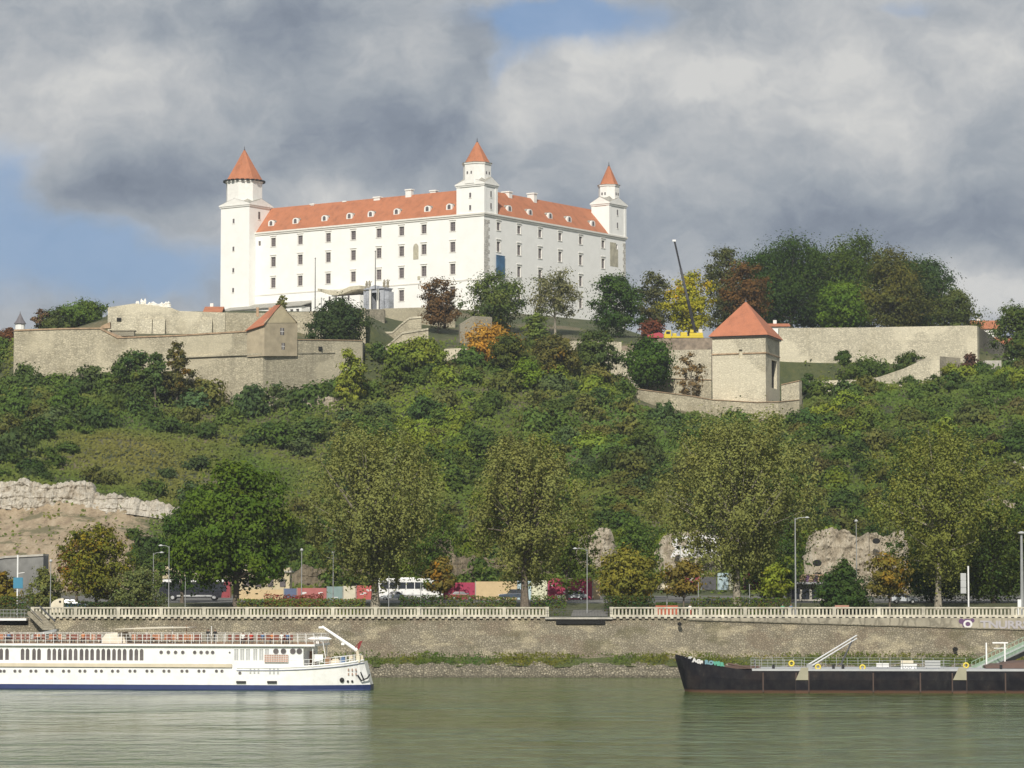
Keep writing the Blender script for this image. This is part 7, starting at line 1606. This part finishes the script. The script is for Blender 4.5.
p = W(690, 600, 414.5); person('person in a white shirt and red trousers walking behind the balustrade under the orange tree', p[0], 414.5, 8.22, .4, 'stand', M['sh_white'], M['sh_red'])
p = W(782.5, 600, 416); person('person in green behind the balustrade right of the maroon hoarding', p[0], 416, 8.22, -.3, 'stand', M['sh_green'], M['tr_dark'])
p = W(791, 600, 416); person('person in blue behind the balustrade near the tallest lamp mast', p[0], 416, 8.22, .2, 'stand', M['sh_blue'], M['tr_dark'])

# ================================================================== BARGE AND LANDING STAGE
bp0 = on(1024, 693.5, 0); bang = R(-3.5); bx0 = W(679, 690, 352)
barge = thing('barge', 'long black steel barge used as a landing stage moored at the right', 'barge', (float(bx0[0]), 352.0, 0.0), bang)
cb_, sb_ = math.cos(bang), math.sin(bang); b0_ = (float(bx0[0]), 352.0)
def BX(px, y=-4.0, z=2.0):
    lo, hi = -10., 90.
    for _ in range(40):
        m_ = (lo + hi) / 2; P = (b0_[0] + m_ * cb_ - y * sb_, b0_[1] + m_ * sb_ + y * cb_, z)
        if pr(P)[0] < px: lo = m_
        else: hi = m_
    return lo
def BZ(py, x, y=-4.0):
    lo, hi = -3., 20.
    for _ in range(40):
        m_ = (lo + hi) / 2; P = (b0_[0] + x * cb_ - y * sb_, b0_[1] + x * sb_ + y * cb_, m_)
        if pr(P)[1] > py: lo = m_
        else: hi = m_
    return lo
def rusty(name):
    m, t, b, pos = newmat(name); n = t.noise(t.v('MULTIPLY', pos, (1, 1, .6)), 1.1, 6, .7); n2 = t.noise(pos, .35, 4, .6)
    c = t.ramp(n, [(.4, (.010, .010, .014)), (.6, (.022, .021, .023)), (.74, (.055, .045, .04)), (.86, (.15, .14, .13))]); c = t.mix(t.m('MULTIPLY', t.smooth(n2, .5, .7), .3), c, (.05, .035, .03))
    s = t.node('ShaderNodeSeparateXYZ'); t.l.new(pos, s.inputs[0]); c = t.mix(t.m('MULTIPLY', t.smooth(t.m('ADD', s.outputs[2], t.m('MULTIPLY', n, .3)), .55, .3), .8), c, (.13, .07, .045))
    t.l.new(c, b.inputs['Base Color']); b.inputs['Roughness'].default_value = .8; b.inputs['Specular IOR Level'].default_value = .15; return m
M['tar'] = rusty('tarred_steel')
def bdeck(x): return 2.55 + max(0, (10.5 - x)) ** 2 * .0135
def bw_(x): return 4.4 * min(1, math.sqrt(max(0, 1 - (max(0, 7.5 - x) / 7.6) ** 2)) + .02)
bxs = list(np.linspace(0, 8, 14)) + list(np.linspace(9.5, 62, 12))
hull_loft(bxs, [[(max(.05, bw_(x) * .9), -.5, .9 * max(0, 1 - x / 3)), (max(.05, bw_(x) * .95), .5, .55 * max(0, 1 - x / 3)), (bw_(x), bdeck(x) * .6, .1 * max(0, 1 - x / 3)), (bw_(x), bdeck(x), -.45 * max(0, 1 - x / 3))] for x in bxs], M['tar'], 'hull', barge)
x_s = BX(752)
mb = MB(); mb.box(((x_s + 60) / 2, 0, 2.72), (60 - x_s, 8.9, .24)); mb.build('deck_edge', paint('deck_grey', (.42, .43, .44), .6), barge)
for px in (763, 796, 808.5, 873, 920, 952, 966, 1005):
    x = BX(px); mb = MB(); mb.box((x, -4.45, 1.25), (.16, .14, 2.3)); mb.build('hull_rib', paint('rust', (.075, .05, .04), .8), barge)
for a, b in ((795.5, 808), (952.5, 966)):
    xa2, xb2 = BX(a), BX(b); z0_, z1_ = BZ(680, xa2, -4.5), BZ(667.5, xa2, -4.5); mb = MB(); mb.hexa([(xa2, -4.62, z0_), (xb2, -4.62, z0_), (xb2, -4.42, z0_), (xa2, -4.42, z0_), (xa2 + (xb2 - xa2) * .45, -4.62, z1_), (xb2, -4.62, z1_), (xb2, -4.42, z1_), (xa2 + (xb2 - xa2) * .45, -4.42, z1_)]); mb.build('boarding_flap', paint('flap', (.34, .32, .23), .7), barge)
    mb = MB(); mb.box(((xa2 + xb2) / 2, -4.5, z0_ / 2 - .05), (xb2 - xa2, .2, z0_ - .1)); mb.build('rusty_plate', M['tar'], barge)
# bulwark and graffiti at the bow
mb = MB()
for s in (-1, 1):
    P_ = [(x - .45 * max(0, 1 - x / 3), s * bw_(x), bdeck(x)) for x in np.linspace(0, 9, 14)]
    for i in range(len(P_) - 1): a, b = P_[i], P_[i + 1]; hgt = lambda q_: .38 * max(.15, 1 - q_[0] / 10); mb.add([a, b, (b[0], b[1], b[2] + hgt(b)), (a[0], a[1], a[2] + hgt(a))], [(0, 1, 2, 3)]); mb.add([(a[0], a[1] - s * .1, a[2]), (b[0], b[1] - s * .1, b[2]), (b[0], b[1] - s * .1, b[2] + hgt(b)), (a[0], a[1] - s * .1, a[2] + hgt(a))], [(3, 2, 1, 0)])
mb.build('bulwark', M['tar'], barge)
xr_ = BX(752); mb = MB(); mb.tube([(BX(728), -2.0, bdeck(BX(728)) + .55), (BX(748), -2.0, 2.9)], .14, 6); mb.box((BX(742), -1, 2.95), (4.5, 2.2, .35)); mb.build('hatch_cover', paint('hatch_brown', (.11, .07, .055), .8), barge)
paint('graf_teal', (.16, .30, .36), .7); paint('graf_green', (.10, .36, .26), .7)
def barge_text(txt, px, py, s, m, drop):
    for i, chh in enumerate(txt):
        x = BX(px + i * s * 6.3, -3, 3.5); zz_ = BZ(py + drop * i, x, -bw_(x)); yv = -bw_(x) - .05; dx_ = .3; dy_ = -(bw_(x + dx_) - bw_(x)); rz_ = math.atan2(dy_, dx_)
        o = text_obj(chh, 'graffiti_letter', s, M[m], (x, yv - .04, zz_), (math.pi / 2, 0, rz_), None, .02, 1.15, .06); o.parent = barge
barge_text('MSK', 680.5, 661.0, .6, 'sign_grey', .3); barge_text('TAGS', 689, 660.4, .6, 'graf_white', 1.3); barge_text('RO', 705, 663.8, .6, 'graf_teal', .6); barge_text('WER', 713.5, 664.8, .55, 'graf_green', .5)
# rails on the stage
def brail(px0, px1, y, z, h, step, m, name='railing'):
    x0, x1 = BX(px0, y), BX(px1, y); mb = MB()
    for k in range(3): mb.box(((x0 + x1) / 2, y, z + h * (k + 1) / 3), (x1 - x0, .035, .035))
    for x in np.arange(x0, x1 + .01, step): mb.box((x, y, z + h / 2), (.05, .05, h))
    return mb.build(name, M[m], barge)
brail(751, 803, -4.2, 2.88, 1.05, 1.0, 'steel'); brail(751, 968, 4.2, 2.88, 1.05, 1.3, 'steel'); brail(862, 950, -4.2, 2.88, 1.0, 2.4, 'steel')
mb = MB(); mb.box(((BX(751) + BX(760)) / 2, 0, 3.4), (.06, 8.2, .9)); mb.build('end_railing', M['steel'], barge)
mb = MB()
for a in (773.5, 833.5, 843, 1001): mb.tube([(BX(a), -4.1, 2.85), (BX(a), -4.1, 3.35)], .17, 8)
mb.build('bollards', M['black'], barge)['kind'] = 'stuff'
def torus_at(px, py, r=.28, y=-4.3):
    x = BX(px, y, 3.4); z = BZ(py, x, y); wx, wy = b0_[0] + x * cb_ - y * sb_, b0_[1] + x * sb_ + y * cb_; mb = MB()
    vs = []; fs = []; N, K = 18, 7
    for i in range(N):
        for k in range(K): a, b = 2 * math.pi * i / N, 2 * math.pi * k / K; vs.append(((r + .1 * math.cos(b)) * math.cos(a), .1 * math.sin(b), (r + .1 * math.cos(b)) * math.sin(a)))
    for i in range(N):
        for k in range(K): fs.append((i * K + k, i * K + (k + 1) % K, ((i + 1) % N) * K + (k + 1) % K, ((i + 1) % N) * K + k))
    mb.add(vs, fs); me = mb.build('lifebuoy', paint('buoy_yellow', (.72, .58, .08), .6), None, world=None); me.location = (wx, wy, z); me.rotation_euler = (0, 0, bang); return me
for px, py, lb in ((791.5, 663.5, 'yellow lifebuoy hanging near the pale boarding flap, leftmost on the stage'), (818, 667, 'yellow lifebuoy low on the stage under the foot of the long white poles'), (862.5, 667.5, 'yellow lifebuoy at the middle of the landing stage by the white box'), (966, 665.5, 'yellow lifebuoy at the foot of the green gangway')):
    tag(torus_at(px, py), lb, 'lifebuoy')
def board(px0, px1, py0, py1, y, label, m='white', txt=None):
    x0, x1 = BX(px0, y), BX(px1, y); xm_ = (x0 + x1) / 2; z0_, z1_ = BZ(py1, xm_, y), BZ(py0, xm_, y); wx, wy = b0_[0] + xm_ * cb_ - y * sb_, b0_[1] + xm_ * sb_ + y * cb_
    t = thing('sign_board', label, 'sign', (wx, wy, 2.88), bang); mb = MB(); mb.box((0, 0, (z0_ + z1_) / 2 - 2.88), (x1 - x0, .08, z1_ - z0_)); mb.build('panel', M[m], t)
    mb = MB(); [mb.box((s * (x1 - x0) * .4, .07, (z1_ - 2.88) / 2), (.06, .06, z1_ - 2.9)) for s in (-1, 1)]; mb.build('frame', M['steel'], t)
    if txt:
        o = text_obj(txt, 'lettering', .5, M['strake'], (0, 0, 0), (math.pi / 2, 0, 0), None, .012, 1.1); o.parent = t; o.location = (-(x1 - x0) * .4, -.06, (z0_ + z1_) / 2 - 2.88 - .2)
board(876.5, 889, 663, 667, -3.9, 'plain white low board on the landing stage, leftmost of the white boards')
board(901, 917, 664, 670, -4.1, 'white lettered board on the landing stage in the middle', txt='LOD 25'); board(901, 913.5, 660.3, 664, -3.6, 'small white board standing behind the lettered one on the landing stage', 'cream')
board(925, 940.5, 660.5, 667.5, -3.8, 'grey white framed board right of the lettered one on the landing stage', 'sign_grey')
# twin white poles and dark strut
pb = W(808.5, 664.5, 348); mb = MB(); tp = W(856.5, 635.5, 362)
lp_ = thing('boom', 'pair of long white poles slanting up from the landing stage toward the embankment', 'boom', (pb[0], 348, 2.9))
for dz in (0, -.38): mb = MB(); mb.tube([(pb[0], 348, pb[2] + dz), (tp[0], 362, tp[2] + dz)], .09, 8); mb.build('pole', M['white'], lp_, True)
mb = MB(); mb.box((pb[0] + .1, 348, pb[2] - .3), (.7, .5, .7)); mb.build('pivot', M['steel'], lp_, True)
a = W(841, 664, 350); b = W(853, 639, 362); mb = MB(); mb.tube([a, b], [.09, .12], 8); mb.box(tuple(a), (.4, .4, .3)); tag(mb.build('strut', M['darksteel']), 'dark slanting strut crossing the twin white poles', 'strut')
# green gangway rising to the right
gw_ = thing('gangway', 'pale green railed gangway climbing from the landing stage to the right edge', 'gangway', tuple(W(978, 672, 350)))
paint('pale_green', (.36, .48, .36), .6)
A_ = W(977, 671, 351); B_ = W(1075, 624, 372); dv = B_ - A_
mb = MB(); w_ = np.array([-.55 * dv[1], .55 * dv[0], 0]) / np.linalg.norm(dv[:2]) * 1.3
mb.prism([A_ - w_, A_ + w_, B_ + w_, B_ - w_], (0, 0, .18)); mb.build('walkway', M['deck_grey'], gw_, True)
mb = MB(); mb.prism([A_ - w_ * 1.02 - [0, 0, .05], B_ - w_ * 1.02 - [0, 0, .05], B_ - w_ * 1.02 - [0, 0, .75], A_ - w_ * 1.02 + dv * .08 - [0, 0, .5]], w_ * .1); mb.prism([A_ + w_ - [0, 0, .05], B_ + w_ - [0, 0, .05], B_ + w_ - [0, 0, .75], A_ + w_ + dv * .08 - [0, 0, .5]], -w_ * .1); mb.build('girder', M['black'], gw_, True)
for s in (-1, 1):
    mb = MB(); c = w_ * s * .97
    for h in (.55, 1.1): mb.tube([A_ + c + [0, 0, h], B_ + c + [0, 0, h]], .04, 5)
    for k in range(27): q_ = A_ + dv * k / 26 + c; mb.tube([q_, q_ + [0, 0, 1.1]], .03, 5)
    mb.build('handrail', M['pale_green'], gw_, True)
    mb = MB(); mb.prism([A_ + c + [0, 0, .12], B_ + c + [0, 0, .12], B_ + c + [0, 0, .52], A_ + c + [0, 0, .52]], w_ * .02); mb.build('side_panel', M['pale_green'], gw_, True)
fp = thing('portal_frame', 'pale white steel portal frame straddling the foot of the green gangway', 'frame', tuple(W(996, 668, 351))); mb = MB()
for px in (986.5, 1005): q_ = W(px, 670, 351); mb.box((q_[0], 351, 4.3), (.16, .16, 3.1))
q0, q1 = W(986.5, 0, 351)[0], W(1005, 500, 351)[0]; mb.box(((q0 + q1) / 2, 351, 5.85), (q1 - q0 + .3, .18, .16)); mb.box(((q0 + q1) / 2, 351, 5.2), (q1 - q0, .08, .08)); mb.build('frame', M['white'], fp, True)
# dark workboat cover at the right edge
x0, x1 = BX(984, 1), BX(1100, 1); wb = thing('tarpaulin_cover', 'dark brown tarpaulin mound lying on the stage under the green gangway', 'tarpaulin', (b0_[0] + x0 * cb_, 351, 2.88), bang)
mb = MB(); r = np.random.default_rng(8); ptz = [(k * .9, .25 + .55 * min(1, k / 5) + r.uniform(-.08, .1)) for k in range(16)]
for i in range(15):
    (xa2, za2), (xb2, zb_) = ptz[i], ptz[i + 1]; mb.add([(xa2, -3.3, .0), (xb2, -3.3, 0), (xb2, -2.7, zb_ * .9), (xa2, -2.7, za2 * .9), (xb2, 0, zb_ * 1.15), (xa2, 0, za2 * 1.15), (xb2, 2, 0), (xa2, 2, 0)], [(0, 1, 2, 3), (3, 2, 4, 5), (5, 4, 6, 7)])
mb.add([(0, -3.3, 0), (0, -2.7, .22), (0, 0, .28), (0, 2, 0)], [(0, 1, 2, 3)]); mb.build('cover', M['hatch_brown'], wb)
# ================================================================== HAZE over the river and the hill
hz_m = bpy.data.materials.new('haze_air'); hz_m.use_nodes = True; ht = NT(hz_m.node_tree)
for n_ in list(ht.n): ht.n.remove(n_)
ho = ht.node('ShaderNodeOutputMaterial'); pv_ = ht.node('ShaderNodeVolumePrincipled'); pv_.inputs['Density'].default_value = 0.00010; pv_.inputs['Color'].default_value = (.86, .92, 1.0, 1); pv_.inputs['Anisotropy'].default_value = .3
ht.l.new(pv_.outputs[0], ho.inputs['Volume'])
mb = MB(); mb.box((0, 1050, 73), (3040, 2340, 158)); hz = mb.build('haze', hz_m); tag(hz, 'thin pale haze hanging in the air over the river and the castle hill', 'haze', kind='stuff')
